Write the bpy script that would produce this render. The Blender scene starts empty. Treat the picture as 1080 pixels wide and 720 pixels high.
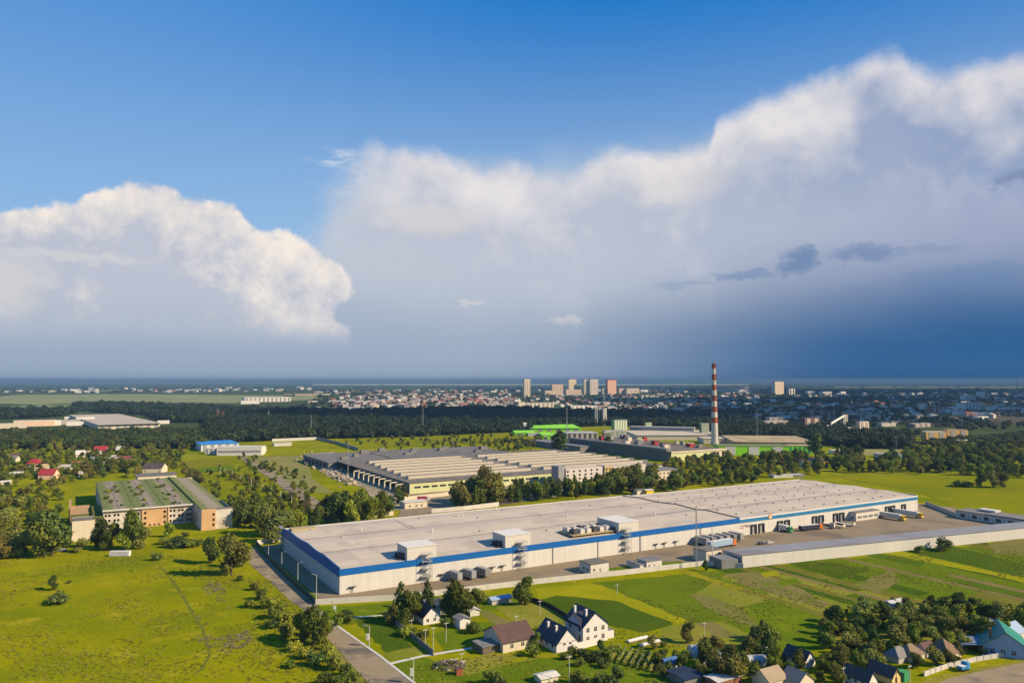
import bpy, math, random
import numpy as np
from mathutils import Vector, Euler
R = math.radians
rnd = random.Random(7)
HAZE, HAZEC = 0.00008, (.185, .335, .53, 1)
SKYK, EXPO, SUNE = 0.10, 0.68, 5.0
ALB = 0.83
SC = bpy.context.scene
COL = SC.collection
# ------------------------------------------------------------------ camera model: photo pixel -> ground point
H, F, HY = 90.0, 800.0, 401.0
TH = math.atan((HY - 360) / F)
CT, ST = math.cos(TH), math.sin(TH)
def G(px, py, z=0.0):
    a, b = px - 540, -(py - 360)
    dx, dy, dz = a, F * CT - b * ST, F * ST + b * CT
    t = (z - H) / dz
    return (dx * t, dy * t)
def PX(x, y, z=0.0):
    z -= H
    d = y * CT + z * ST
    u = -y * ST + z * CT
    return (540 + F * x / d, 360 - F * u / d)
def HT(px, py, top):
    x, y = G(px, py)
    lo, hi = 0.0, 300.0
    for _ in range(40):
        m = (lo + hi) / 2
        if PX(x, y, m)[1] > top: lo = m
        else: hi = m
    return lo
GA = R(30.2)                       # the building grid of the district
UX, UY = math.cos(GA), math.sin(GA)
def W(o, u, v):                    # grid-local (u, v) to world
    return (o[0] + u * UX - v * UY, o[1] + u * UY + v * UX)
def LOC(o, px, py, z=0.0):
    x, y = G(px, py, z); x -= o[0]; y -= o[1]
    return (x * UX + y * UY, -x * UY + y * UX)
# ------------------------------------------------------------------ materials
MATS = {}
def newmat(name):
    m = bpy.data.materials.new(name); m.use_nodes = True
    nt = m.node_tree
    return m, nt, nt.nodes['Principled BSDF']
def N(nt, typ, **kw):
    n = nt.nodes.new(typ)
    for k, v in kw.items():
        if k.startswith('i_'): n.inputs[k[2:]].default_value = v
        else: setattr(n, k, v)
    return n
def mul_color(nt, col, fac_socket, lo, hi):
    """col * lerp(lo, hi, fac)"""
    mr = N(nt, 'ShaderNodeMapRange'); mr.inputs['To Min'].default_value = lo; mr.inputs['To Max'].default_value = hi
    nt.links.new(fac_socket, mr.inputs['Value'])
    vm = N(nt, 'ShaderNodeVectorMath', operation='SCALE')
    if isinstance(col, tuple): vm.inputs[0].default_value = col[:3]
    else: nt.links.new(col, vm.inputs[0])
    nt.links.new(mr.outputs[0], vm.inputs['Scale'])
    return vm.outputs[0]
def M(name, c, var=0.18, scale=0.35, rough=0.85, streak=0.0, metal=0.0, spec=0.3, stain=None):
    """Painted / mineral surface: base colour broken up by two noises and optional vertical streaks."""
    if name in MATS: return MATS[name]
    m, nt, b = newmat(name); c = tuple(x * ALB for x in c); stain = tuple(x * ALB for x in stain) if stain else None
    geo = N(nt, 'ShaderNodeNewGeometry')
    n1 = N(nt, 'ShaderNodeTexNoise'); n1.inputs['Scale'].default_value = scale; n1.inputs['Detail'].default_value = 5
    nt.links.new(geo.outputs['Position'], n1.inputs['Vector'])
    col = mul_color(nt, c, n1.outputs[0], 1 - var * 1.6, 1 + var * 1.6)
    if streak:
        mp = N(nt, 'ShaderNodeMapping'); mp.inputs['Scale'].default_value = (1.3, 1.3, 0.08)
        nt.links.new(geo.outputs['Position'], mp.inputs[0])
        n2 = N(nt, 'ShaderNodeTexNoise'); n2.inputs['Scale'].default_value = 1.0; n2.inputs['Detail'].default_value = 4
        nt.links.new(mp.outputs[0], n2.inputs['Vector'])
        col = mul_color(nt, col, n2.outputs[0], 1 - streak, 1 + streak)
    if stain:
        n3 = N(nt, 'ShaderNodeTexNoise'); n3.inputs['Scale'].default_value = scale * .35; n3.inputs['Detail'].default_value = 7
        nt.links.new(geo.outputs['Position'], n3.inputs['Vector'])
        mr = N(nt, 'ShaderNodeMapRange'); mr.inputs['From Min'].default_value = .52; mr.inputs['From Max'].default_value = .66
        nt.links.new(n3.outputs[0], mr.inputs['Value'])
        mx = N(nt, 'ShaderNodeMix', data_type='RGBA')
        nt.links.new(mr.outputs[0], mx.inputs[0]); nt.links.new(col, mx.inputs[6]); mx.inputs[7].default_value = (*stain, 1)
        col = mx.outputs[2]
    nt.links.new(col, b.inputs['Base Color'])
    b.inputs['Roughness'].default_value = rough; b.inputs['Metallic'].default_value = metal
    b.inputs['Specular IOR Level'].default_value = spec
    MATS[name] = m
    return m
def glassmat():
    m, nt, b = newmat('window_glass'); b.inputs['Base Color'].default_value = (.025, .032, .04, 1)
    b.inputs['Roughness'].default_value = .12; MATS['glass'] = m; return m
def field(name, a, b_, scale=.05, c=None, rows=None, fine=1.0):
    """Ground cover: two colours mixed by large noise, broken by fine noise, optional crop rows."""
    if name in MATS: return MATS[name]
    m, nt, b = newmat(name); a, b_ = tuple(x * ALB for x in a), tuple(x * ALB for x in b_); c = tuple(x * ALB for x in c) if c else None
    geo = N(nt, 'ShaderNodeNewGeometry')
    def noise(s, d=6, r=.6):
        n = N(nt, 'ShaderNodeTexNoise'); n.inputs['Scale'].default_value = s; n.inputs['Detail'].default_value = d; n.inputs['Roughness'].default_value = r
        nt.links.new(geo.outputs['Position'], n.inputs['Vector']); return n.outputs[0]
    mr = N(nt, 'ShaderNodeMapRange'); mr.inputs['From Min'].default_value = .36; mr.inputs['From Max'].default_value = .64
    nt.links.new(noise(scale), mr.inputs['Value'])
    mx = N(nt, 'ShaderNodeMix', data_type='RGBA'); nt.links.new(mr.outputs[0], mx.inputs[0])
    mx.inputs[6].default_value = (*a, 1); mx.inputs[7].default_value = (*b_, 1)
    col = mx.outputs[2]
    if c:
        m2 = N(nt, 'ShaderNodeMapRange'); m2.inputs['From Min'].default_value = .55; m2.inputs['From Max'].default_value = .68
        nt.links.new(noise(scale * 3.1, 8, .65), m2.inputs['Value'])
        mx2 = N(nt, 'ShaderNodeMix', data_type='RGBA'); nt.links.new(m2.outputs[0], mx2.inputs[0])
        nt.links.new(col, mx2.inputs[6]); mx2.inputs[7].default_value = (*c, 1); col = mx2.outputs[2]
    col = mul_color(nt, col, noise(.6, 6, .7), 1 - .42 * fine, 1 + .42 * fine)
    if rows:
        ang, per = rows
        mp = N(nt, 'ShaderNodeMapping'); mp.inputs['Rotation'].default_value = (0, 0, ang)
        nt.links.new(geo.outputs['Position'], mp.inputs[0])
        wv = N(nt, 'ShaderNodeTexWave'); wv.inputs['Scale'].default_value = .314 / per; wv.inputs['Distortion'].default_value = 1.5; wv.inputs['Detail'].default_value = 2
        nt.links.new(mp.outputs[0], wv.inputs['Vector'])
        col = mul_color(nt, col, wv.outputs['Fac'], .8, 1.2)
    nt.links.new(col, b.inputs['Base Color']); b.inputs['Roughness'].default_value = .95
    b.inputs['Specular IOR Level'].default_value = 0.0
    bp = N(nt, 'ShaderNodeBump'); bp.inputs['Strength'].default_value = .6; bp.inputs['Distance'].default_value = .5
    nt.links.new(noise(.9, 6, .7), bp.inputs['Height']); nt.links.new(bp.outputs[0], b.inputs['Normal'])
    MATS[name] = m
    return m
def foliage(name, c, hue=.022, val=.42):
    if name in MATS: return MATS[name]
    m, nt, b = newmat(name); c = tuple(x * ALB * 1.05 for x in c)
    oi = N(nt, 'ShaderNodeObjectInfo'); geo = N(nt, 'ShaderNodeNewGeometry')
    hs = N(nt, 'ShaderNodeHueSaturation'); hs.inputs['Color'].default_value = (*c, 1)
    mr = N(nt, 'ShaderNodeMapRange'); mr.inputs['To Min'].default_value = .5 - hue; mr.inputs['To Max'].default_value = .5 + hue
    nt.links.new(oi.outputs['Random'], mr.inputs['Value']); nt.links.new(mr.outputs[0], hs.inputs['Hue'])
    wn = N(nt, 'ShaderNodeTexWhiteNoise', noise_dimensions='1D'); nt.links.new(oi.outputs['Random'], wn.inputs['W'])
    m2 = N(nt, 'ShaderNodeMapRange'); m2.inputs['To Min'].default_value = 1 - val; m2.inputs['To Max'].default_value = 1 + val
    nt.links.new(wn.outputs['Value'], m2.inputs['Value']); nt.links.new(m2.outputs[0], hs.inputs['Value'])
    n = N(nt, 'ShaderNodeTexNoise'); n.inputs['Scale'].default_value = .55; n.inputs['Detail'].default_value = 3
    nt.links.new(geo.outputs['Position'], n.inputs['Vector'])
    col = mul_color(nt, hs.outputs[0], n.outputs[0], .5, 1.5)
    col = mul_color(nt, col, geo.outputs['Random Per Island'], .72, 1.28)
    nt.links.new(col, b.inputs['Base Color']); b.inputs['Roughness'].default_value = .7; b.inputs['Specular IOR Level'].default_value = .2
    tr = N(nt, 'ShaderNodeBsdfTranslucent'); nt.links.new(col, tr.inputs[0])
    ms = N(nt, 'ShaderNodeMixShader'); ms.inputs[0].default_value = .22
    nt.links.new(b.outputs[0], ms.inputs[1]); nt.links.new(tr.outputs[0], ms.inputs[2])
    nt.links.new(ms.outputs[0], nt.nodes['Material Output'].inputs['Surface'])
    MATS[name] = m
    return m
# ------------------------------------------------------------------ mesh builder
class MB:
    def __init__(s): s.v = []; s.f = []; s.m = []
    def add(s, vs, fs, m=0):
        k = len(s.v); s.v += [tuple(p) for p in vs]; s.f += [tuple(i + k for i in f) for f in fs]; s.m += [m] * len(fs); return s
    def box(s, x0, x1, y0, y1, z0, z1, m=0, top=None):
        s.add([(x0, y0, z0), (x1, y0, z0), (x1, y1, z0), (x0, y1, z0), (x0, y0, z1), (x1, y0, z1), (x1, y1, z1), (x0, y1, z1)],
              [(3, 2, 1, 0), (0, 1, 5, 4), (1, 2, 6, 5), (2, 3, 7, 6), (3, 0, 4, 7)], m)
        k = len(s.v); s.f.append((k - 4, k - 3, k - 2, k - 1)); s.m.append(m if top is None else top); return s
    def prism(s, poly, z0, z1, m=0, top=None):
        n = len(poly); k = len(s.v)
        s.v += [(x, y, z0) for x, y in poly] + [(x, y, z1) for x, y in poly]
        for i in range(n): s.f.append((k + i, k + (i + 1) % n, k + n + (i + 1) % n, k + n + i)); s.m.append(m)
        s.f.append(tuple(k + n + i for i in range(n))); s.m.append(m if top is None else top)
        s.f.append(tuple(k + n - 1 - i for i in range(n))); s.m.append(m); return s
    def extr(s, prof, axis, a0, a1, m=0):
        """profile of (p, z) points extruded along x or y"""
        n = len(prof); k = len(s.v)
        for a in (a0, a1):
            for p, z in prof: s.v.append((a, p, z) if axis == 'x' else (p, a, z))
        for i in range(n): s.f.append((k + i, k + (i + 1) % n, k + n + (i + 1) % n, k + n + i)); s.m.append(m)
        s.f.append(tuple(range(k + n - 1, k - 1, -1))); s.m.append(m); s.f.append(tuple(range(k + n, k + 2 * n))); s.m.append(m); return s
    def cyl(s, x, y, z0, z1, r0, r1=None, n=10, m=0, cap=True):
        r1 = r0 if r1 is None else r1; k = len(s.v)
        for z, r in ((z0, r0), (z1, r1)):
            for i in range(n): a = 2 * math.pi * i / n; s.v.append((x + r * math.cos(a), y + r * math.sin(a), z))
        for i in range(n): s.f.append((k + i, k + (i + 1) % n, k + n + (i + 1) % n, k + n + i)); s.m.append(m)
        if cap: s.f.append(tuple(k + n + i for i in range(n))); s.m.append(m)
        return s
    def bar(s, p, q, r, m=0, n=4):
        p, q = Vector(p), Vector(q); d = (q - p).normalized()
        a = d.orthogonal().normalized(); b = d.cross(a); k = len(s.v)
        for c in (p, q):
            for i in range(n):
                t = 2 * math.pi * (i + .5) / n; s.v.append(tuple(c + a * r * math.cos(t) + b * r * math.sin(t)))
        for i in range(n): s.f.append((k + i, k + (i + 1) % n, k + n + (i + 1) % n, k + n + i)); s.m.append(m)
        s.f.append(tuple(k + n + i for i in range(n))); s.m.append(m); s.f.append(tuple(k + n - 1 - i for i in range(n))); s.m.append(m); return s
    def tube(s, pts, r, m=0, n=5):
        for a, b in zip(pts, pts[1:]): s.bar(a, b, r, m, n)
        return s
    def facade(s, p0, p1, z0, z1, ops, depth=.3, m=0):
        """A straight wall from p0 to p1 with real openings (a0,a1,z0,z1) and reveals; the outside lies to the right of p0->p1."""
        p0 = Vector((*p0, 0)); p1 = Vector((*p1, 0)); L = (p1 - p0).length; d = (p1 - p0) / L; inn = Vector((-d.y, d.x, 0)) * depth
        us = sorted({0.0, L, *[round(o[0], 3) for o in ops], *[round(o[1], 3) for o in ops]}); zs = sorted({z0, z1, *[round(o[2], 3) for o in ops], *[round(o[3], 3) for o in ops]})
        V = lambda a, z, i=0: tuple(p0 + d * a + inn * i + Vector((0, 0, z)))
        for a, b in zip(us, us[1:]):
            for c, e in zip(zs, zs[1:]):
                x, y = (a + b) / 2, (c + e) / 2
                if any(o[0] < x < o[1] and o[2] < y < o[3] for o in ops): continue
                s.add([V(a, c), V(b, c), V(b, e), V(a, e)], [(0, 1, 2, 3)], m)
        for a, b, c, e in ops:
            s.add([V(a, c), V(b, c), V(b, e), V(a, e), V(a, c, 1), V(b, c, 1), V(b, e, 1), V(a, e, 1)], [(0, 4, 5, 1), (1, 5, 6, 2), (2, 6, 7, 3), (3, 7, 4, 0)], m)
        return s
    def build(s, name, mats, parent=None, loc=(0, 0, 0), rz=0.0, smooth=False):
        me = bpy.data.meshes.new(name); me.from_pydata(s.v, [], s.f)
        mats = mats if isinstance(mats, (list, tuple)) else [mats]
        for mt in mats: me.materials.append(mt)
        if len(mats) > 1: me.polygons.foreach_set('material_index', s.m)
        if smooth: me.polygons.foreach_set('use_smooth', [True] * len(s.f))
        me.update()
        return link(bpy.data.objects.new(name, me), parent, loc, rz)
def link(o, parent=None, loc=None, rz=None):
    COL.objects.link(o)
    if parent is not None: o.parent = parent
    if loc is not None: o.location = loc if len(loc) == 3 else (*loc, 0)
    if rz is not None: o.rotation_euler = (0, 0, rz)
    return o
def tag(o, label=None, cat=None, group=None, kind=None):
    if label: o['label'] = label
    if cat: o['category'] = cat
    if group: o['group'] = group
    if kind: o['kind'] = kind
    return o
def thing(name, label, cat, loc=(0, 0), rz=0.0, group=None):
    o = bpy.data.objects.new(name, None); o.empty_display_size = 1
    link(o, None, loc, rz); return tag(o, label, cat, group)
def copy_tree(o, parent=None):
    c = o.copy(); COL.objects.link(c)
    if parent is not None: c.parent = parent
    for ch in KIDS.get(o.name, []): copy_tree(ch, c)
    return c
KIDS = {}
def note_kids(root):
    for o in list(COL.objects):
        if o.parent is not None: KIDS.setdefault(o.parent.name, [])
    KIDS[root.name] = [o for o in COL.objects if o.parent == root]
    for k in KIDS[root.name]: KIDS[k.name] = [o for o in COL.objects if o.parent == k]
# things that get a landmark relation worked into their label at the end
AUTO = []
def auto(o, base, cat, group):
    tag(o, base, cat, group); AUTO.append(o); return o
# ------------------------------------------------------------------ palette
GL = glassmat()
WHITE = M('white_render', (.63, .595, .53), .05, .2, streak=.04)
WHITE2 = M('white_paint', (.70, .675, .63), .05, .5)
CREAM = M('cream_render', (.66, .58, .44), .08, .3, streak=.06)
CONC = M('concrete', (.46, .43, .38), .14, .4, streak=.1)
CONCL = M('light_concrete', (.60, .57, .51), .12, .25, streak=.1)
DCONC = M('dark_concrete', (.21, .2, .19), .2, .3)
BLUE = M('blue_sheet', (.002, .115, .40), .07, .3, .5)
TEAL = M('teal_blue_sheet', (.02, .19, .40), .07, .3, .5)
ROOFG = M('grey_roof_sheet', (.40, .365, .325), .07, .12, stain=(.36, .32, .28))
NAVY = M('navy_metal_tiles', (.022, .026, .05), .2, 1.0, .5)
BROWN = M('brown_tiles', (.115, .065, .055), .2, .8)
RED = M('red_tiles', (.36, .035, .045), .2, .8)
SLATE = M('slate_sheets', (.2, .2, .2), .22, .5)
BITUM = M('bitumen_roof', (.16, .145, .125), .25, .3, stain=(.22, .19, .15))
GREY = M('grey_metal', (.3, .3, .3), .1, .5, .6)
DGREY = M('dark_grey_metal', (.07, .07, .075), .2, .5, .6)
GALV = M('galvanised_steel', (.45, .46, .47), .1, 1.0, .45, metal=.3)
ASPH = M('asphalt', (.30, .235, .14), .16, .25, stain=(.13, .11, .09))
YARD = M('yard_concrete', (.26, .20, .12), .16, .08, stain=(.17, .13, .085))
BRICK = M('brick', (.28, .12, .07), .2, .8)
ORANGE = M('ochre_render', (.62, .36, .15), .12, .3, streak=.1)
WOOD = M('weathered_wood', (.16, .12, .09), .25, .9)
BLACK = M('rubber', (.02, .02, .02), .2, 1)
YEL = M('yellow_paint', (.75, .5, .03), .06, .6, .4)
ORG = M('orange_paint', (.65, .17, .03), .06, .6, .4)
LIME = M('lime_sheet', (.30, .78, .012), .1, .2, .6)
GREENP = M('green_paint', (.05, .3, .12), .1, .4, .6)
TEALR = M('teal_green_roof', (.02, .22, .17), .1, .4, .5)
PALEY = M('pale_yellow_green_panels', (.6, .62, .33), .08, .15, streak=.06)
PALEB = M('pale_blue_sheet', (.3, .42, .58), .08, .4, .6)
SKYB = M('sky_blue_sheet', (.02, .25, .66), .08, .3, .5)
PLAST = M('greenhouse_film', (.5, .5, .52), .1, .6, .5)
TAN = M('tan_roof', (.46, .36, .2), .14, .1, stain=(.3, .2, .11))
CREAMR = M('cream_roof', (.58, .5, .38), .1, .08, stain=(.42, .35, .26))
BARK = M('bark', (.09, .07, .05), .3, 1.5)
SALM = M('salmon_render', (.78, .55, .38), .08, .1)
PINK = M('pink_render', (.76, .36, .25), .08, .1)
REDP = M('chimney_red', (.40, .085, .035), .1, .2)
MESHF = M('green_mesh_fence', (.05, .085, .06), .15, .6)
# ------------------------------------------------------------------ ground
def graded(lims): return sorted({-x for x in lims} | set(lims))
def ground():
    xs = graded([0, 60, 120, 180, 240, 300, 400, 500, 650, 800, 1000, 1300, 1700, 2300, 3000, 4000, 6000, 9000, 14000, 22000, 34000, 60000])
    ys = [-3000, -1500, -700, -300, -100, 0, 60, 120, 180, 220, 260, 300, 340, 380, 420, 460, 500, 560, 620, 700, 800, 900, 1000, 1200, 1500, 1900, 2500, 3300, 4500, 6500, 9500, 14000, 22000, 34000, 60000]
    vs = [(x, y, 0) for y in ys for x in xs]; n = len(xs)
    fs = [(j * n + i, j * n + i + 1, (j + 1) * n + i + 1, (j + 1) * n + i) for j in range(len(ys) - 1) for i in range(n - 1)]
    b = MB(); b.add(vs, fs)
    o = b.build('ground', field('meadow', (.285, .275, .002), (.17, .205, .003), .022, (.35, .31, .015)))
    tag(o, kind='structure')
ground()
def sheet(name, poly, z, mat, world=False):
    pts = poly if world else [G(x, y) for x, y in poly]
    if name in ('field', 'meadow', 'road_verge', 'path') and max(p[1] for p in pts) < 700:   # hand-tilled, uneven edges
        q = []
        for (ax, ay), (bx, by) in zip(pts, pts[1:] + pts[:1]):
            n = max(1, int(math.hypot(bx - ax, by - ay) / 3.5)); j = .35 if name == 'path' or world else .75
            for i in range(n): q.append((ax + (bx - ax) * i / n + rnd.uniform(-j, j), ay + (by - ay) * i / n + rnd.uniform(-j, j)))
        pts = q
    a = sum(pts[i][0] * pts[(i + 1) % len(pts)][1] - pts[(i + 1) % len(pts)][0] * pts[i][1] for i in range(len(pts)))
    if a < 0: pts = pts[::-1]
    b = MB(); b.add([(x, y, z) for x, y in pts], [tuple(range(len(pts)))])
    return tag(b.build(name, mat), kind='structure')
ROWA = GA
f_dark = field('far_green', (.045, .07, .028), (.075, .10, .032), .006, (.1, .115, .045))
# the far plain
sheet('plain', [(-900, 466), (215, 466), (330, 458), (560, 452), (700, 447), (1000, 470), (1080, 478), (2200, 478), (2200, 402.2), (-900, 402.2)], .05, f_dark)
f_hay = field('far_hay', (.30, .32, .14), (.20, .24, .11), .004, (.38, .35, .18), fine=.3)
f_haz2 = field('far_crop', (.16, .22, .09), (.22, .26, .12), .003, fine=.3)
for nm, poly, mt in (
    ('field', [(-60, 431), (110, 424), (180, 424), (215, 431), (60, 436), (-60, 437)], f_haz2),
    ('field', [(-60, 424), (20, 416), (150, 415.5), (260, 416.5), (330, 417), (340, 421), (250, 425), (150, 424), (110, 423), (60, 427)], f_hay),
    ('field', [(300, 415), (346, 414.5), (346, 417), (300, 418)], field('far_straw', (.32, .27, .14), (.26, .23, .12), .004, fine=.3)),
    ('field', [(-60, 411.5), (130, 411), (130, 412.5), (-60, 413)], f_haz2),
    ('field', [(330, 404.8), (520, 404.6), (790, 404.9), (790, 406), (520, 406.2), (330, 406.2)], field('far_pale', (.55, .58, .36), (.45, .5, .32), .002, fine=.2)),
    ('field', [(880, 407.5), (1120, 407.5), (1120, 409), (880, 408.7)], f_hay),
    ('field', [(940, 441), (1080, 438), (1120, 446), (960, 450)], field('far_brown', (.12, .10, .075), (.09, .085, .06), .01, fine=.4)),
    ('field', [(905, 474), (985, 473), (990, 478), (900, 481)], field('dry_grass', (.34, .31, .12), (.24, .25, .08), .02))):
    sheet(nm, poly, .35, mt)
# bright clearings in front of the dark wood
f_bri = field('bright_meadow', (.235, .24, .003), (.16, .19, .004), .012, (.26, .245, .012))
for poly in ([(150, 471), (208, 470), (248, 482), (330, 478), (345, 500), (330, 535), (240, 540), (190, 500)],
             [(360, 463), (520, 457), (560, 459), (556, 466), (440, 470), (385, 472)],
             [(640, 452), (1000, 462), (1010, 480), (850, 470)],
             [(872, 500), (940, 498), (1010, 503), (1150, 504), (1150, 548), (1010, 537), (975, 521), (905, 508)]):
    sheet('meadow', poly, .12, f_bri)
for poly, mt in (([(188, 480), (222, 477), (232, 482), (193, 486)], (.26, .28, .015)), ([(192, 487), (238, 484), (246, 490), (198, 493)], (.22, .22, .02)), ([(198, 494), (245, 491), (250, 496), (205, 499)], (.13, .2, .015))):
    sheet('field', poly, .18, field('plot_%d' % poly[0][0], mt, tuple(c * .8 for c in mt), .05, fine=.5))
sheet('meadow', [(256, 482), (322, 480), (330, 505), (352, 520), (300, 518), (285, 500)], .2, field('rough_ground', (.27, .24, .09), (.2, .22, .05), .03, (.4, .34, .22)))
# crops and vegetable plots between the long wall and the gardens
G1 = field('crop_dark', (.062, .105, .007), (.08, .125, .009), .04, rows=(ROWA, 1.2), fine=.55)
G2 = field('crop_mid', (.14, .19, .008), (.105, .155, .008), .03, (.15, .16, .02), rows=(ROWA + math.pi / 2, 2.0), fine=.7)
G3 = field('crop_yellow', (.33, .31, .006), (.26, .27, .008), .05, fine=.6)
G4 = field('soil', (.23, .19, .07), (.15, .165, .03), .05, (.16, .20, .02), fine=.8)
G5 = field('lawn', (.14, .195, .007), (.105, .16, .007), .04, (.21, .23, .012), fine=.6)
G6 = field('dry_plot', (.27, .25, .035), (.19, .215, .02), .04, (.25, .2, .07), fine=.8)
PLOTS = [
 (G2, [(624, 614), (735, 604), (810, 596), (850, 594), (1000, 578), (1140, 563), (1150, 660), (860, 665), (830, 690), (724, 654)], .010),
 (G6, [(730, 628), (765, 606), (870, 605), (1000, 640), (1000, 680), (880, 680), (800, 650)], .016),
 (G1, [(567.5, 632.5), (587.5, 627.5), (622, 631), (647, 632.5), (712, 657.5), (680, 667), (600, 651)], .02),
 (G3, [(565, 621), (622, 615), (634, 617), (725, 654), (712, 657), (647, 632), (622, 630.5), (587, 627), (568, 631)], .022),
 (G4, [(728, 627), (748, 628), (790, 646), (830, 658), (830, 668), (795, 662), (742, 640)], .026),
 (G4, [(762, 605), (800, 602), (850, 622), (870, 640), (828, 630)], .026),
 (G1, [(830, 594), (860, 591), (920, 600), (886, 611)], .03),
 (G3, [(930, 583), (950, 581), (1082, 610), (1085, 616), (1050, 607)], .034),
 (G1, [(952, 580.5), (1005, 576), (1085, 596), (1085, 609)], .03),
 (G4, [(898, 617), (940, 601), (948, 612), (925, 625)], .034),
 (G4, [(1040, 573), (1072, 567.5), (1150, 572), (1150, 594), (1050, 583)], .03),
 (G3, [(803, 604), (819, 601), (822, 606), (806, 609)], .036),
 (G5, [(820, 612), (840, 609), (846, 614), (826, 618)], .036),
 (G5, [(780, 640), (815, 632), (880, 655), (880, 683), (825, 692), (800, 660)], .030),
 (G5, [(334, 640), (420, 635), (560, 625), (560, 640), (455, 652), (405, 652), (360, 660)], .010),
 (G1, [(372, 654), (404, 651), (440, 685), (412, 691)], .02),
 (G6, [(405, 689), (443, 681), (448, 688), (411, 697)], .024),
 (G5, [(412, 699), (447, 692), (500, 715), (470, 740), (430, 740)], .02),
 (G5, [(456, 668), (500, 655), (545, 655), (515, 680), (470, 690)], .02),
 (G6, [(525, 640), (566, 632), (600, 652), (596, 664), (545, 660)], .018),
 (G4, [(505, 646), (514, 643), (548, 662), (536, 668)], .024),
 (G5, [(470, 715), (560, 694), (620, 690), (700, 684), (720, 740), (470, 740)], .014),
 (G6, [(460, 703), (512, 690), (555, 690), (490, 712)], .022),
 (G6, [(700, 660), (760, 655), (800, 672), (790, 684), (690, 680)], .018),
 (G4, [(733, 657), (750, 655), (785, 672), (760, 672)], .024),
]
CROPS = [field('strip_%d' % i, c, tuple(k * .78 for k in c), .06, fine=.7) for i, c in enumerate(((.14, .20, .01), (.21, .24, .01), (.07, .125, .01), (.30, .28, .012), (.19, .18, .03), (.24, .18, .075), (.10, .165, .012)))]
u = 150.0
while u < 470:
    du = rnd.uniform(3.0, 11); vtop = -46 - (u - 170) * .165 - rnd.uniform(0, 3) if u > 170 else -38; L = rnd.uniform(25, 125)
    v0 = vtop - (rnd.uniform(10, 60) if rnd.random() < .35 else 0); pl = [W(G(358, 627), *q) for q in ((u, v0), (u + du * .93, v0 - rnd.uniform(-1, 1)), (u + du * .93, v0 - L), (u, v0 - L + rnd.uniform(-3, 3)))]
    sheet('field', pl, .037 + .002 * (int(u * 10) % 5), CROPS[rnd.choice((0, 0, 1, 2, 2, 3, 4, 5, 6, 6))], True)
    if rnd.random() < .5:
        v1 = v0 - L - 1; L2 = rnd.uniform(15, 60); sheet('field', [W(G(358, 627), *q) for q in ((u, v1), (u + du * .93, v1), (u + du * .93, v1 - L2), (u, v1 - L2))], .036, CROPS[rnd.choice((0, 1, 2, 4, 6))], True)
    u += du
for mt, poly, z in PLOTS: sheet('field', poly, z * 2, mt)
# ------------------------------------------------------------------ roads, kerb, yard
sheet('road', [(258, 583), (266, 580), (300, 607), (330, 635), (353, 657), (400, 692), (436, 720), (500, 772), (440, 772), (388, 720), (345, 672), (338, 655), (306, 633), (264, 595)], .06, ASPH)
sheet('road_verge', [(334, 652), (344, 660), (344, 672), (387, 720), (365, 720), (335, 674)], .05, field('verge', (.25, .2, .07), (.2, .22, .02), .08))
def strip(name, pts, w, z, hgt, mat, px=True):
    """A kerb / low wall of real thickness along a line of photo pixels on the ground."""
    P = [Vector(G(*p)) if px else Vector(p) for p in pts]; b = MB()
    for p, q in zip(P, P[1:]):
        d = (q - p).normalized(); n = Vector((-d.y, d.x)) * w / 2
        b.prism([tuple(p - n), tuple(q - n), tuple(q + n), tuple(p + n)], z, hgt)
    return b.build(name, mat)
tag(strip('kerb', [(351, 656.5), (400, 691), (437, 720), (500, 769)], .9, 0, .16, CONCL), kind='structure')
tag(strip('path', [(372, 651), (403, 648.5)], 1.2, 0, .07, CONCL), kind='structure')
tag(strip('path', [(409, 700), (448, 691), (498, 683)], 1.6, 0, .08, CONCL), kind='structure')
tag(strip('path', [(492, 711), (530, 701), (583, 690), (600, 684)], .9, 0, .05, G6), kind='structure')
sheet('path', [(168, 597), (170, 597), (182, 610), (193, 626), (204, 644), (214, 660), (220, 676), (222, 692), (215, 704), (203, 713), (201, 713), (212, 703), (219, 692), (217, 677), (211, 662), (201, 645), (190, 627), (180, 611)], .03, field('track', (.13, .15, .02), (.17, .18, .03), .05)) 
sheet('road', [(240, 474), (247, 473), (330, 524), (352, 540), (340, 545), (318, 528)], .24, ASPH)
sheet('yard', [(330, 478), (352, 476), (372, 500), (430, 520), (445, 535), (400, 540), (385, 515), (345, 502)], .26, field('rubble_ground', (.4, .33, .22), (.3, .26, .17), .06, (.2, .18, .14)))
sheet('yard', [(428, 520), (700, 496), (720, 504), (480, 540), (420, 545)], .24, YARD)
WO = G(358, 627)
yard = [W(WO, u, v) for u, v in ((-12, -8), (60, -16), (100, -22), (166, -35), (190, -52), (372, -84), (470, -100), (440, 10), (430, 105), (-14, 112))]
sheet('yard', yard, .05, YARD, True)
for pl in ([(118, -25), (137, -28), (137, -22), (118, -19)], [(143, -29), (165, -34), (165, -27), (143, -23)], [(-11.5, -3), (-9, -3), (-9, 108), (-11.5, 108)]):
    sheet('grass_strip', [W(WO, *p) for p in pl], .08, G5, True)
sheet('road', [(960, 735), (1000, 715), (1040, 706), (1090, 696), (1140, 700), (1140, 740)], .06, ASPH)
sheet('road_verge', [(940, 728), (990, 713), (1040, 702), (1090, 692), (1090, 696), (1040, 706), (1000, 715), (958, 736)], .05, field('verge2', (.3, .27, .04), (.2, .2, .02), .08))
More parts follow.
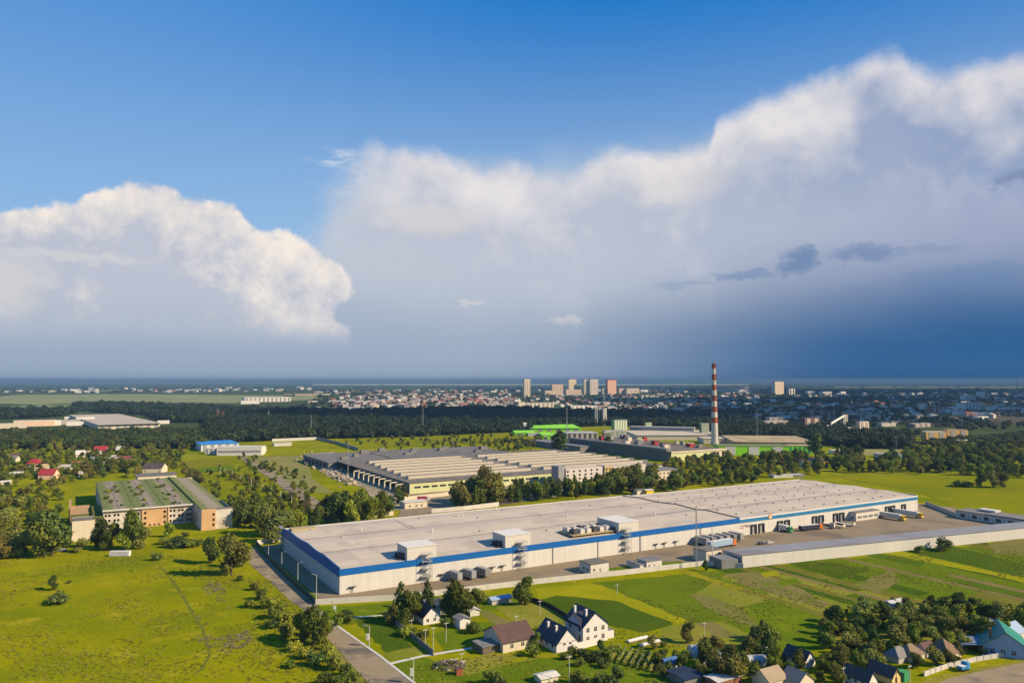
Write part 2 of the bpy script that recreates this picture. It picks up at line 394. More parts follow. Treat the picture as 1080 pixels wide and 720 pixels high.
# ------------------------------------------------------------------ trees
FOL = {
 'broad': foliage('leaves_green', (.14, .175, .020)),
 'light': foliage('leaves_light', (.24, .27, .022)),
 'dark': foliage('leaves_dark', (.085, .125, .024)),
 'willow': foliage('leaves_willow', (.21, .235, .045)),
 'olive': foliage('leaves_olive', (.185, .175, .034)),
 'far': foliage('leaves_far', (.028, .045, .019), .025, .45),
}
ICO = {}
def ico(sub):
    if sub not in ICO:
        import bmesh
        b = bmesh.new(); bmesh.ops.create_icosphere(b, subdivisions=sub, radius=1)
        b.verts.ensure_lookup_table(); ICO[sub] = ([tuple(v.co) for v in b.verts], [tuple(v.index for v in f.verts) for f in b.faces]); b.free()
    return ICO[sub]
def crown_mesh(name, seed, lobes, nleaf, leaf, mat, core=.72):
    """lobes: (x,y,z,rx,rz) ellipsoids; leaf clumps are spread through their outer shells over a rough core."""
    rg = np.random.default_rng(seed); b = MB()
    iv, jf = ico(1)
    for x, y, z, rx, rz in lobes:
        s = core * rg.uniform(.8, 1.08, len(iv))
        b.add([(x + p[0] * rx * k, y + p[1] * rx * k, z + p[2] * rz * k) for p, k in zip(iv, s)], jf)
    wts = np.array([l[3] ** 2 for l in lobes]); wts = wts / wts.sum()
    for i in rg.choice(len(lobes), nleaf, p=wts):
        x, y, z, rx, rz = lobes[i]
        d = rg.normal(size=3); d[2] += .25; d /= np.linalg.norm(d)
        r = rg.uniform(.7, 1.12) if rg.random() < .8 else rg.uniform(1.1, 1.38)
        c = np.array([x + d[0] * rx * r, y + d[1] * rx * r, z + d[2] * rz * r])
        n = d * .7 + rg.normal(size=3) * .55; n /= np.linalg.norm(n)
        t = np.cross(n, rg.normal(size=3)); t /= np.linalg.norm(t); q = np.cross(n, t)
        sz = leaf * rg.uniform(.6, 1.35)
        b.add([c - t * sz, c + q * sz * .6 + n * sz * .15, c + t * sz, c - q * sz * .6 - n * sz * .12], [(0, 1, 2, 3)])
    me = bpy.data.meshes.new(name); me.from_pydata(b.v, [], b.f); me.materials.append(mat); me.update(); return me
def lobes_broad(rg, w=1.0, h=1.0, n=12):
    L = [(0, 0, .60 * h, .26 * w, .26 * h)]
    for i in range(n):
        a = i * 2.4 + rg.uniform(-.4, .4); z = .16 + .68 * ((i * .618 + rg.uniform(-.1, .1)) % 1.0); k = math.sqrt(max(.22, 1 - ((z - .5) / .46) ** 2))
        r = rg.uniform(.2, .34) * w * k
        L.append((r * math.cos(a), r * math.sin(a), z * h, rg.uniform(.13, .21) * w, rg.uniform(.11, .17) * h))
    return L
def lobes_poplar(rg, w=.3, n=11):
    L = []
    for i in range(n):
        t = i / (n - 1); z = .14 + .78 * t; k = math.sin(math.pi * (.16 + .8 * t)) ** .6
        L.append((rg.uniform(-.25, .25) * w * k, rg.uniform(-.25, .25) * w * k, z, w * .46 * k * rg.uniform(.8, 1.15), .09))
    return L
def lobes_spruce(rg, n=10):
    L = []
    for i in range(n):
        t = i / (n - 1); L.append((rg.uniform(-.015, .015), rg.uniform(-.015, .015), .12 + .84 * t, .2 * (1 - t) ** .85 + .025, .06))
    return L
def lobes_bush(rg, n=8):
    L = []
    for i in range(n):
        a = i * 2.4; r = rg.uniform(.12, .42); L.append((r * math.cos(a), r * math.sin(a), rg.uniform(.3, .62), rg.uniform(.2, .32), rg.uniform(.22, .36)))
    return L
def trunk_mesh(name, h, r, seed, top=.62):
    rg = random.Random(seed); b = MB(); z1 = h * top
    b.cyl(0, 0, 0, z1 * .55, r, r * .7, 7); b.cyl(.01 * h, 0, z1 * .55, z1, r * .7, r * .35, 6)
    for i in range(5):
        a = i * 1.3 + rg.uniform(0, .5); z = z1 * rg.uniform(.5, .9)
        b.bar((0, 0, z), (math.cos(a) * h * .2, math.sin(a) * h * .2, z + h * rg.uniform(.1, .2)), r * .3, 0, 5)
    me = bpy.data.meshes.new(name); me.from_pydata(b.v, [], b.f); me.materials.append(BARK); me.update(); return me
TREES = {}
def make_protos():
    for kind, hh, rg_l, ns in (('broad', 10, lambda g: lobes_broad(g, .85, n=15), 3), ('light', 10, lambda g: lobes_broad(g, .8, n=14), 2), ('dark', 10, lambda g: lobes_broad(g, .8, n=15), 2),
                               ('willow', 10, lambda g: lobes_broad(g, 1.05, n=18), 2), ('olive', 10, lambda g: lobes_broad(g, .82, n=15), 2),
                               ('poplar', 10, lobes_poplar, 2), ('tallpoplar', 10, lambda g: lobes_poplar(g, .36), 2), ('spruce', 10, lobes_spruce, 1), ('bush', 4, lobes_bush, 2), ('darkbush', 4, lobes_bush, 2), ('lightbush', 4, lobes_bush, 2)):
        fm = FOL[{'poplar': 'dark', 'tallpoplar': 'broad', 'spruce': 'dark', 'bush': 'broad', 'darkbush': 'dark', 'lightbush': 'light'}.get(kind, kind)]
        for k in range(ns):
            g = np.random.default_rng(hash_(kind) + k * 17)
            L = [(x * hh, y * hh, z * hh, rx * hh, rz * hh) for x, y, z, rx, rz in rg_l(g)]
            nl = {'bush': 420, 'darkbush': 420, 'lightbush': 420, 'spruce': 700, 'poplar': 700, 'tallpoplar': 800}.get(kind, 1700)
            cm = crown_mesh('crown', hash_(kind) + k, L, nl, .42 if 'bush' not in kind else .34, fm)
            tm = trunk_mesh('trunk', hh, .022 * hh, k, .6 if 'poplar' not in kind else .85)
            TREES.setdefault(kind, []).append((cm, tm, hh))
def hash_(s): return sum(ord(c) * (i + 3) for i, c in enumerate(s)) % 9973
make_protos()
NAMES = {'broad': 'broadleaf_tree', 'light': 'broadleaf_tree', 'dark': 'broadleaf_tree', 'willow': 'willow_tree', 'olive': 'broadleaf_tree', 'poplar': 'poplar_tree', 'tallpoplar': 'poplar_tree', 'spruce': 'spruce_tree', 'bush': 'bush', 'darkbush': 'bush', 'lightbush': 'bush'}
def plant(kind, x, y, h, base, group, wide=1.0, z=-.05):
    PLANTS.append((kind, x, y, h, base, group, wide, z))
PLANTS = []
def plant_now(kind, x, y, h, base, group, wide, z):
    k = rnd.randrange(len(TREES[kind])); cm, tm, hh = TREES[kind][k]; s = h / hh
    nm = NAMES[kind]; rz = rnd.uniform(0, 6.28); sc = (s * wide, s * wide * rnd.uniform(.92, 1.08), s)
    cat = 'bush' if 'bush' in kind else 'tree'
    r = bpy.data.objects.new(nm, None); link(r, None, (x, y, z), rz); r.scale = sc
    t = bpy.data.objects.new('trunk' if cat == 'tree' else 'stem', tm); link(t, r)
    c = bpy.data.objects.new('crown' if cat == 'tree' else 'foliage', cm); link(c, r)
    auto(r, base, cat, group); return r
LOOK = {'broad': 'full green broadleaf tree', 'light': 'bright yellow green tree', 'dark': 'dark dense tree', 'willow': 'pale spreading willow', 'olive': 'olive brown green tree', 'poplar': 'dark slim poplar',
        'tallpoplar': 'tall green poplar', 'spruce': 'dark pointed spruce', 'bush': 'green round bush', 'darkbush': 'dark low bush', 'lightbush': 'bright green bush'}
def tree(kind, px, py, top, group, wide=1.0, base=None):
    x, y = G(px, py); h = HT(px, py, top); return plant(kind, x, y, h, base or LOOK[kind], group, wide)
def inpoly(p, poly):
    x, y = p; c = False; j = len(poly) - 1
    for i in range(len(poly)):
        a, b = poly[i], poly[j]
        if (a[1] > y) != (b[1] > y) and x < (b[0] - a[0]) * (y - a[1]) / (b[1] - a[1]) + a[0]: c = not c
        j = i
    return c
TREEPTS = []
def cluster(poly, n, h0, h1, kinds, group, gap=5.0, wide=1.0, where=''):
    xs = [p[0] for p in poly]; ys = [p[1] for p in poly]; k = 0; tries = 0
    pts = []
    while k < n and tries < n * 60:
        tries += 1
        p = (rnd.uniform(min(xs), max(xs)), rnd.uniform(min(ys), max(ys)))
        if not inpoly(p, poly): continue
        w = G(*p)
        if any((w[0] - q[0]) ** 2 + (w[1] - q[1]) ** 2 < gap * gap for q in pts): continue
        pts.append(w); k += 1
        kd = rnd.choice(kinds)
        plant(kd, w[0], w[1], rnd.uniform(h0, h1) * (.45 if 'bush' in kd else 1), LOOK[kd] + where, group, wide * rnd.uniform(.85, 1.2))
# ------------------------------------------------------------------ the long warehouse (local axes: x along the front, y inward)
wh = thing('warehouse', 'very long white warehouse with blue band and flat grey roof', 'warehouse', (*WO, 0), GA)
NB = 6; DV = 100.0
PROF = [(0, 10.45), (8, 10.75), (25, 11.5), (33.3, 10.8), (50, 11.7), (66.6, 10.8), (83, 11.4), (100, 10.6)]
def prof(v):
    for (a, za), (b, zb) in zip(PROF, PROF[1:]):
        if a <= v <= b: return za + (zb - za) * (v - a) / (b - a)
    return 10.6
SEAM = 236.0
def panel_mat():
    """Sandwich panels: faint vertical joints every metre and rain streaks."""
    m, nt, bs = newmat('white_panels'); tc = N(nt, 'ShaderNodeTexCoord'); sep = N(nt, 'ShaderNodeSeparateXYZ'); nt.links.new(tc.outputs['Object'], sep.inputs[0])
    pp = N(nt, 'ShaderNodeMath', operation='PINGPONG'); pp.inputs[1].default_value = 3.0; nt.links.new(sep.outputs[0], pp.inputs[0])
    lt = N(nt, 'ShaderNodeMath', operation='LESS_THAN'); lt.inputs[1].default_value = .09; nt.links.new(pp.outputs[0], lt.inputs[0])
    col = mul_color(nt, (.525, .505, .46), lt.outputs[0], 1.0, .8)
    mp = N(nt, 'ShaderNodeMapping'); mp.inputs['Scale'].default_value = (.8, .8, .05); nt.links.new(tc.outputs['Object'], mp.inputs[0])
    n = N(nt, 'ShaderNodeTexNoise'); n.inputs['Scale'].default_value = 1; n.inputs['Detail'].default_value = 6; nt.links.new(mp.outputs[0], n.inputs['Vector'])
    col = mul_color(nt, col, n.outputs[0], .86, 1.12)
    n2 = N(nt, 'ShaderNodeTexNoise'); n2.inputs['Scale'].default_value = .09; n2.inputs['Detail'].default_value = 4; nt.links.new(tc.outputs['Object'], n2.inputs['Vector'])
    col = mul_color(nt, col, n2.outputs[0], .9, 1.1)
    nt.links.new(col, bs.inputs['Base Color']); bs.inputs['Roughness'].default_value = .6; return m
PANEL = panel_mat()
w_ = MB()
w_.facade((0, 0), (SEAM, 0), 0, 7.8, [(u, u + 1.3, 0.15, 2.4) for u in (4.5, 46, 72, 77.5, 172, 178, 186)], .25)
w_.box(0, 411, DV - .3, DV, 0, 10.4)
w_.build('wall', PANEL, wh)
we = MB(); we.box(0, .3, 0.31, DV - .01, 0, 7.8); we.build('end_wall', M('end_wall_panels', (.60, .56, .52), .06, .2, streak=.06), wh)  # end wall panels toned slightly darker than the front ones
w2 = MB()
docks = [(u, u + 3.2, .2, 4.3) for u in (247.5, 254, 270, 276.2, 301.5, 307.6, 321.5, 327.6, 375, 381, 393)]
w2.facade((SEAM, 1.6), (411, 1.6), 0, 7.6, [(d[0] - SEAM, d[1] - SEAM, d[2], d[3]) for d in docks], .35)
w2.box(410.7, 411, 1.95, DV - .31, 0, 9.6); w2.box(SEAM - .3, SEAM, .31, 1.95, 0, 10.2)
w2.build('wall', PANEL, wh)
for d in docks:
    b = MB(); b.box(d[0] + .02, d[1] - .02, 1.85, 1.93, d[2] + .02, d[3] - .02); dd = b.build('dock_door', GREY, wh)
    b = MB(); x0, x1, zt = d[0], d[1], d[3]
    b.box(x0 - .7, x0 - .01, 1.0, 1.585, .1, zt + .6); b.box(x1 + .01, x1 + .7, 1.0, 1.585, .1, zt + .6); b.box(x0 - .7, x1 + .7, 1.0, 1.585, zt + .61, zt + 1.3)
    b.build('dock_shelter', BLACK, dd)
for u in (4.5, 46, 72, 77.5, 172, 178, 186):
    b = MB(); b.box(u + .02, u + 1.28, .1, .17, .2, 2.36); dd = b.build('door', GREY, wh)
    b = MB(); b.box(u - .6, u + 2.6, -1.2, -.01, 2.7, 2.86); b.build('awning', DGREY, dd)
# the blue band: front, the stepped left gable, right half
b = MB(); b.box(-.15, SEAM + .05, -.15, .22, 7.81, 10.6); b.box(SEAM - .32, SEAM + .06, .23, 1.5, 7.81, 10.6)
pts = [(v, prof(v) + .75 + (.25 if 30 < v < 36 or 64 < v < 70 else 0)) for v in (.23, 8, 16, 25, 29, 33, 37, 42, 50, 58, 63, 67, 72, 83, 91, 99.9)]
b.extr([(.23, 7.2), (99.9, 7.2)] + [(v, z) for v, z in reversed(pts)], 'x', -.16, .28)
b.build('blue_band', BLUE, wh)
b = MB(); b.box(SEAM + .07, 411.1, 1.4, 1.85, 7.61, 9.3); b.box(410.9, 411.12, 1.86, 99.6, 7.7, 9.4); b.build('blue_band', TEAL, wh)
b = MB(); b.box(SEAM + .07, 411.2, 1.3, 1.9, 9.31, 10.1); b.build('fascia', WHITE2, wh)
b = MB(); b.box(SEAM + .6, 410, 1.5, 1.597, 7.25, 7.42); b.build('trim', TEAL, wh)
# roof with its three shallow ridges
def roofmesh(u0, u1, v0, drop):
    b = MB(); us = np.linspace(u0, u1, 12); vsx = [max(v0, p[0]) for p in PROF]
    P = [(u, v, prof(v) - drop) for u in us for v in vsx]; n = len(vsx)
    b.add(P, [(i * n + j, (i + 1) * n + j, (i + 1) * n + j + 1, i * n + j + 1) for i in range(11) for j in range(n - 1)]); return b
def seams_mat():
    """Membrane roof: pale weathered sheet with lapped strips along the slope."""
    m, nt, bs = newmat('roof_membrane')
    tc = N(nt, 'ShaderNodeTexCoord'); sep = N(nt, 'ShaderNodeSeparateXYZ'); nt.links.new(tc.outputs['Object'], sep.inputs[0])
    n1 = N(nt, 'ShaderNodeTexNoise'); n1.inputs['Scale'].default_value = .06; n1.inputs['Detail'].default_value = 7; n1.inputs['Roughness'].default_value = .65
    nt.links.new(tc.outputs['Object'], n1.inputs['Vector'])
    col = mul_color(nt, (.475, .40, .305), n1.outputs[0], .80, 1.20)
    md = N(nt, 'ShaderNodeMath', operation='PINGPONG'); md.inputs[1].default_value = 3.0; nt.links.new(sep.outputs[0], md.inputs[0])
    lt = N(nt, 'ShaderNodeMath', operation='LESS_THAN'); lt.inputs[1].default_value = .16; nt.links.new(md.outputs[0], lt.inputs[0])
    col = mul_color(nt, col, lt.outputs[0], 1.0, .94)
    mp = N(nt, 'ShaderNodeMapping'); mp.inputs['Scale'].default_value = (.012, .5, 1); nt.links.new(tc.outputs['Object'], mp.inputs[0])
    n2 = N(nt, 'ShaderNodeTexNoise'); n2.inputs['Scale'].default_value = 1; n2.inputs['Detail'].default_value = 5; nt.links.new(mp.outputs[0], n2.inputs['Vector'])
    col = mul_color(nt, col, n2.outputs[0], .88, 1.12)
    n3 = N(nt, 'ShaderNodeTexNoise'); n3.inputs['Scale'].default_value = .045; n3.inputs['Detail'].default_value = 8; n3.inputs['Roughness'].default_value = .62; nt.links.new(tc.outputs['Object'], n3.inputs['Vector'])
    mr = N(nt, 'ShaderNodeMapRange'); mr.inputs['From Min'].default_value = .53; mr.inputs['From Max'].default_value = .6; nt.links.new(n3.outputs[0], mr.inputs['Value'])
    col = mul_color(nt, col, mr.outputs[0], 1.0, .84)
    nt.links.new(col, bs.inputs['Base Color']); bs.inputs['Roughness'].default_value = .7; return m
MEMB = seams_mat()
rf = roofmesh(-.0, SEAM, .22, .05).build('roof', MEMB, wh); rf2 = roofmesh(SEAM + .3, 410.7, 1.9, .45).build('roof', MEMB, wh)
b = MB()
for v in (33.3, 66.6):
    b.box(.4, SEAM - .5, v - .5, v + .5, 10.76, 10.82); b.box(SEAM + .6, 410, v - .5, v + .5, 10.37, 10.43)
b.build('gutter', M('gutter_dark', (.2, .18, .16), .2, .2), wh)
b = MB()
for a, c in zip(PROF, PROF[1:]): b.add([(SEAM - 6 * a[0] / 100, max(a[0], .3), a[1] - .4), (SEAM - 6 * c[0] / 100, c[0], c[1] - .4), (SEAM - 6 * c[0] / 100, c[0], c[1] + .5), (SEAM - 6 * a[0] / 100, max(a[0], .3), a[1] + .5),
                                        (SEAM - 6 * a[0] / 100 + .5, max(a[0], .3), a[1] - .4), (SEAM - 6 * c[0] / 100 + .5, c[0], c[1] - .4), (SEAM - 6 * c[0] / 100 + .5, c[0], c[1] + .5), (SEAM - 6 * a[0] / 100 + .5, max(a[0], .3), a[1] + .5)],
                                       [(0, 1, 2, 3), (7, 6, 5, 4), (3, 2, 6, 7)])
b.build('fire_wall', M('firewall_cap', (.27, .21, .16), .1, .3), wh)
b = MB(); b.box(0, SEAM, 99.4, 100.2, 10.3, 10.95); b.box(SEAM + .3, 411, 99.4, 100.2, 9.9, 10.5); b.build('parapet', CONCL, wh)
b = MB(); b.box(410.4, 411.2, 1.95, 99.3, 9.5, 10.6); b.build('parapet', GREY, wh)
vent = MB().box(-.55, .55, -.55, .55, 0, .5).box(-.42, .42, -.42, .42, .5, .7, 1)
vm = None
for i in range(13):
    for j in range(6):
        u = 243 + i * 12.8 + rnd.uniform(-2, 2) - j * 1.0; v = 9 + j * 15.6 + rnd.uniform(-1.5, 1.5)
        if u > 406: continue
        if vm is None: o = vent.build('roof_vent', [GREY, CONC], wh); vm = o.data
        else: o = link(bpy.data.objects.new('roof_vent', vm), wh)
        o.location = (u, v, prof(v) - .5)
for u, v in ((20, 60), (45, 25), (62, 70), (88, 40), (105, 75), (118, 22), (140, 62), (168, 40), (185, 75), (205, 50), (214, 20), (12, 88), (130, 90), (75, 90)):
    o = link(bpy.data.objects.new('roof_vent', vm), wh); o.location = (u, v, prof(v) - .1)
for u, v in ((96, 82), (98.5, 82), (128, 95), (64, 48), (172, 84), (196, 27), (34, 72), (150, 50)):
    b = MB(); b.cyl(0, 0, 0, 1.5, .35, .35, 8); b.cyl(0, 0, 1.5, 1.75, .6, .45, 8); b.build('roof_flue', WHITE2, wh, (u, v, prof(v) - .1))
b = MB(); b.tube([(15, 91, 11.6), (60, 90.5, 11.7), (60, 60, 11.8), (118, 59, 11.8)], .14); b.tube([(150, 30, 11.9), (225, 30, 11.9)], .14); b.build('roof_pipe', GALV, wh)
# roof housings with stair towers in front
for k, (u, du, dv, hh) in enumerate(((30.5, 14, 12, 5.6), (80.5, 14, 13, 5.6), (148.5, 13, 19, 5.4))):
    b = MB(); b.box(u, u + du, .3, dv, 10.35, 10.4 + hh, 0); hs = b.build('roof_housing', WHITE, wh)
    b = MB(); b.box(u - .25, u + du + .25, .05, dv + .25, 10.41 + hh, 10.75 + hh); b.build('housing_roof', WHITE2, hs)
    b = MB()
    for q in range(5): b.box(u - 2.2, u - .05, 3.2 + q * 1.5, 3.6 + q * 1.5, 11.0, 13.4 - q * .2)
    b.box(u - 3.2, u - .06, 2.4, 10.6, 10.8, 11.0); b.build('louvre', DGREY, hs)
def stair(u):
    b = MB()
    for x in (u, u + 4.4):
        for y in (-2.4, -.35): b.bar((x, y, 0), (x, y, 13.5), .09)
    for z in (3.2, 6.4, 9.6, 12.8):
        b.box(u - .1, u + 4.5, -2.5, -.3, z - .08, z)
        for y in (-2.45, -.4): b.bar((u, y, z + 1.05), (u + 4.4, y, z + 1.05), .05)
    s = b.build('stair_tower', GALV, wh)
    for k, z in enumerate((0, 3.2, 6.4, 9.6)):
        a, c = (u + .3, u + 4.1) if k % 2 == 0 else (u + 4.1, u + .3)
        b = MB(); y = -1.85 if k % 2 == 0 else -.9
        b.bar((a, y - .4, z), (c, y - .4, z + 3.1), .1); b.bar((a, y + .4, z), (c, y + .4, z + 3.1), .1)
        for q in range(9):
            t = (q + .5) / 9; x = a + (c - a) * t; b.box(x - .2, x + .2, y - .4, y + .4, z + 3.1 * t - .03, z + 3.1 * t + .03)
        b.build('stair_flight', GALV, s)
for u in (37, 86.5, 150): stair(u)
# low platform of cooling units beside the third housing
b = MB(); b.box(121, 147.5, 2.5, 16, 11.5, 11.9)
for x in (122, 134, 146.5):
    for y in (3.2, 15): b.box(x - .2, x + .2, y - .2, y + .2, 10.3, 11.49)
pf = b.build('platform', TAN, wh)
for i in range(6):
    for j in range(2):
        u, v = 123 + i * 4.1, 4.4 + j * 6
        b = MB(); b.box(u, u + 2.6, v, v + 4.4, 11.91, 13.9); b.cyl(u + 1.3, v + 1.3, 13.9, 14.25, .85, n=10); b.cyl(u + 1.3, v + 3.2, 13.9, 14.25, .85, n=10)
        b.build('cooling_unit', CONCL if (i + j) % 3 else DGREY, pf)
for u in (107, 134.5, 162, 205):
    b = MB(); b.box(u, u + (.35 if u < 160 else .9), -.28, -.005, 0, 7.8); b.build('downpipe', GREY, wh)
# the wavy-topped sheds at the back left corner and low brown box on the roof
b = MB(); b.box(2, 15, 88, 94, 10.5, 12.2); b.build('roof_box', TAN, wh)
b = MB()
for i in range(4): b.bar((-.8, 96 + i * 1.2, 0), (-.8, 96 + i * 1.2, 13), .1)
for z in (3, 6, 9, 12): b.box(-2.2, -.4, 95.5, 100.5, z, z + .12)
b.build('stair_tower', GALV, wh)
# two lines of faded lettering beside the step in the wall, orange square sign on the band
b = MB(); x = SEAM + 1.2
for wd in (.9, .6, .8, .5, .9): b.box(x, x + wd, 1.55, 1.598, 5.3, 5.9); x += wd + .3
x = SEAM + 1.2
for wd in (.9, .5, .9, .6): b.box(x, x + wd, 1.55, 1.598, 4.1, 4.7); x += wd + .3
x = SEAM + 6.4
for k, wd in enumerate((1.2, .8, .9, .5, .8, .9, .7)): b.box(x, x + wd, 1.55, 1.598, 4.5, 6.1 if k == 0 else 5.5); x += wd + .25
b.build('wall_lettering', M('sign_brown', (.2, .14, .11), .1), wh)
b = MB(); b.box(261.5, 264.3, 1.05, 1.29, 7.8, 10.3); sg = b.build('sign_board', M('sign_orange', (.72, .36, .16), .1), wh)
b = MB(); b.box(261.7, 264.1, 1.0, 1.045, 8.6, 9.2); b.box(262.6, 263.2, 1.0, 1.045, 8.0, 8.55); b.build('sign_mark', WHITE2, sg)
# ------------------------------------------------------------------ things in the yard
def at_w(u, v, z=0): return (*W(WO, u, v), z)
def box_house(name, label, cat, u, v, du, dv, h, wall, roof, wins=(), over=.3, org=WO, group=None, par=.0, sidewins=()):
    t = thing(name, label, cat, (*W(org, u, v), 0), GA, group)
    ops = [(a, a + w, z, z + hh) for a, w, z, hh in wins]
    b = MB(); b.facade((0, 0), (du, 0), 0, h, ops, .2); b.facade((du, 0), (du, dv), 0, h, [], .2); b.facade((du, dv), (0, dv), 0, h, [], .2)
    so = [(dv - a - w, dv - a, z, z + hh) for a, w, z, hh in sidewins]
    b.facade((0, dv), (0, 0), 0, h, so, .2); b.build('wall', wall, t)
    b = MB(); b.box(-over, du + over, -over, dv + over, h + .003, h + .35); b.build('roof', roof, t)
    for a, w, z, hh in wins:
        b = MB(); b.box(a, a + w, .12, .16, z, z + hh); fr = MB()
        o = b.build('window' if z > .3 else 'door', GL if z > .3 else GREY, t)
        if z > .3 and w > 1: fr.box(a + w / 2 - .05, a + w / 2 + .05, .06, .115, z, z + hh); fr.build('frame', WHITE2, o)
    for a, w, z, hh in sidewins:
        b = MB(); b.box(.12, .16, a, a + w, z, z + hh); b.build('window', GL, t)
    return t
def guard(px, py, du, dv, h, roof, label, wins, **k):
    u, v = LOC(WO, px, py); return box_house('guard_building' if h < 4.6 else 'service_building', label, 'building', u, v, du, dv, h, k.pop('wall', WHITE), roof, wins, **k)
guard(623, 605.5, 10.5, 9, 4.4, BITUM, 'square white flat roofed cabin beside the long warehouse, left of the lawn strip', [(1.5, 1.2, 1.2, 1.2), (5, 1, .1, 2.1)], sidewins=[(2, 1, 1.2, 1.2), (5, 1, 1.2, 1.2)])
guard(682, 600.5, 9.5, 7, 3.6, SLATE, 'low white cabin on the lawn between the wall and the warehouse', [(1.2, .8, .9, 1.2), (4.2, .8, .1, 2.1)])
guard(675, 601, 2.2, 10, 2.4, SLATE, 'lower white annex joined to the left of the lawn cabin', [])
guard(745, 593, 10.5, 9, 5.4, BITUM, 'cream gatehouse with dark openings under the two tall masts', [(.8, 1.6, .2, 3.6), (3.6, 1.4, 1.2, 2.2), (6, .9, 2.4, 1.2), (8, 1.2, 1, 2.6)], wall=CREAM)
guard(903, 549.5, 24, 13, 5.2, DCONC, 'white annex with dark flat roof standing against the loading front', [(1.5 + i * 5.6 + j * 1.5, 1.2, 1.4, 1.6) for i in range(4) for j in range(3)], sidewins=[(2, 1.5, 1.2, 1.4)])
# long lean-to shed behind the perimeter wall
u0, v0 = LOC(WO, 783, 598); LA = math.atan2(G(1075, 568)[1] - G(783, 598.5)[1], G(1075, 568)[0] - G(783, 598.5)[0])
ls = thing('storage_shed', 'very long low white shed with blue grey roof along the field edge', 'shed', (*G(783, 598.5), 0), LA)
LL = 240
b = MB(); b.facade((0, 0), (LL, 0), 0, 5.9, [], .2); b.facade((LL, 0), (LL, 15), 0, 5.9, [], .2); b.facade((0, 15), (0, 0), 0, 5.3, [], .2); b.build('wall', PANEL, ls)
b = MB(); b.extr([(-.35, 5.93), (15.3, 5.2), (15.3, 5.45), (-.35, 6.18)], 'x', -.4, LL + .4)
b.build('roof', M('blue_grey_roof', (.27, .27, .29), .12, .12, stain=(.22, .21, .22)), ls)
b = MB(); b.box(-11, -.5, 1.2, 11, 0, 4.4); b.build('shade_end_block', SLATE, ls)  # dark grey block added to stand for the shed's shaded end
# low concrete perimeter wall in front
def wall_line(name, label, pts, h, thick, mat, post=None, cat='wall'):
    P = [Vector(G(*p)) for p in pts]; b = MB(); t = thing(name, label, cat, (*P[0], 0)); ps = []
    for p, q in zip(P, P[1:]):
        d = (q - p).normalized(); n = Vector((-d.y, d.x)) * thick / 2; o = P[0]
        b.prism([tuple(p - n - o), tuple(q - n - o), tuple(q + n - o), tuple(p + n - o)], 0, h)
        if post:
            k = int((q - p).length / post)
            for i in range(k): ps.append(p + d * (i * post) - o)
    b.build('wall_panel' if cat == 'wall' else 'fence_panel', mat, t)
    if post:
        pm = None
        for s in ps[:95]:
            if pm is None:
                e = MB(); e.box(-.16, .16, -.16, .16, 0, h + .15); o2 = e.build('post', mat, t, (s.x, s.y, 0)); pm = o2.data
            else: o2 = link(bpy.data.objects.new('post', pm), t, (s.x, s.y, 0))
    return t
wall_line('concrete_wall', 'low pale concrete wall along the front of the warehouse yard', [(333, 637.5), (420, 632.5), (500, 623), (565, 615.5), (660, 605.5), (742, 596), (784, 599)], 2.3, .3, CONCL, 6)
wall_line('concrete_wall', 'short white wall at the back left corner of the warehouse', [(271, 574.5), (296, 570)], 2.6, .3, WHITE)
wall_line('mesh_fence', 'dark green mesh fence between the road and warehouse end', [(270.5, 574.5), (285, 592), (305, 612), (333, 637.5)], 2.4, .1, MESHF, 5, 'fence')
wall_line('concrete_wall', 'grey wall behind the yard running out from the far warehouse corner', [(976, 532), (1012, 546)], 2.6, .3, CONC, 6)
# workshop row at the far right of the yard
u, v = LOC(WO, 1009, 548)
rw = [((1009, 542.5), 22, 'right'), ((1048, 550), 22, ''), ((1083, 557), 30, '')]
x0, y0 = G(1009, 545.5); x1, y1 = G(1085, 557.5)
ra = math.atan2(y1 - y0, x1 - x0); RL = math.hypot(x1 - x0, y1 - y0)
wk = thing('workshop_row', 'low white workshop row with pilasters and dark roof at the yard end', 'workshop', (x0, y0, 0), ra)
ops = [(2.5 + i * 7.4, 5.6 + i * 7.4, 1.0, 3.2) for i in range(int(RL / 7.4))]
b = MB(); b.facade((0, 0), (RL, 0), 0, 4.6, ops, .3); b.facade((0, 14), (0, 0), 0, 4.6, [], .2); b.facade((RL, 0), (RL, 14), 0, 4.6, [], .2); b.facade((RL, 14), (0, 14), 0, 4.6, [], .2)
for i in range(int(RL / 7.4) + 1): b.box(i * 7.4 - .3, i * 7.4 + .3, -.35, -.003, 0, 4.9)
b.build('wall', WHITE, wk)
for o in ops: b = MB(); b.box(o[0], o[1], .2, .25, o[2], o[3]); b.build('window', GL, wk)
b = MB(); b.box(-.4, RL * .42, -.4, 14.4, 4.61, 5.0); b.box(RL * .42 + .02, RL + .4, -.4, 14.4, 4.61, 5.35); b.build('roof', DCONC, wk)
b = MB(); b.box(RL * .2, RL * .45, 9, 15.5, 5.36, 6.4); b.build('roof_box', WHITE, wk)
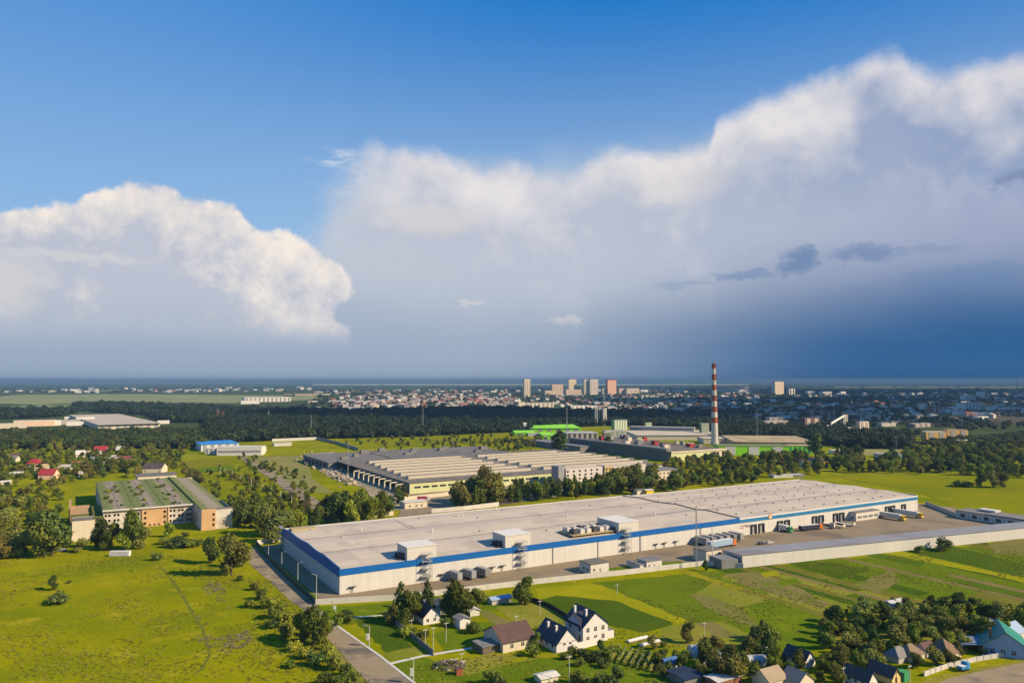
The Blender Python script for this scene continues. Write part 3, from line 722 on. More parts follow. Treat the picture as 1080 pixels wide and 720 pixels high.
# vehicles -------------------------------------------------------------------------------------------------
def wheel(b, x, y, r=.5, w=.3):
    n = 10; k = len(b.v)
    for yy in (y - w / 2, y + w / 2):
        for i in range(n): a = 2 * math.pi * i / n; b.v.append((x + r * math.cos(a), yy, r + r * math.sin(a)))
    for i in range(n): b.f.append((k + i, k + (i + 1) % n, k + n + (i + 1) % n, k + n + i)); b.m.append(0)
    b.f.append(tuple(range(k + n - 1, k - 1, -1))); b.m.append(0); b.f.append(tuple(range(k + n, k + 2 * n))); b.m.append(0)
def truck(label, cat, x, y, rz, trailer=None, cab=None, L=13.0, h=2.7, flat=False, group=None, tarp=None):
    """Local +x is the driving direction, origin under the rear end."""
    t = thing('truck' if cab else 'trailer', label, cat, (x, y, .052), rz, group)
    if trailer is not None:
        b = MB()
        if flat: b.box(0, L, -1.25, 1.25, 1.05, 1.3); b.box(0, .2, -1.25, 1.25, 1.3, 1.9); b.box(L - .2, L, -1.25, 1.25, 1.3, 2.5)
        else: b.box(0, L, -1.27, 1.27, 1.1, 1.1 + h)
        b.build('trailer_bed' if flat else 'cargo_box', trailer, t)
        if not flat:
            b = MB(); b.box(-.03, L + .03, -1.3, 1.3, 1.101 + h, 1.2 + h); b.build('box_roof', tarp or WHITE2, t)
        b = MB(); b.box(.5, L - .5, -.5, .5, .75, 1.09); b.build('chassis', DGREY, t)
        for wx in (1.6, 2.9, 4.2):
            for yy in (-1.05, 1.05): b = MB(); wheel(b, wx, yy); b.build('wheel', BLACK, t)
        if not cab:
            b = MB(); b.box(L - 2.6, L - 2.4, -.9, -.7, 0, 1.08); b.box(L - 2.6, L - 2.4, .7, .9, 0, 1.08); b.build('landing_leg', DGREY, t)
    if cab:
        o = L + .5 if trailer is not None else 0
        b = MB(); b.extr([(o, .7), (o + 2.3, .7), (o + 2.3, 1.9), (o + 2.0, 3.3), (o + .2, 3.5), (o, 3.2)], 'y', -1.22, 1.22); cb = b.build('cab', cab, t)
        b = MB(); b.add([(o + 2.33, -1.05, 2.0), (o + 2.33, 1.05, 2.0), (o + 2.06, 1.0, 3.15), (o + 2.06, -1.0, 3.15), (o + 2.26, -1.05, 1.95), (o + 2.0, -1.0, 3.2)], [(0, 1, 2, 3)]); b.build('windscreen', GL, cb)
        b = MB(); b.box(o - 2.4, o, -.5, .5, .7, 1.05); b.build('cab_frame', DGREY, t)
        for wx in (o + 1.3, o - 1.2):
            for yy in (-1.05, 1.05): b = MB(); wheel(b, wx, yy); b.build('wheel', BLACK, t)
    return t
def car(label, px, py, rz, mat, group=None, van=False):
    x, y = G(px, py); t = thing('parked_car', label, 'car', (x, y, .06), rz, group)
    hh = .5 if not van else .9
    b = MB(); b.extr([(-2.1, .35), (2.1, .35), (2.15, .75), (1.9, .95), (-2.05, 1.0), (-2.15, .7)], 'y', -.86, .86)
    b.extr([(-1.75, 1.0), (1.2, .96), (.55, 1.0 + hh), (-1.2, 1.02 + hh)], 'y', -.72, .72); b.build('body', mat, t)
    b = MB()
    for s in (-1, 1): b.add([(-1.5, s * .735, 1.04), (1.0, s * .735, 1.02), (.5, s * .735, .92 + hh), (-1.1, s * .735, .94 + hh)], [(0, 1, 2, 3) if s < 0 else (3, 2, 1, 0)])
    b.build('side_windows', GL, t)
    for wx in (-1.3, 1.3):
        for yy in (-.8, .8): b = MB(); wheel(b, wx, yy, .32, .2); b.build('wheel', BLACK, t)
    return t
OUT = GA - math.pi / 2            # driving direction away from the front
def dock(label, u, v, trailer, cab, **k): return truck(label, 'truck' if cab else 'trailer', *W(WO, u, v), OUT + k.pop('turn', 0), trailer, cab, **k)
tg = 'grey trailers standing at the front wall'
for i, u in enumerate((50.5, 57.5, 64.5)):
    dock(['grey boxed trailer at the wall, left of three by the first stair tower', 'middle of three grey boxed trailers by the first stair tower', 'grey boxed trailer with barred doors, right of three by the first stair tower'][i], u + 1, -.8, GREY if i < 2 else DCONC, None, L=7.5, h=3.0, group=tg, tarp=GREY, turn=.12)
for i in range(6):
    dock(['%s grey trailer from the left in the row before the step in the wall' % n for n in ('first', 'second', 'third', 'fourth', 'fifth', 'sixth')][i], 201 + i * 5.2, -1.2, (GREY, DCONC, GREY)[i % 3], None, L=9, h=3.2, group='grey trailers parked side by side', tarp=GREY)
truck('blue white truck with orange cab parked along the grey trailers', 'truck', *W(WO, 196.5, -15.5), GA + .03, PALEB, ORG, L=17, h=3.0)
dock('white trailer with yellow cab just right of the dark roofed annex', 364, .8, WHITE, YEL, L=17)
dock('white trailer with yellow cab docked at the far right end', 383, .8, WHITE, YEL, L=17)
dock('cream flat trailer pulled up left of the annex', 309, -1, CREAM, None, L=14, flat=True)
dock('second cream flat trailer beside the annex', 317, -3, WHITE, None, L=12, flat=True, turn=.2)
dock('white and pale green lorry backed onto a dock', 270.5, .8, WHITE, GREENP, L=6)
truck('orange flatbed carrying a dark covered load in the yard', 'truck', *W(WO, 279, -7), GA - .12, M('navy_tarp', (.03, .035, .06), .15), ORG, L=14, h=2.2)
truck('pale lorry cab standing alone in the yard', 'truck', *W(WO, 303, -11), GA + .4, None, CREAM)
car('white car parked before the workshop row', 1028, 544, ra, WHITE2, van=True)
car('white car beside the end of the long lean-to shed', 812, 573, LA, WHITE2); car('dark car left of the white car behind the long shed', 803, 574, LA, DGREY)
# masts, lamps
def lamp(px, py, top, label, arm=1.6, side=1, grp='street lamps', mat=None, box=False):
    x, y = G(px, py); h = HT(px, py, top); t = thing('street_lamp', label, 'street lamp', (x, y, 0), 0, grp)
    b = MB(); b.cyl(0, 0, 0, h, .16, .09, 8); b.build('pole', mat or CONCL, t)
    b = MB(); b.tube([(0, 0, h - .3), (side * arm * .5, 0, h + .25), (side * arm, 0, h + .3)], .06); a = b.build('arm', mat or CONCL, t)
    b = MB(); b.box(side * arm - .5, side * arm + .5, -.18, .18, h + .2, h + .42); b.build('lamp_head', GREY, a)
    if box: b = MB(); b.box(-1.0, -.2, -.45, .45, h * .32, h * .62); b.build('control_box', WHITE2, t)
    return t
yl = 'lamps inside the mesh fence at the warehouse end'
lamp(283, 588.5, 575, 'grey yard lamp nearest the back corner at the warehouse end', grp=yl)
lamp(297, 600, 582, 'second yard lamp from the back at the shaded warehouse end', grp=yl)
lamp(314, 616, 593, 'third yard lamp from the back at the shaded warehouse end', grp=yl)
lamp(333.5, 636, 606, 'tallest yard lamp standing at the fence corner', side=-1, grp=yl)
rl = 'white road lamps with control boxes'
lamp(354, 645, 635, 'white road lamp where the mesh fence meets the low wall', grp=rl, side=-1, box=True)
lamp(389.5, 681, 660, 'white road lamp beside the kerb above the first cross path', grp=rl, side=-1, box=True)
lamp(436, 720, 695, 'white road lamp below the second cross path', grp=rl, side=-1, box=True)
def pole(px, py, top, label, r=.13, mat=None, cross=True, grp=None, name='utility_pole'):
    x, y = G(px, py); h = HT(px, py, top); t = thing(name, label, 'pole', (x, y, 0), GA, grp)
    b = MB(); b.cyl(0, 0, 0, h, r, r * .65, 7); b.build('shaft', mat or CONCL, t)
    if cross:
        b = MB(); b.box(-.9, .9, -.06, .06, h - .7, h - .55); c = b.build('crossarm', mat or CONCL, t)
        for s in (-.8, 0, .8): b = MB(); b.cyl(s, 0, h - .55, h - .3, .07, n=6); b.build('insulator', GREY, c)
    return t
def mast(px, py, top, label, mat=GALV, w=.5, name='lattice_mast', cat='mast', taper=.5):
    x, y = G(px, py); h = HT(px, py, top); t = thing(name, label, cat, (x, y, 0), .3)
    b = MB(); n = max(5, int(h / (w * 2.2)))
    cs = [(-1, -1), (1, -1), (1, 1), (-1, 1)]; wd = lambda z: w * (1 - (1 - taper) * z / h)
    for a in cs: b.bar((a[0] * w, a[1] * w, 0), (a[0] * w * taper, a[1] * w * taper, h), max(.06, w * .12))
    for i in range(n):
        z0, z1 = h * i / n, h * (i + 1) / n
        for k in range(4):
            a, c = cs[k], cs[(k + 1) % 4]; b.bar((a[0] * wd(z0), a[1] * wd(z0), z0), (c[0] * wd(z1), c[1] * wd(z1), z1), max(.04, w * .07))
    b.build('lattice', mat, t)
    b = MB(); b.box(-w * .8, w * .8, -w * .8, w * .8, h, h + .4); b.bar((0, 0, h), (0, 0, h + 2.5), .05); b.build('mast_head', mat, t); return t
mast(735, 600, 538, 'tall thin lattice mast beside the cream gatehouse', w=.42)
pole(751.5, 595, 555, 'shorter round pole just right of the lattice mast', r=.3, cross=False)
# ------------------------------------------------------------------ derelict building with the overgrown roof
AO = G(245, 556)
ab = thing('derelict_building', 'derelict factory building with grass growing on its striped roof', 'building', (*AO, 0), GA)
def wins_row(u0, u1, step, w, zs, hh, pair=False):
    o = []; u = u0
    while u + w < u1:
        for z in zs:
            o.append((u, u + w, z, z + hh))
            if pair: o.append((u + w + .7, u + 2 * w + .7, z, z + hh))
        u += step
    return o
AW = M('derelict_white', (.60, .56, .49), .16, .25, streak=.16, stain=(.42, .33, .24))
AOr = M('derelict_ochre', (.58, .36, .18), .14, .25, streak=.15)
b = MB()
b.facade((-10, 0), (0, 0), 0, 11.6, [], .3, 0); b.facade((0, 0), (0, 44), 0, 11.6, wins_row(2, 43, 5, 1.4, (1.5, 4.7, 7.9), 1.5), .3, 0)
b.facade((-18, -1.5), (-10, -1.5), 0, 12.6, [(6.2, 7.4, z, z + 1.6) for z in (2.2, 5.2, 8.4)], .3, 1); b.facade((-10, -1.5), (-10, 0), 0, 12.6, [], .3, 1)
b.facade((-18, 30), (-18, -1.5), 0, 12.0, [], .3, 0)
sp = [(-69, -58, 0), (-58, -48, 0), (-48, -33, 1), (-33, -18, 0)]
for u0, u1, mm in sp:
    zs = (1.3, 4.6, 7.7); L = u1 - u0
    if mm: b.facade((u0, 29.2), (u1, 29.2), 0, 11.3, [(k, k + 1.3, z, z + 1.5) for k in (1.2, L - 2.8) for z in zs] + [(k, k + 1.2, .4, 1.25 + .2) for k in (4, 6.6, 9.2)], .4, 1)
    else: b.facade((u0, 30), (u1, 30), 0, 11, wins_row(.8, L - 1.8, 4.8, 1.25, zs, 1.45, True), .4, 0)
b.facade((-69, 60), (-69, 30), 0, 11, [], .3, 0); b.facade((-48, 30), (-48, 29.2), 0, 11.3, [], .2, 1); b.facade((-33, 29.2), (-33, 30), 0, 11.3, [], .2, 1)
b.facade((0, 44), (0, 178), 0, 9.5, wins_row(3, 130, 8, 3, (3.5,), 3.5), .3, 0); b.facade((-69, 178), (-69, 60), 0, 11, [], .3, 0); b.facade((0, 178), (-69, 178), 0, 11, [], .3, 0)
b.box(-33.4, -32.7, 28.6, 29.19, 0, 12.2, 1)
b.build('wall', [AW, AOr], ab)
def mossmat(lo=2.6, hi=4.2):
    m, nt, bs = newmat('overgrown_roof')
    tc = N(nt, 'ShaderNodeTexCoord'); sep = N(nt, 'ShaderNodeSeparateXYZ'); nt.links.new(tc.outputs['Object'], sep.inputs[0])
    n1 = N(nt, 'ShaderNodeTexNoise'); n1.inputs['Scale'].default_value = .25; n1.inputs['Detail'].default_value = 7; n1.inputs['Roughness'].default_value = .7; nt.links.new(tc.outputs['Object'], n1.inputs['Vector'])
    a = N(nt, 'ShaderNodeMath', operation='MULTIPLY_ADD'); a.inputs[1].default_value = 17.0; nt.links.new(n1.outputs[0], a.inputs[0]); nt.links.new(sep.outputs[0], a.inputs[2])
    pp = N(nt, 'ShaderNodeMath', operation='PINGPONG'); pp.inputs[1].default_value = 8.6; nt.links.new(a.outputs[0], pp.inputs[0])
    mr = N(nt, 'ShaderNodeMapRange'); mr.inputs['From Min'].default_value = lo; mr.inputs['From Max'].default_value = hi; nt.links.new(pp.outputs[0], mr.inputs['Value'])
    mx = N(nt, 'ShaderNodeMix', data_type='RGBA'); nt.links.new(mr.outputs[0], mx.inputs[0]); mx.inputs[6].default_value = (.23, .19, .135, 1); mx.inputs[7].default_value = (.115, .14, .026, 1)
    col = mul_color(nt, mx.outputs[2], n1.outputs[0], .35, 1.65)
    nt.links.new(col, bs.inputs['Base Color']); bs.inputs['Roughness'].default_value = .95
    return m
b = MB(); b.box(-69.4, -18.01, 29.0, 178.3, 11.31, 11.9)
for k in range(7): b.box(-69 + k * 8.4, -68.4 + k * 8.4, 32, 176, 11.905, 12.08)
r_ = b.build('roof', mossmat(), ab)
b = MB(); b.box(-69.5, -18.02, 28.3, 28.99, 11.2, 12.1); b.build('cornice', CONCL, r_)
b = MB(); b.extr([(-18, 12.2), (-9, 10.8), (.4, 9.55), (.4, 9.9), (-9, 11.4), (-18, 12.8)], 'y', 5, 178); b.build('roof', mossmat(3.0, 5.4), ab)
b = MB(); b.box(-18.2, .2, .2, 4.9, 11.62, 12.0); b.build('roof', BITUM, ab)
b = MB(); b.box(-40, -12, 178.5, 200, 0, 13.5); pb = b.build('rear_penthouse', CREAM, ab); b = MB(); b.box(-41, -11, 178.4, 201, 13.51, 14.0); b.build('penthouse_roof', BITUM, pb)
for k in range(3): b = MB(); b.box(-34 + k * 3.6, -31.6 + k * 3.6, 178.38, 178.49, 9.8, 11.6); b.build('window', GL, pb)
# left stair tower and the roofless wing behind it
TW = thing('stair_tower_block', 'windowless beige tower block at the left corner of the derelict building', 'tower', (*G(75.5, 571), 0), GA)
b = MB(); b.facade((0, 0), (11, 0), 0, 11.2, [], .3); b.facade((11, 0), (11, 14), 0, 11.2, [(1.5, 3, z, z + 2) for z in (1.5, 4.8, 8)], .6); b.facade((0, 14), (0, 0), 0, 11.2, [], .3); b.facade((11, 14), (0, 14), 0, 11.2, [], .3)
b.build('wall', CREAM, TW); b = MB(); b.box(.2, 10.8, .2, 13.8, 10.6, 11.0); b.box(-.1, 11.1, -.1, .5, 11.21, 11.7); b.build('roof', BITUM, TW)
LW = thing('roofless_wing', 'roofless low wing with broken walls and weeds, left of the grassy roof', 'ruin', (*G(75.5, 571), 0), GA)
b = MB(); b.facade((-1, 15), (-1, 75), 0, 8.5, [], .3); b.facade((-1, 75), (-1, 15), 0, 8.5, [], .3); b.box(-1, 10, 15, 15.6, 0, 8)
for v in (30, 47, 60): b.box(-.6, 9, v, v + 1.2, 0, 8.6 if v > 40 else 7.5)
b.box(-1.6, -.2, 70, 76, 0, 13); b.box(9.2, 10, 15, 28, 0, 8); b.box(-1, 10, 75.1, 76, 0, 9)
b.box(11.2, 16.5, 14.6, 74, 0, 8.2)
b.build('wall', M('link_ochre', (.42, .28, .17), .2, .3, streak=.15), LW)
b = MB(); b.box(-.6, 9, 15.7, 29.9, 7.3, 7.6); b.box(-.6, 9, 31.3, 46.8, 7.6, 7.9); b.box(11.1, 16.6, 14.4, 74.1, 8.203, 8.5); b.build('roof', field('roof_weeds', (.2, .18, .07), (.12, .15, .02), .1), LW)
t_ = thing('white_container', 'long white container box lying in the meadow before the derelict building', 'container', (*G(115, 586.5), 0), .02)
b = MB(); b.box(0, 10, 0, 2.4, .1, 2.5); b.build('body', WHITE2, t_); b = MB(); [b.box(.4 + i * .8, .5 + i * .8, -.05, -.003, .2, 2.4) for i in range(12)]; b.build('ribs', WHITE2, t_)
t_ = thing('parked_car', 'dark car standing in the grass near the beige tower', 'car', (*G(66, 581), 0), .1)
car_dummy = t_
b = MB(); b.extr([(-2.1, .3), (2.1, .3), (2.1, .8), (1.2, .95), (.6, 1.5), (-1.2, 1.5), (-2.1, .95)], 'y', -.85, .85); b.build('body', GREY, t_)
for wx in (-1.3, 1.3):
    for yy in (-.82, .82): b = MB(); wheel(b, wx, yy, .32, .2); b.build('wheel', BLACK, t_)
# ------------------------------------------------------------------ generic pitched-roof house
def house(name, label, cat, px, py, du, dv, h, rise, wall, roof, ridge='x', rz=GA, wins=None, chim=(), hip=0.0, over=.5, group=None, world=None, detail=True, gwall=None):
    """Origin is the front-left ground corner as seen; +x along the sunlit front, +y away."""
    x, y = world or G(px, py); t = thing(name, label, cat, (x, y, 0), rz, group)
    if cat == 'house' and name == 'cottage': t.scale = (.76, .76, .84)
    wins = wins or {}
    b = MB(); f = wins.get('f', []); l = wins.get('l', [])
    b.facade((0, 0), (du, 0), 0, h, f, .22); b.facade((du, 0), (du, dv), 0, h, [], .2); b.facade((du, dv), (0, dv), 0, h, [], .2)
    b.facade((0, dv), (0, 0), 0, h, [(dv - o[1], dv - o[0], o[2], o[3]) for o in l], .22)
    zr = h + rise
    if not hip:
        if ridge == 'x': b.add([(0, 0, h), (0, dv, h), (0, dv / 2, zr), (du, 0, h), (du, dv, h), (du, dv / 2, zr)], [(0, 2, 1), (3, 4, 5)])
        else: b.add([(0, 0, h), (du, 0, h), (du / 2, 0, zr), (0, dv, h), (du, dv, h), (du / 2, dv, zr)], [(0, 1, 2), (3, 5, 4)])
    b.build('wall', wall, t)
    b = MB(); th = .16; e = over
    if ridge == 'x': hw, a0, a1 = dv / 2, -e, du + e
    else: hw, a0, a1 = du / 2, -e, dv + e
    k = rise / hw; ze = h - e * k + .02; zt = zr + .02
    if hip:
        hx = hip * hw
        for o in (0, th):
            pass
        L_ = (a0, a1); 
        P = [(-e, a0, ze), (2 * hw + e, a0, ze), (2 * hw + e, a1, ze), (-e, a1, ze), (hw, a0 + e + hx, zt + .1), (hw, a1 - e - hx, zt + .1)]
        sw = (lambda p: (p[1], p[0], p[2])) if ridge == 'x' else (lambda p: p)
        fs = [(0, 1, 4), (1, 2, 5, 4), (2, 3, 5), (3, 0, 4, 5), (3, 2, 1, 0)]
        b.add([sw(p) for p in P], fs)
    else:
        prof_ = [(-e, ze), (hw, zt), (2 * hw + e, ze), (2 * hw + e, ze + th), (hw, zt + th), (-e, ze + th)]
        b.extr(prof_, 'x' if ridge == 'x' else 'y', a0, a1)
    r = b.build('roof', roof, t)
    for cx, cy, ch in chim:
        b = MB(); b.box(cx - .35, cx + .35, cy - .35, cy + .35, h, ch); b.box(cx - .45, cx + .45, cy - .45, cy + .45, ch + .003, ch + .2); b.build('chimney', WHITE2 if wall in (WHITE, WHITE2) else BRICK, r)
    if detail:
        for o in f:
            dr = o[2] < .3
            b = MB(); b.box(o[0] + .02, o[1] - .02, .14, .18, o[2], o[3]); wn = b.build('door' if dr else 'window', (BROWN if dr else GL), t)
            if not dr:
                b = MB(); c = (o[0] + o[1]) / 2; b.box(c - .04, c + .04, .08, .135, o[2], o[3]); b.box(o[0], o[1], .08, .134, (o[2] + o[3]) / 2 + .2, (o[2] + o[3]) / 2 + .28); b.build('frame', WHITE2, wn)
        for o in l:
            b = MB(); b.box(.14, .18, o[0] + .02, o[1] - .02, o[2], o[3]); b.build('window', GL, t)
    return t
def wr(us, w, z, hh): return [(u, u + w, z, z + hh) for u in us]
# the white two-storey house: two crossing gables
h1 = house('white_house', 'white two storey house with steep navy roof and crossing gables', 'house', 615, 680, 10.5, 11, 6.0, 4.3, WHITE2, NAVY, 'y',
           wins={'f': wr((1.4, 4.6, 7.8), 1.3, 1.0, 1.5) + wr((1.4, 4.6, 7.8), 1.3, 3.9, 1.5), 'l': wr((1.5, 7.2), 1.2, 1.0, 1.8) + wr((1.5, 7.2), 1.2, 3.9, 1.5)}, chim=((3.2, 2.6, 10.7), (2.4, 8.2, 10.7)))
b = MB(); b.add([(-.01, 1.2, 6.0), (-.01, 9.8, 6.0), (-.01, 5.5, 9.4)], [(0, 2, 1)]); b.build('gable_wall', WHITE2, h1)
b = MB(); b.extr([(.7, 5.72), (5.5, 9.45), (10.3, 5.72), (10.3, 5.88), (5.5, 9.62), (.7, 5.88)], 'x', -.5, 5.2); b.build('cross_roof', NAVY, h1)
b = MB(); b.box(10.51, 14, 1, 7, 0, 2.6); b.build('terrace_wall', WHITE2, h1); b = MB(); b.box(10.6, 13.8, 1.1, 6.9, 2.61, 2.8); b.build('terrace_floor', SLATE, h1)
wall_line('garden_wall', 'low white garden wall joining the two navy roofed white buildings', [(604, 686.5), (616, 683), (632, 678.5)], 2.3, .35, WHITE2)
h2 = house('garage_house', 'white outbuilding with large dark navy roof left of the two storey house', 'house', 587, 688.5, 8.8, 13, 2.8, 4.6, WHITE2, NAVY, 'y', wins={'f': wr((2.6, 5.0), 1.1, 2.0, 1.2), 'l': wr((2, 5.5, 9), 1.2, 1.0, 1.1)}, chim=((2.6, 4, 7.3), (2.6, 9, 7.3)))
h3 = house('bungalow', 'cream bungalow with brown tiled roof on the lawn', 'house', 530.5, 688.5, 12.2, 13.5, 3.6, 3.4, CREAM, BROWN, 'x', wins={'f': wr((2.8, 7.0), 1.2, 1.1, 1.4), 'l': wr((2, 8), 1.3, 1.0, 1.5)}, over=.7)
b = MB(); b.box(-6.5, -.3, 2, 9, 0, 2.4); b.build('lean_to', WOOD, h3); b = MB(); b.box(-6.8, -.75, 1.7, 9.3, 2.41, 2.6); b.build('porch_roof', SLATE, h3)
h4 = house('small_house', 'small white gabled house with dark blue roof among trees by the low wall', 'house', 446.5, 659, 6.8, 10.5, 2.8, 3.2, WHITE2, NAVY, 'y', wins={'f': wr((1.2, 4.0), 1.1, .9, 1.2)}, chim=((3.4, 7, 6.8),))
house('garden_shed', 'white shed with grey roof just behind the small navy roofed house', 'shed', 464.5, 648, 5.0, 7, 3.0, 1.5, WHITE2, SLATE, 'y', wins={'f': wr((1.8,), 1.1, .9, 1.2)})
house('garden_shed', 'small white cube shed with grey roof on the lawn, right of the small house', 'shed', 485.0, 663.5, 4.2, 5, 3.3, .7, WHITE2, SLATE, 'y')
house('garden_shed', 'pale grey low shed beside the bare soil patch behind the big garden tree', 'shed', 496, 650, 4, 10, 2, .8, CONCL, M('pale_sheet', (.5, .5, .5), .1), 'y')
house('garden_shed', 'long low grey blue shed at the back of the dry garden', 'shed', 519, 638, 9, 4, 2.0, .7, CONC, PALEB, 'x')
house('garden_shed', 'tiny pale shed cut by the bottom edge below the white house', 'shed', 571, 721.5, 6, 4, 1.6, .5, CREAM, CONCL, 'x')
wall_line('garden_wall', 'dark grey board fence running down between two lawns', [(406, 650), (430, 669), (457, 691)], 1.9, .25, DCONC, 3, 'fence')
wall_line('board_fence', 'black board fence along the dark green crop', [(557, 632), (580, 641), (603, 655)], 1.8, .12, M('black_boards', (.03, .028, .025), .2), 3, 'fence')
# log pile with red bin
pile = thing('wood_pile', 'heap of grey brown sawn wood and branches at the end of the fence', 'wood pile', (*G(474, 703), 0), .3)
b = MB()
for i in range(130):
    a, r = rnd.uniform(0, 6.28), rnd.random() ** .5; x, y = math.cos(a) * r * 5.5, math.sin(a) * r * 4; z = (1 - r) * 2.4 + .15; d = rnd.uniform(0, 3.14); l = rnd.uniform(.6, 2)
    b.bar((x, y, z), (x + math.cos(d) * l, y + math.sin(d) * l, max(.1, z + rnd.uniform(-.4, .4))), rnd.uniform(.08, .2), 0 if rnd.random() < .7 else 1, 5)
b.build('logs', [WOOD, CONC], pile)
t_ = thing('metal_bin', 'rusty red metal bin at the foot of the wood pile', 'bin', (*G(484, 711), 0), .4); b = MB(); b.prism([(-1, -.8), (1, -.8), (1.1, .8), (-1.1, .8)], 0, 2); b.build('body', M('rust', (.33, .09, .04), .25, 1), t_); b = MB(); b.box(-1.15, 1.15, -.95, .95, 2.003, 2.12); b.build('rim', BROWN, t_)
# cold frames and the vineyard rows
for i, (p, q) in enumerate((((664, 678), (684, 673)), ((678, 682), (697, 677)))):
    t_ = thing('cold_frame', ['long white covered seed bed, left of two beside the vine rows', 'long white covered seed bed, right of two beside the vine rows'][i], 'seed bed', (*G(*p), 0), math.atan2(G(*q)[1] - G(*p)[1], G(*q)[0] - G(*p)[0]), 'white covered seed beds')
    L = (Vector(G(*q)) - Vector(G(*p))).length; b = MB(); b.extr([(0, 0), (0, .6), (.9, .95), (1.8, .6), (1.8, 0)], 'x', 0, L); b.build('cover', WHITE2, t_); b = MB(); b.box(-.1, L + .1, -.15, -.02, 0, .35); b.build('board', WOOD, t_)
vine = FOL['light']
ordn = ['first', 'second', 'third', 'fourth', 'fifth', 'sixth', 'seventh', 'eighth', 'ninth', 'tenth', 'eleventh', 'twelfth', 'thirteenth', 'fourteenth', 'fifteenth', 'sixteenth', 'seventeenth', 'eighteenth', 'nineteenth', 'twentieth']
for i in range(8):
    p0, p1 = G(654 + i * 6.4, 685 + i * 1.6), G(645 + i * 6.8, 697 + i * 1.9)
    t_ = thing('vine_row', ordn[i] + ' vine row from the left on pale stakes beside the cold frames', 'vine row', (*p0, 0), math.atan2(p1[1] - p0[1], p1[0] - p0[0]), 'vine rows on stakes')
    L = math.hypot(p1[0] - p0[0], p1[1] - p0[1]); b = MB(); k = int(L / 2.2)
    for j in range(k + 1): b.box(j * 2.2 - .12, j * 2.2 + .12, -.12, .12, 0, 1.7)
    b.build('stakes', CONCL, t_)
    cm = crown_mesh('vine', 40 + i, [(j * L / 12, rnd.uniform(-.15, .15), .9, .62, .55) for j in range(13)], 260, .28, vine); link(bpy.data.objects.new('leaves', cm), t_)
# greenhouses
def tunnel(label, px, py, L, w, h, rz, mat):
    t = thing('greenhouse', label, 'greenhouse', (*G(px, py), 0), rz); n = 9
    pr = [(-w / 2 * math.cos(math.pi * i / n), h * math.sin(math.pi * i / n)) for i in range(n + 1)]
    b = MB(); b.extr(pr, 'x', 0, L); b.build('film', mat, t, smooth=False); b = MB()
    for x in (0, L * .25, L * .5, L * .75, L): b.tube([(x, p * 1.01, z * 1.01) for p, z in pr], .05)
    b.build('hoops', GALV, t); return t
tunnel('pale grey film greenhouse tunnel above the blue shed', 728, 691, 8.5, 6.5, 3.3, GA * .3, PLAST)
tunnel('grey film greenhouse tunnel half hidden left of the dark roofed cottage', 788, 700, 7, 5, 2.8, .1, PLAST)
tunnel('small whitish film tunnel peeping over the bushes near the dark cottage', 806, 686, 3.5, 4, 2.4, .1, M('white_film', (.62, .6, .55), .06))
house('garden_shed', 'bright blue shed with pale end at the vine rows', 'shed', 704, 706, 4.5, 3.5, 1.9, .9, WHITE2, M('strong_blue', (.06, .16, .36), .1), 'x')
house('garden_shed', 'pale green roofed shed below the grey greenhouse tunnel', 'shed', 755, 700, 4.6, 6, 2.2, 1.2, CREAM, M('pale_green_sheet', (.42, .55, .45), .1), 'y')
house('garden_hut', 'tiny hut with pointed blue grey roof at the bottom gardens', 'hut', 759, 713, 2.6, 2.6, 1.7, 1.3, WOOD, PALEB, 'y', hip=1.0)
house('long_garage', 'long cream roofed garage cut by the bottom edge', 'garage', 757, 727, 10, 5, 2.2, .3, BRICK, CONCL, 'x')
house('garden_shed', 'dark blue flat shed roof at the bottom edge below the blue shed', 'shed', 722, 724, 7, 8, 2.0, .4, DCONC, M('dark_blue_sheet', (.012, .03, .07), .2), 'x')
house('cottage', 'cottage with dark slate roof and bright white gable among garden bushes', 'house', 849, 705, 6.5, 11, 2.6, 3.2, WHITE2, M('dark_slate', (.07, .07, .075), .2), 'y', wins={'f': wr((1.2, 3.8), 1.1, .9, 1.2)})
house('cottage', 'beige tiled roof cottage cut by the bottom edge', 'house', 812, 727, 9.5, 9, 2.6, 3.0, CREAM, M('beige_tiles', (.36, .28, .19), .15), 'x')
house('cottage', 'dark brown roofed cottage right of the beige roof', 'house', 842, 728, 9, 8, 2.4, 3.0, CREAM, DCONC, 'y')
house('cottage', 'grey cottage with dark roof and white gable beside a pale pole', 'house', 916, 727, 5.6, 11, 2.6, 3.0, WHITE2, M('dark_slate', (.07, .07, .075), .2), 'y', wins={'f': wr((1.6,), 1.2, .8, 1.3), 'l': wr((2, 5, 8), 1.0, 1, 1.2)})
house('cottage', 'cottage with yellow gable and green door near the bottom road', 'house', 941, 722, 5.4, 11, 2.6, 2.8, M('yellow_wall', (.68, .5, .2), .08), M('dark_slate', (.07, .07, .075), .2), 'y', wins={'f': [(1.9, 3.3, .1, 2.2)]})
t_ = thing('garden_kiosk', 'small bright green kiosk right of the yellow gabled cottage', 'kiosk', (*G(954, 719), 0), GA); b = MB(); b.box(0, 2.4, 0, 2.4, 0, 2.5); b.build('wall', GREENP, t_); b = MB(); b.box(-.2, 2.6, -.2, 2.6, 2.503, 2.7); b.build('roof', GREENP, t_)
house('cottage', 'dark roofed old cottage among trees above the yellow gabled one', 'house', 948, 700, 9, 7, 2.4, 2.6, CONC, DCONC, 'x', hip=.8)
house('cottage', 'brown ridged long cottage roof, left of the domed brown roof', 'house', 962, 699, 9, 8, 2.6, 3.0, CREAM, M('worn_brown', (.22, .155, .1), .2), 'x', hip=.8)
house('cottage', 'white walled brown roofed cottage under the trees', 'house', 978, 694, 7, 6, 2.6, 2.4, WHITE, BROWN, 'x')
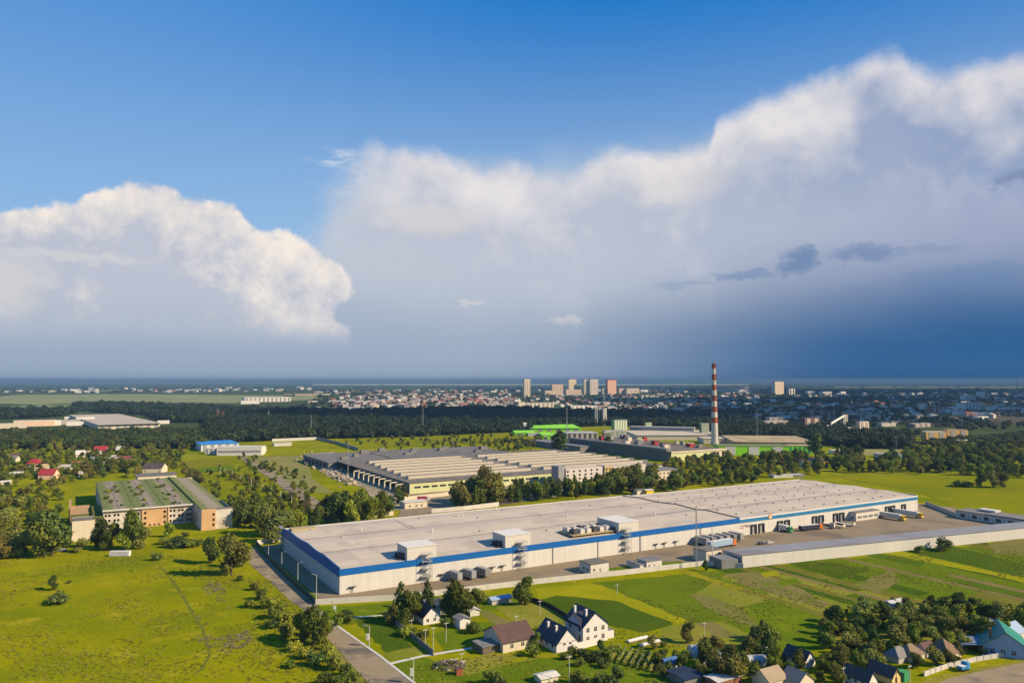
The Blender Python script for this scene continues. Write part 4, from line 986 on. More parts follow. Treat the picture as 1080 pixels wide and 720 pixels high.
house('cottage', 'large brown hipped roof house beside the bottom right road', 'house', 1000, 698, 10, 10, 2.8, 4.2, CREAM, M('worn_brown2', (.2, .13, .08), .2), 'x', hip=1.0)
truck('bright blue small delivery van under the trees by the road', 'van', *G(1012, 708), GA, M('van_blue', (.03, .25, .5), .05), M('van_blue', (.03, .25, .5), .05), L=3.2, h=1.2).scale = (.72, .72, .72)
h9 = house('green_roof_house', 'pale blue gabled house with teal green roof and white chimney', 'house', 1037, 690, 13, 15, 3.4, 4.6, PALEB, TEALR, 'y', rz=-.42, wins={'f': wr((2, 5, 8), 1.2, 1.0, 1.4), 'l': wr((2, 6, 10), 1.3, 1.0, 1.4)}, chim=((2.4, 2, 8.2),))
b = MB(); b.extr([(-6.2, 2.2), (-.25, 3.0), (-.25, 3.2), (-6.2, 2.4)], 'y', 0, 10); b.box(-6, -5.7, .3, .6, 0, 2.2); b.box(-6, -5.7, 9.2, 9.5, 0, 2.2); b.build('porch_roof', M('slate_blue', (.2, .25, .33), .15), h9)
house('cottage', 'grey blue roofed house behind the teal green roof', 'house', 1070, 677, 10, 9, 3.2, 3, WHITE, PALEB, 'x')
house('cottage', 'small yellow walled house deep in the right hand trees', 'house', 1047, 667, 6.5, 8, 3.0, 1.4, M('yellow_wall', (.68, .5, .2), .08), SLATE, 'x', wins={'f': wr((1, 3.5), 1, 1, 1.2)})
house('garden_shed', 'pale grey shed roof sunk in the right hand grove', 'shed', 944, 645, 8, 6, 2.2, 1.2, CONC, M('pale_sheet', (.5, .5, .5), .1), 'x')
wall_line('garden_fence', 'pale board fence along the bottom right road verge', [(975, 713), (1000, 704), (1030, 697), (1062, 692)], 1.5, .12, CONCL, 3, 'fence')
# ------------------------------------------------------------------ the old sawtooth factory
FO = G(432, 521)
fa = thing('sawtooth_factory', 'broad old factory hall with rows of cream roof monitors', 'factory', (*FO, 0), GA)
b = MB(); b.facade((0, 0), (262, 0), 0, 8.4, [(4 + i * 7.4, 9.6 + i * 7.4, 4.2, 5.8) for i in range(34)], .4); b.build('wall', PALEY, fa)
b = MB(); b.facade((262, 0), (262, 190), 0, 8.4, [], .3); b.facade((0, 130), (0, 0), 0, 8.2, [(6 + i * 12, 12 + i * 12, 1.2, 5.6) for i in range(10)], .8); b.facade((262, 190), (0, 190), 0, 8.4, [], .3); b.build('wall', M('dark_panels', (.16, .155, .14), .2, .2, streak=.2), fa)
for i in range(34): b = MB(); b.box(4.05 + i * 7.4, 9.55 + i * 7.4, .25, .3, 4.2, 5.8); b.build('window_strip', GL, fa)
b = MB(); b.box(-.5, 262.5, -.5, 190.5, 8.41, 8.9); b.build('roof', BITUM, fa)
b = MB()
for i in range(9): b.box(-8, -.6, 8 + i * 13, 8.5 + i * 13, 6.8, 7.6); b.box(-8.5, -7.6, 7.9 + i * 13, 8.8 + i * 13, 0, 6.79)
b.build('side_frames', CREAM, fa)
for j in range(7):
    v = 22 + j * 21.5
    for s0, s1 in ((8 + j * 2, 126 - j * 1), (140, 262 - 6)):
        if j == 6 and s0 > 100: s1 = 240
        b = MB(); b.box(s0, s1, v, v + 5.6, 8.91, 11.3, 0, 1); mo = b.build('roof_monitor', [CREAM, BITUM], fa)
        b = MB(); b.box(s0 + .4, s1 - .4, v - .12, v - .01, 9.3, 11.0); b.build('glazing', M('dusty_glazing', (.54, .49, .40), .08, .6, .4), mo)
        b = MB(); b.box(s1 + .5, s1 + 7, v + .5, v + 5, 8.92, 11.2); b.build('vent_house', DCONC, mo)
bk = thing('rear_hall', 'dark flat roofed hall behind the monitor roofs', 'factory', (*W(FO, -8, 192), 0), GA)
b = MB(); b.facade((0, 0), (215, 0), 0, 7, [], .3); b.facade((0, 95), (0, 0), 0, 7, [(8 + i * 14, 16 + i * 14, 1, 5) for i in range(6)], .7); b.facade((215, 0), (215, 95), 0, 7, [], .3); b.facade((215, 95), (0, 95), 0, 7, [], .3); b.build('wall', DCONC, bk)
b = MB(); b.box(-.4, 70, -.4, 95.4, 7.01, 7.5); b.box(70.1, 140, -.4, 95.4, 7.01, 8.1); b.box(140.1, 215.4, -.4, 95.4, 7.01, 7.4); b.build('roof', M('grey_felt', (.18, .165, .15), .25, .1, stain=(.13, .12, .1)), bk)
for u, v in ((40, 40), (95, 30), (120, 70), (60, 75), (150, 60), (180, 25), (20, 20), (110, 50), (165, 80), (200, 50), (85, 84)):
    b = MB(); b.box(u, u + rnd.uniform(5, 10), v, v + 6, 7.3, rnd.uniform(9.5, 11.5)); b.build('vent_house', DCONC, bk)
wall_line('factory_wall', 'long white wall at the far end of the rubble yard', [(287, 465.5), (334, 463.5)], 4, .4, CONCL)
wall_line('factory_wall', 'grey wall running from the white wall to the dark hall', [(335, 463.5), (355, 468), (378, 475)], 4, .4, GREY)
house('shed_building', 'pale long shed at the left end of the rubble yard', 'shed', 289, 470.5, 24, 8, 4, .5, CONCL, CONCL, 'x')
# white office block in front of the factory
OFX, OFY = G(597, 512.5)
of = thing('office_block', 'white four storey office block with a grid of windows behind tree belt', 'office block', (OFX, OFY, 0), GA)
def office(t, u0, u1, v, h, mt, step):
    ops = [(k - u0, k - u0 + 2.2, z, z + 1.7) for k in np.arange(u0 + .8, u1 - 2.2, step) for z in (1.6, 4.8, 8.0, 11.2) if z + 2 < h]
    b = MB(); b.facade((u0, v), (u1, v), 0, h, ops, .35); b.facade((u1, v), (u1, v + 13), 0, h, [], .2); b.facade((u0, v + 13), (u0, v), 0, h, [], .2); b.facade((u1, v + 13), (u0, v + 13), 0, h, [], .2)
    b.build('wall', mt, t); b = MB(); b.box(u0 + .01, u1 - .01, v + .3, v + 12.8, h + .003, h + .4); b.build('roof', CREAMR, t)
    for o in ops: b = MB(); b.box(u0 + o[0] + .05, u0 + o[1] - .05, v + .2, v + .25, o[2] + .05, o[3] - .05); b.build('window', GL, t)
office(of, 0, 40, 0, 14.2, WHITE, 6.2); office(of, 40.1, 48, -1.5, 14.8, YEL and M('straw_render', (.6, .45, .2), .1), 3.9); office(of, 48.1, 88, 0, 13.6, WHITE, 6.2)
b = MB(); b.box(-7, -.05, 1, 12, 0, 17); b.build('stair_core', GREY, of)
b2 = house('brick_annex', 'beige block with grey flat roof at the right end of the tree belt', 'building', 693, 507, 26, 22, 9, .4, CREAM, SLATE, 'x', wins={'f': [(3 + i * 4.5, 5 + i * 4.5, z, z + 1.6) for i in range(5) for z in (2, 5.6)]})
house('yard_cabin', 'cream cabin with flat roof beside the factory yard entrance', 'cabin', 427, 537, 17, 9, 4.6, .3, CREAM, CONCL, 'x', wins={'f': wr((3, 8, 12), 1.4, 1.2, 1.4)})
wall_line('concrete_wall', 'cream wall with grass strip along the factory yard, behind the warehouse', [(455, 541), (490, 538), (526, 533.5)], 3.0, .4, CONCL)
wall_line('concrete_wall', 'cream wall piece left of the yard cabin', [(396, 545), (415, 543)], 3, .4, CREAM)
wall_line('concrete_wall', 'long pale factory yard wall with pink tint in front of the sawtooth hall', [(425, 528), (470, 523), (475, 522)], 3, .4, CREAM)
truck('red and white lorry standing in the factory yard', 'truck', *G(440, 528.5), .2, RED, WHITE2, L=7)
house('yellow_cabin', 'small yellow cabin beside warehouse back edge in the tree belt', 'cabin', 682, 522.5, 7, 6, 4, .4, YEL, CONCL, 'x')
house('brown_cabin', 'small brown cabin left of the yellow cabin in the tree belt', 'cabin', 672, 522.5, 9, 6, 4, .4, CREAM, SLATE, 'x')
# second factory and the works around the chimney
QO = G(708, 487)
qa = thing('dark_roof_factory', 'factory with dark cluttered roof and pale green end wall', 'factory', (*QO, 0), GA)
b = MB(); b.facade((0, 0), (84, 0), 0, 10.4, [(8 + i * 12, 14 + i * 12, 2, 4.6) for i in range(6)], .4); b.build('wall', PALEY, qa)
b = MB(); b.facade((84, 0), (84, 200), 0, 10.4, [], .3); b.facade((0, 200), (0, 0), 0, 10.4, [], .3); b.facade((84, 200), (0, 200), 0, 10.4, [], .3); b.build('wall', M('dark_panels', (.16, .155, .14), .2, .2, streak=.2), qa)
b = MB(); b.box(-.5, 84.5, -.5, 200.5, 10.41, 11.0); b.build('roof', M('dark_felt', (.15, .125, .105), .25, .1, stain=(.21, .17, .13)), qa)
b = MB(); b.box(-.3, 84.3, -.8, -.51, 9.6, 11.4); b.build('parapet', CREAM, qa)
b = MB(); b.box(-1.5, 6, 6, 196, 11.01, 14.0); b.build('roof_monitor', M('grey_sheet', (.2, .2, .19), .15, .2), qa)
for k in range(4): b = MB(); b.box(62 + k * 7, 66 + k * 7, -4, -.85, 0, 8.5); b.build('annex', CREAM if k % 2 else BROWN, qa)
for i in range(26):
    u, v = rnd.uniform(10, 78), rnd.uniform(20, 180); b = MB(); a = rnd.uniform(3, 9); b.box(u, u + a, v, v + rnd.uniform(3, 7), 11.01, 11.01 + rnd.uniform(2, 5.5)); b.build('roof_unit', rnd.choice([RED, CREAM, GREY, DCONC, BROWN, CONC]), qa)
ga = thing('grey_roof_hall', 'low grey roofed hall behind the monitor roofs, left of the cluttered roof', 'hall', (*G(612, 477), 0), GA)
b = MB(); b.facade((0, 0), (30, 0), 0, 7, []); b.facade((0, 120), (0, 0), 0, 7, []); b.facade((30, 0), (30, 120), 0, 7, []); b.build('wall', DCONC, ga); b = MB(); b.box(-.4, 30.4, -.4, 120, 7.01, 7.5); b.build('roof', SLATE, ga)
# chimney
cx, cy = G(754, 469); CH = HT(754, 469, 383)
ch = thing('factory_chimney', 'tall red and white banded factory chimney', 'chimney', (cx, cy, 0), 0)
rad = lambda z: 5.2 - 2.5 * min(1, z / CH) ** .8
zb = [0, .27]; n = 11
for i in range(n): zb.append(.27 + (1 - .27) * (i + 1) / n)
b = MB(); mm = []
for i in range(len(zb) - 1): b.cyl(0, 0, zb[i] * CH, zb[i + 1] * CH, rad(zb[i] * CH), rad(zb[i + 1] * CH), 20, 0 if i % 2 == 0 else 1, cap=(i == len(zb) - 2))
b.build('stack', [M('chimney_white', (.70, .64, .56), .08, .3, streak=.08), REDP], ch)
for z in (.6, .8, .97):
    b = MB(); r = rad(z * CH)
    b.cyl(0, 0, z * CH, z * CH + .25, r + 1.2, n=20); [b.bar((math.cos(a) * (r + 1.15), math.sin(a) * (r + 1.15), z * CH), (math.cos(a) * (r + 1.15), math.sin(a) * (r + 1.15), z * CH + 1.2), .06) for a in np.arange(0, 6.2, .5)]
    b.build('gallery', DGREY, ch)
b = MB(); b.bar((rad(0) * .8, -rad(0) * .75, 0), (rad(CH) * .8, -rad(CH) * .75, CH), .25); b.build('ladder', DGREY, ch)
b = MB(); b.cyl(0, 0, 0, 5, 6.4, 5.6, 12); b.build('plinth', CREAM, ch)
def block(name, label, cat, px, py, w, d, top, wall, roof, rz=0.0, bands=None, group=None, auto_=False, windows=None):
    """Mid-distance block: width across, depth, height from the pixel row of its top."""
    x, y = G(px, py); h = HT(px, py, top)
    if rz == 0.0 and y > 1000: rz = .5; w *= 1.14; d = min(d, .3 * w)
    t = thing(name, label, cat, (x, y, 0), rz, group)
    b = MB(); b.facade((0, 0), (w, 0), 0, h, []); b.facade((w, 0), (w, d), 0, h, []); b.facade((w, d), (0, d), 0, h, []); b.facade((0, d), (0, 0), 0, h, []); b.build('wall', wall, t)
    b = MB(); b.box(-w * .006, w * 1.006, -d * .01, d * 1.01, h + .02, h + max(.4, h * .05)); b.build('roof', roof, t)
    if bands:
        k, mt = bands
        for i in range(k):
            b = MB(); u = w * (i + .5) / k; b.box(u - w * .18 / k * 1.2, u + w * .18 / k * 1.2, -.35, -.02, h * .06, h * .95); b.build('balcony_column' if h > 20 else 'panel_strip', mt, t)
    if windows:
        nx, nz, mt = windows
        for j in range(nz):
            b = MB(); z = h * (j + .35) / nz; b.box(w * .03, w * .97, -.12, -.02, z, z + h * .3 / nz); b.build('window_strip', mt, t)
    return t
g_w = M('grey_long', (.3, .32, .33), .1, .1)
block('long_hall', 'long grey metal hall on the dark wood edge, left of the chimney', 'hall', 664, 458, 105, 20, 450, g_w, M('metal_roof', (.42, .42, .4), .1), -.33, (12, GREY))
block('cream_hall', 'wide low cream roofed hall before the long grey hall', 'hall', 672, 464, 130, 110, 459, CREAM, CREAMR, GA - .5)
block('cream_hall', 'low cream roofed hall reaching behind the chimney foot', 'hall', 742, 468, 75, 40, 462.5, CREAM, CREAMR, GA - .55)
block('cooling_tower_block', 'dark green ribbed cooling block behind the chimney', 'cooling tower', 740, 461, 14, 14, 447, M('green_sheet', (.14, .25, .13), .1), GREY, 0, (5, CONC))
block('cooling_tower_block', 'pale green ribbed cooling block beside the grey tower', 'cooling tower', 648, 457, 24, 16, 443.5, M('green_sheet2', (.3, .45, .22), .1), GREY, 0, (5, WHITE2))
block('cooling_tower_block', 'small green block at the long grey hall', 'cooling tower', 681, 456, 12, 12, 446, M('green_sheet3', (.32, .45, .25), .1), GREY, 0, (3, CONC))
block('white_shed', 'small white shed in front of the green block on cream roofs', 'shed', 687, 457, 16, 10, 453, WHITE2, WHITE2, 0, (3, GREY))
block('grey_tower', 'grey concrete tower block with a mast at the dark wood edge', 'tower', 628, 449, 13, 12, 430, M('tower_grey', (.36, .37, .38), .1), GREY, 0, (3, DGREY))
block('grey_tower', 'pale slim silo tower joined to the grey concrete tower', 'tower', 636, 449, 8, 10, 431, CONCL, GREY, 0, (2, CONC))
mast(637, 449, 411, 'thin mast rising from the grey concrete tower', w=1.6)
block('plant_building', 'grey green plant building in front of the pale green cooling block', 'building', 640, 468, 30, 20, 455, M('plant_green', (.3, .36, .26), .2), CONC, .2, (4, CONC))
block('plant_building', 'dark green narrow plant tower with weeds', 'building', 637, 473, 10, 12, 456, M('plant_dark', (.1, .13, .09), .3), CONC, 0, (3, DCONC))
block('plant_building', 'grey low plant sheds left of the grey tower', 'building', 598, 464, 48, 40, 457, CONC, M('pale_metal', (.42, .43, .42), .15), GA - .4, (6, DGREY))
block('lime_hall', 'bright lime green roofed hall, back one of the lime roofs', 'hall', 556, 455, 95, 150, 451.5, LIME, LIME, .05, (6, GREY))
block('lime_hall', 'bright lime green low hall at the left end', 'hall', 543, 459.5, 34, 60, 456.5, LIME, LIME, .05, (4, GREY))
block('lime_hall', 'bright lime green hall with white side roof beside the poplar', 'hall', 572, 463, 52, 70, 459, LIME, LIME, .05, (5, WHITE2))
block('white_shed', 'pale flat shed between the lime roofs', 'shed', 557, 460, 22, 26, 457.5, CONCL, CONCL, .05)
block('tank_tower', 'small pale tank tower behind the lime roofs', 'tower', 552, 455, 6, 6, 446, CONCL, WHITE2, 0, (2, GREY))
block('lime_front_building', 'long low building with lime green front right of the chimney', 'building', 758, 480, 84, 30, 470.5, LIME, M('weedy_roof', (.18, .22, .08), .2), -.03, (3, WHITE2))
block('tan_roof_hall', 'wide low hall with tan stained roof behind lime front', 'hall', 775, 473, 105, 120, 466, TAN, TAN, -.13)
block('white_front_building', 'white fronted building beside the lime front', 'building', 814, 480, 20, 18, 472.5, WHITE2, WHITE2, -.03, (4, GREY))
block('lime_front_building', 'short lime and green fronted building left of the tall poplar', 'building', 832, 479, 28, 18, 470, LIME, TAN, -.03, (5, GREENP))
block('yellow_house', 'small yellow walled building behind the warehouse back corner', 'building', 847, 493, 13, 12, 486, CREAM, BROWN, .1, (3, GL))
block('grey_house', 'grey house with brown roof next to the yellow walled building', 'building', 858, 493, 10, 12, 484, GREY, BROWN, .1, (3, WHITE2))
block('yellow_house', 'small yellow gabled annex right of the grey house', 'building', 866, 493, 8, 10, 487, YEL, BROWN, .1, (2, GL))
block('roadside_stall', 'pale flat shed at the back edge of the warehouse roof', 'shed', 816, 504, 20, 8, 501.5, CONCL, CONCL, GA - .3)
block('roadside_stall', 'dark flat shed behind the pale one at the warehouse back', 'shed', 826, 503.5, 22, 8, 501, DCONC, CONC, GA - .3)
block('pale_shed_row', 'row of pale sheds in trees right of the tall poplar', 'sheds', 878, 479, 26, 12, 475, CONCL, CONCL, 0, (6, DCONC))
block('flat_market_hall', 'flat pale hall on dry grass at the right', 'hall', 935, 484, 24, 26, 480, CONCL, CONC, .1, (5, GREENP))
# blue-roofed depot
block('blue_roof_depot', 'white depot with bright blue roof beside the fields', 'depot', 212, 476, 46, 60, 469, WHITE2, SKYB, GA, (5, GREY))
block('white_depot', 'long white depot in front of the blue roof', 'depot', 228.5, 480.5, 52, 22, 472, WHITE2, WHITE, .12, None, None, False, (1, 1, GREY))
block('white_depot', 'small white gatehouse at the left end of the blue roof', 'building', 216, 479, 16, 12, 473, WHITE2, WHITE, .12, (3, GREY))
block('white_depot', 'cluster of small white annexes right of the long white depot', 'building', 268, 477, 12, 14, 472.5, WHITE, CREAM, .1, (2, GREY))
# grey distant warehouse, left
x0, y0 = G(104, 453); 
block('far_warehouse', 'huge grey roofed warehouse behind the left wood', 'warehouse', 103, 453, 105, 480, 448, CREAM, M('far_grey_roof', (.50, .43, .34), .08, .02), .62, (8, GREY))
# ------------------------------------------------------------------ far town
wg = 'high rise blocks on the skyline'
PALEW = M('pale_block', (.78, .66, .48), .06, .02); LOG = M('loggia', (.35, .3, .26), .1, .1)
block('tower_block', 'slim white tower block standing alone, leftmost of the skyline', 'tower block', 553, 418.5, 33, 24, 400.3, PALEW, CONC, 0, (3, LOG), wg)
block('apartment_block', 'pale low slab with taller middle at the left of the skyline row', 'apartment block', 582.5, 416.2, 70, 30, 406, SALM, PINK, 0, (6, LOG), wg)
block('apartment_block', 'low salmon slab below the left taller block', 'apartment block', 575, 417.2, 50, 30, 412, SALM, CONC, 0, (5, LOG), wg)
block('apartment_block', 'long low salmon slab joining the skyline towers', 'apartment block', 597, 416.5, 100, 30, 411, SALM, CONC, 0, (8, LOG), wg)
block('tower_block', 'pale tower block with yellow strips, left of the twin towers', 'tower block', 600, 416, 50, 36, 400.6, PALEW, CONC, 0, (4, M('straw_strip', (.55, .42, .2), .1)), wg)
block('tower_block', 'green yellow tower block, left one of the touching twins', 'tower block', 616, 416, 37, 36, 400.8, M('greeny_block', (.58, .58, .36), .06, .02), CONC, 0, (3, LOG), wg)
block('tower_block', 'white grey tower block, right one of the touching twins', 'tower block', 622.5, 416, 54, 36, 400.6, M('white_block', (.78, .70, .58), .05, .02), CONC, 0, (4, LOG), wg)
block('tower_block', 'pink tower block with pale strips, rightmost skyline tower', 'tower block', 641, 416.5, 57, 36, 400.8, PINK, RED, 0, (4, SALM), wg)
block('apartment_block', 'low cream slab left of the pink tower', 'apartment block', 635.5, 416.5, 34, 26, 409.5, PALEW, CONC, 0, (4, LOG), wg)
block('apartment_block', 'low cream slab right of the pink tower', 'apartment block', 653, 416, 40, 26, 409.8, SALM, CONC, 0, (4, LOG), wg)
block('apartment_block', 'long low cream slab ending the skyline row', 'apartment block', 661, 416, 88, 26, 409.8, PALEW, CONC, 0, (7, LOG), wg)
block('round_tower_block', 'broad rounded beige tower block right of the chimney on the skyline', 'tower block', 817.5, 416, 70, 40, 403, PALEW, SALM, 0, (5, SALM), wg)
block('apartment_block', 'small white block right of the rounded beige tower', 'apartment block', 832.5, 416.5, 44, 26, 410, M('white_block', (.78, .70, .58), .05, .02), CONC, 0, (2, DGREY), wg)
mg = 'large sheds and halls on the far plain'
BW = M('far_white', (.75, .72, .66), .05, .02)
for nm, lab, px, py, w, d, top, wa, ro in (
  ('depot_hall', 'long white hall standing on the far green fields', 258, 424, 165, 60, 419.3, BW, BW), ('depot_hall', 'white low annex at the left end of the long white hall', 254, 426, 60, 40, 422.5, BW, CONC),
  ('depot_hall', 'long straw coloured hall behind the long white one', 311, 417.5, 180, 60, 415.3, TAN, TAN), ('depot_hall', 'pale stadium like low hall with curved grey roof', 508, 429.5, 72, 80, 426, GREY, CONC),
  ('depot_hall', 'cream low hall with yellow end in the town middle', 464, 430.5, 60, 40, 427.5, CREAM, CREAM), ('depot_hall', 'grey blue flat hall left below the white tower', 531, 431, 60, 60, 427.5, GREY, PALEB),
  ('depot_hall', 'beige flat block below the slim white tower', 547, 432, 18, 30, 424, CREAM, CONC), ('depot_hall', 'long beige hall below the skyline row', 553, 430, 100, 40, 425, CREAM, CONC),
  ('depot_hall', 'white roofed market hall below the twin towers', 602, 431.5, 70, 60, 428, BW, BW), ('depot_hall', 'white roofed hall left of the grey concrete tower', 622, 431, 60, 50, 428, BW, CONC),
  ('depot_hall', 'long white shed far right of the pink tower', 676, 413.5, 60, 40, 411, BW, BW), ('depot_hall', 'pale long slab far behind the chimney', 762, 413.3, 230, 60, 410.2, PALEW, BW),
  ('depot_hall', 'bright white slab far right of the chimney', 780, 414, 120, 40, 411, BW, BW), ('depot_hall', 'white slab row right of the small white block', 852, 415.5, 60, 30, 412.5, BW, BW),
  ('depot_hall', 'second white slab right of the rounded tower', 868, 416.5, 70, 30, 413, BW, CONC), ('depot_hall', 'bright white slab beside the second slab', 887, 416.5, 40, 30, 413, BW, BW),
  ('depot_hall', 'large white stepped hall, left of the far right group', 1018, 423, 70, 50, 417, BW, CONC), ('depot_hall', 'white hall above the stepped hall at far right', 1033, 419, 50, 40, 413.5, BW, BW),
  ('depot_hall', 'white roofed hall cluster below the stepped hall', 1018, 432, 80, 60, 425, BW, CONC), ('depot_hall', 'long pale hall left of the white hall cluster', 1007, 433, 40, 40, 429, BW, BW),
  ('depot_hall', 'white long low shed on brown ground at far right', 1032, 443.5, 34, 14, 439.5, BW, BW), ('depot_hall', 'white low hall at the right picture edge', 1060, 434.5, 70, 40, 430, BW, CONC),
  ('depot_hall', 'pale hall with round roof right of the cluster', 1043, 433.5, 22, 30, 429, BW, BW), ('depot_hall', 'small white tent roofed hall beside red brown buildings', 972, 431.5, 24, 30, 426, BW, BW),
  ('depot_hall', 'red brown low buildings left of the white cluster', 984, 436, 62, 40, 429, BRICK, BROWN), ('depot_hall', 'pale low slab far right beside the rounded roof', 985, 419, 80, 40, 417, CONC, CONC),
  ('works_building', 'dark red brown works building left of the inclined gallery', 849, 449.5, 38, 30, 441, M('dark_brick', (.16, .075, .065), .15), BROWN), ('works_building', 'red brown works with white end and low roof', 872, 441, 30, 30, 434.5, M('dark_brick', (.16, .075, .065), .15), RED),
  ('works_building', 'beige square tower at the top of the inclined gallery', 890, 448, 11, 12, 437.5, CREAM, TAN), ('works_building', 'beige block with dark side right of the beige tower', 907, 454, 22, 24, 445, SALM, CONC),
  ('works_building', 'low grey sheds before the beige blocks', 893, 454.5, 30, 18, 451, CONC, CONC), ('works_building', 'long low grey brown works behind the inclined gallery', 896, 438, 66, 40, 433.5, M('dusky', (.25, .19, .16), .15), SLATE),
  ('works_building', 'long pale flat works left of the dark red brown one', 815, 439, 60, 60, 435.5, CONC, CONC), ('works_building', 'white roofed low works on the left of the works group', 812, 447, 34, 30, 440.5, SALM, BW),
  ('works_building', 'pink grey low works in front of the pale flat works', 808, 449, 56, 30, 444.5, M('dusky2', (.34, .27, .24), .15), CONC), ('works_building', 'pinkish works among dark trees right of the chimney', 770, 446, 24, 24, 438.5, SALM, PINK),
  ('works_building', 'low pale works right of the pinkish one', 786, 446.5, 36, 26, 442, CONC, TAN), ('works_building', 'grey low shed row in the dark plain', 930, 450, 38, 24, 446, CONC, SLATE), ('works_building', 'dusky long shed with yellow lit doors', 965, 451, 44, 20, 447, M('dusky', (.25, .19, .16), .15), CONC),
  ('works_building', 'dusky long shed row on brown ground', 940, 447, 70, 30, 444, M('dusky2', (.34, .27, .24), .15), SLATE),
  ('ochre_block', 'long bright ochre building above the right hand grove', 977, 463.5, 32, 14, 455.5, M('ochre_bright', (.74, .46, .16), .08), CREAM), ('ochre_block', 'taller ochre building joined at the right end', 1000, 463, 32, 14, 453.5, M('ochre_bright', (.74, .46, .16), .08), TAN),
  ('ochre_block', 'low ochre shed right of the taller ochre building', 1030, 465, 22, 10, 460.5, M('ochre_bright', (.74, .46, .16), .08), BROWN), ('depot_hall', 'white low shed before the ochre buildings', 1011, 469, 20, 10, 464.5, BW, BW),
  ('depot_hall', 'cream hall at the left picture edge behind wood', -6, 452, 44, 30, 447, CREAM, CREAM), ('depot_hall', 'pale flat hall with red middle, left edge row', 14, 450, 60, 50, 444, SALM, BW),
  ('depot_hall', 'white hall with cream end in the left edge row', 43, 449, 30, 40, 443.5, BW, CONCL), ('depot_hall', 'grey flat hall left of the huge grey warehouse', 56, 448, 42, 50, 443, CONC, GREY),
  ('depot_hall', 'bright white sheds at the corner of the huge warehouse', 70, 449, 26, 40, 445, BW, BW), ('depot_hall', 'long white narrow hall along the huge warehouse', 80, 446.5, 30, 40, 440, BW, CONCL),
  ('depot_hall', 'white shed behind the long narrow hall', 68, 442.5, 14, 20, 439.5, BW, BW), ('depot_hall', 'small sheds right of the huge warehouse', 166, 447, 20, 16, 443.5, BW, CONC)):
    block(nm, lab, 'hall' if nm != 'works_building' else 'works', px, py, w, d, top, wa, ro, 0 if nm != 'ochre_block' else .05, (max(2, int(w / 14)), GREY if wa in (BW, CREAM, SALM) else CONC) if nm != 'depot_hall' or w > 60 else None, mg)
# inclined gallery
t_ = thing('inclined_gallery', 'pale inclined conveyor gallery rising to the beige tower', 'conveyor', (*G(868, 452.5), 0), 0)
x1, y1 = G(890, 448); x0, y0 = G(868, 452.5); d = Vector((x1 - x0, y1 - y0, 18))
b = MB(); b.bar((0, 0, 1.5), tuple(d), 2.6); b.build('gallery', CONCL, t_); b = MB(); [b.bar((d.x * k, d.y * k, 0), (d.x * k, d.y * k, d.z * k), .6) for k in (.35, .6, .85)]; b.build('support', GREY, t_)
# masts and pylons
for px, py, top, lab, w in ((283, 446, 433, 'pale lattice pylon over the dark wood, left pair', 1.8), (229.5, 446, 432, 'rusty lattice tower with platform, left of two in the dark wood', 2.6), (235, 446, 434, 'rusty lattice tower, right of two in the dark wood', 2.4), (328, 460, 438, 'thin white mast at the end of the long white wall', .8),
                            (598, 466, 430, 'white thin mast rising beside the poplar by the lime roofs', .8), (367, 503, 466, 'thin dark mast in front of the dark hall', .5), (1014.5, 453, 433, 'white thin mast above the ochre buildings', .9), (945.5, 477, 461, 'grey thin mast on the dry grass', .6),
                            (799, 466, 434, 'grey thin mast in front of the dark belt', .7), (802, 455, 436, 'second grey mast left of the works', .7), (1073, 417, 400.5, 'faint tall mast near the right horizon', 4), (446, 456, 430, 'thin mast in the middle of the dark wood', .8), (478, 478, 466, 'small white mast by the monitor roofs', .5)):
    mast(px, py, top, lab, w=w, mat=M('mast_rust', (.3, .17, .12), .1) if 'rusty' in lab else GALV, name='pylon' if w > 1.5 else 'lattice_mast')
# rail or road lamps on the embankment
for i, (px, py) in enumerate(((232, 500), (237, 502), (245, 504.5), (254, 509), (265, 512.5), (277, 519), (286, 521.5), (296, 526.5), (307.5, 529.5))):
    pole(px, py, py - 8.5, ordn[i] + ' white post from the left along the road below the rubble ground', r=.22, cross=False, grp='white posts along the side road', name='white_post')
pole(321, 541, 511, 'dark tall pole, left of two at the side road end', mat=BARK, r=.2); pole(324.5, 540, 512, 'dark tall pole, right of two at the side road end', mat=BARK, r=.2)
for px, py, top, lab in ((457, 686, 660, 'pale pole with crossarm at the meeting of fence and cross path'), (448.5, 682, 662, 'thin pale pole left of the pole on the cross path'), (470.5, 677, 655, 'slim grey pole on the lawn behind the cross path'), (487, 703, 687, 'short pale pole behind the wood pile'),
                         (544.5, 664, 648, 'white pole standing behind the bungalow roof'), (569.5, 647, 632, 'thin pole at the dark board fence'), (600.5, 722, 690, 'thin grey pole at the bottom in front of the white house'), (744.5, 710, 696, 'thin pole below the grey greenhouse tunnel'),
                         (743, 676, 655, 'slim pole above the grey greenhouse tunnel'), (890, 722, 702, 'white pole left of the grey cottage'), (960, 722, 700, 'tall pale pole at the green kiosk'), (651, 626, 615, 'thin pole at the crop edge near the long wall'), (938, 694, 686, 'thin pole among the right hand cottages'), (434, 662, 652, 'pair pole left of the small navy roofed house')):
    pole(px, py, top, lab)
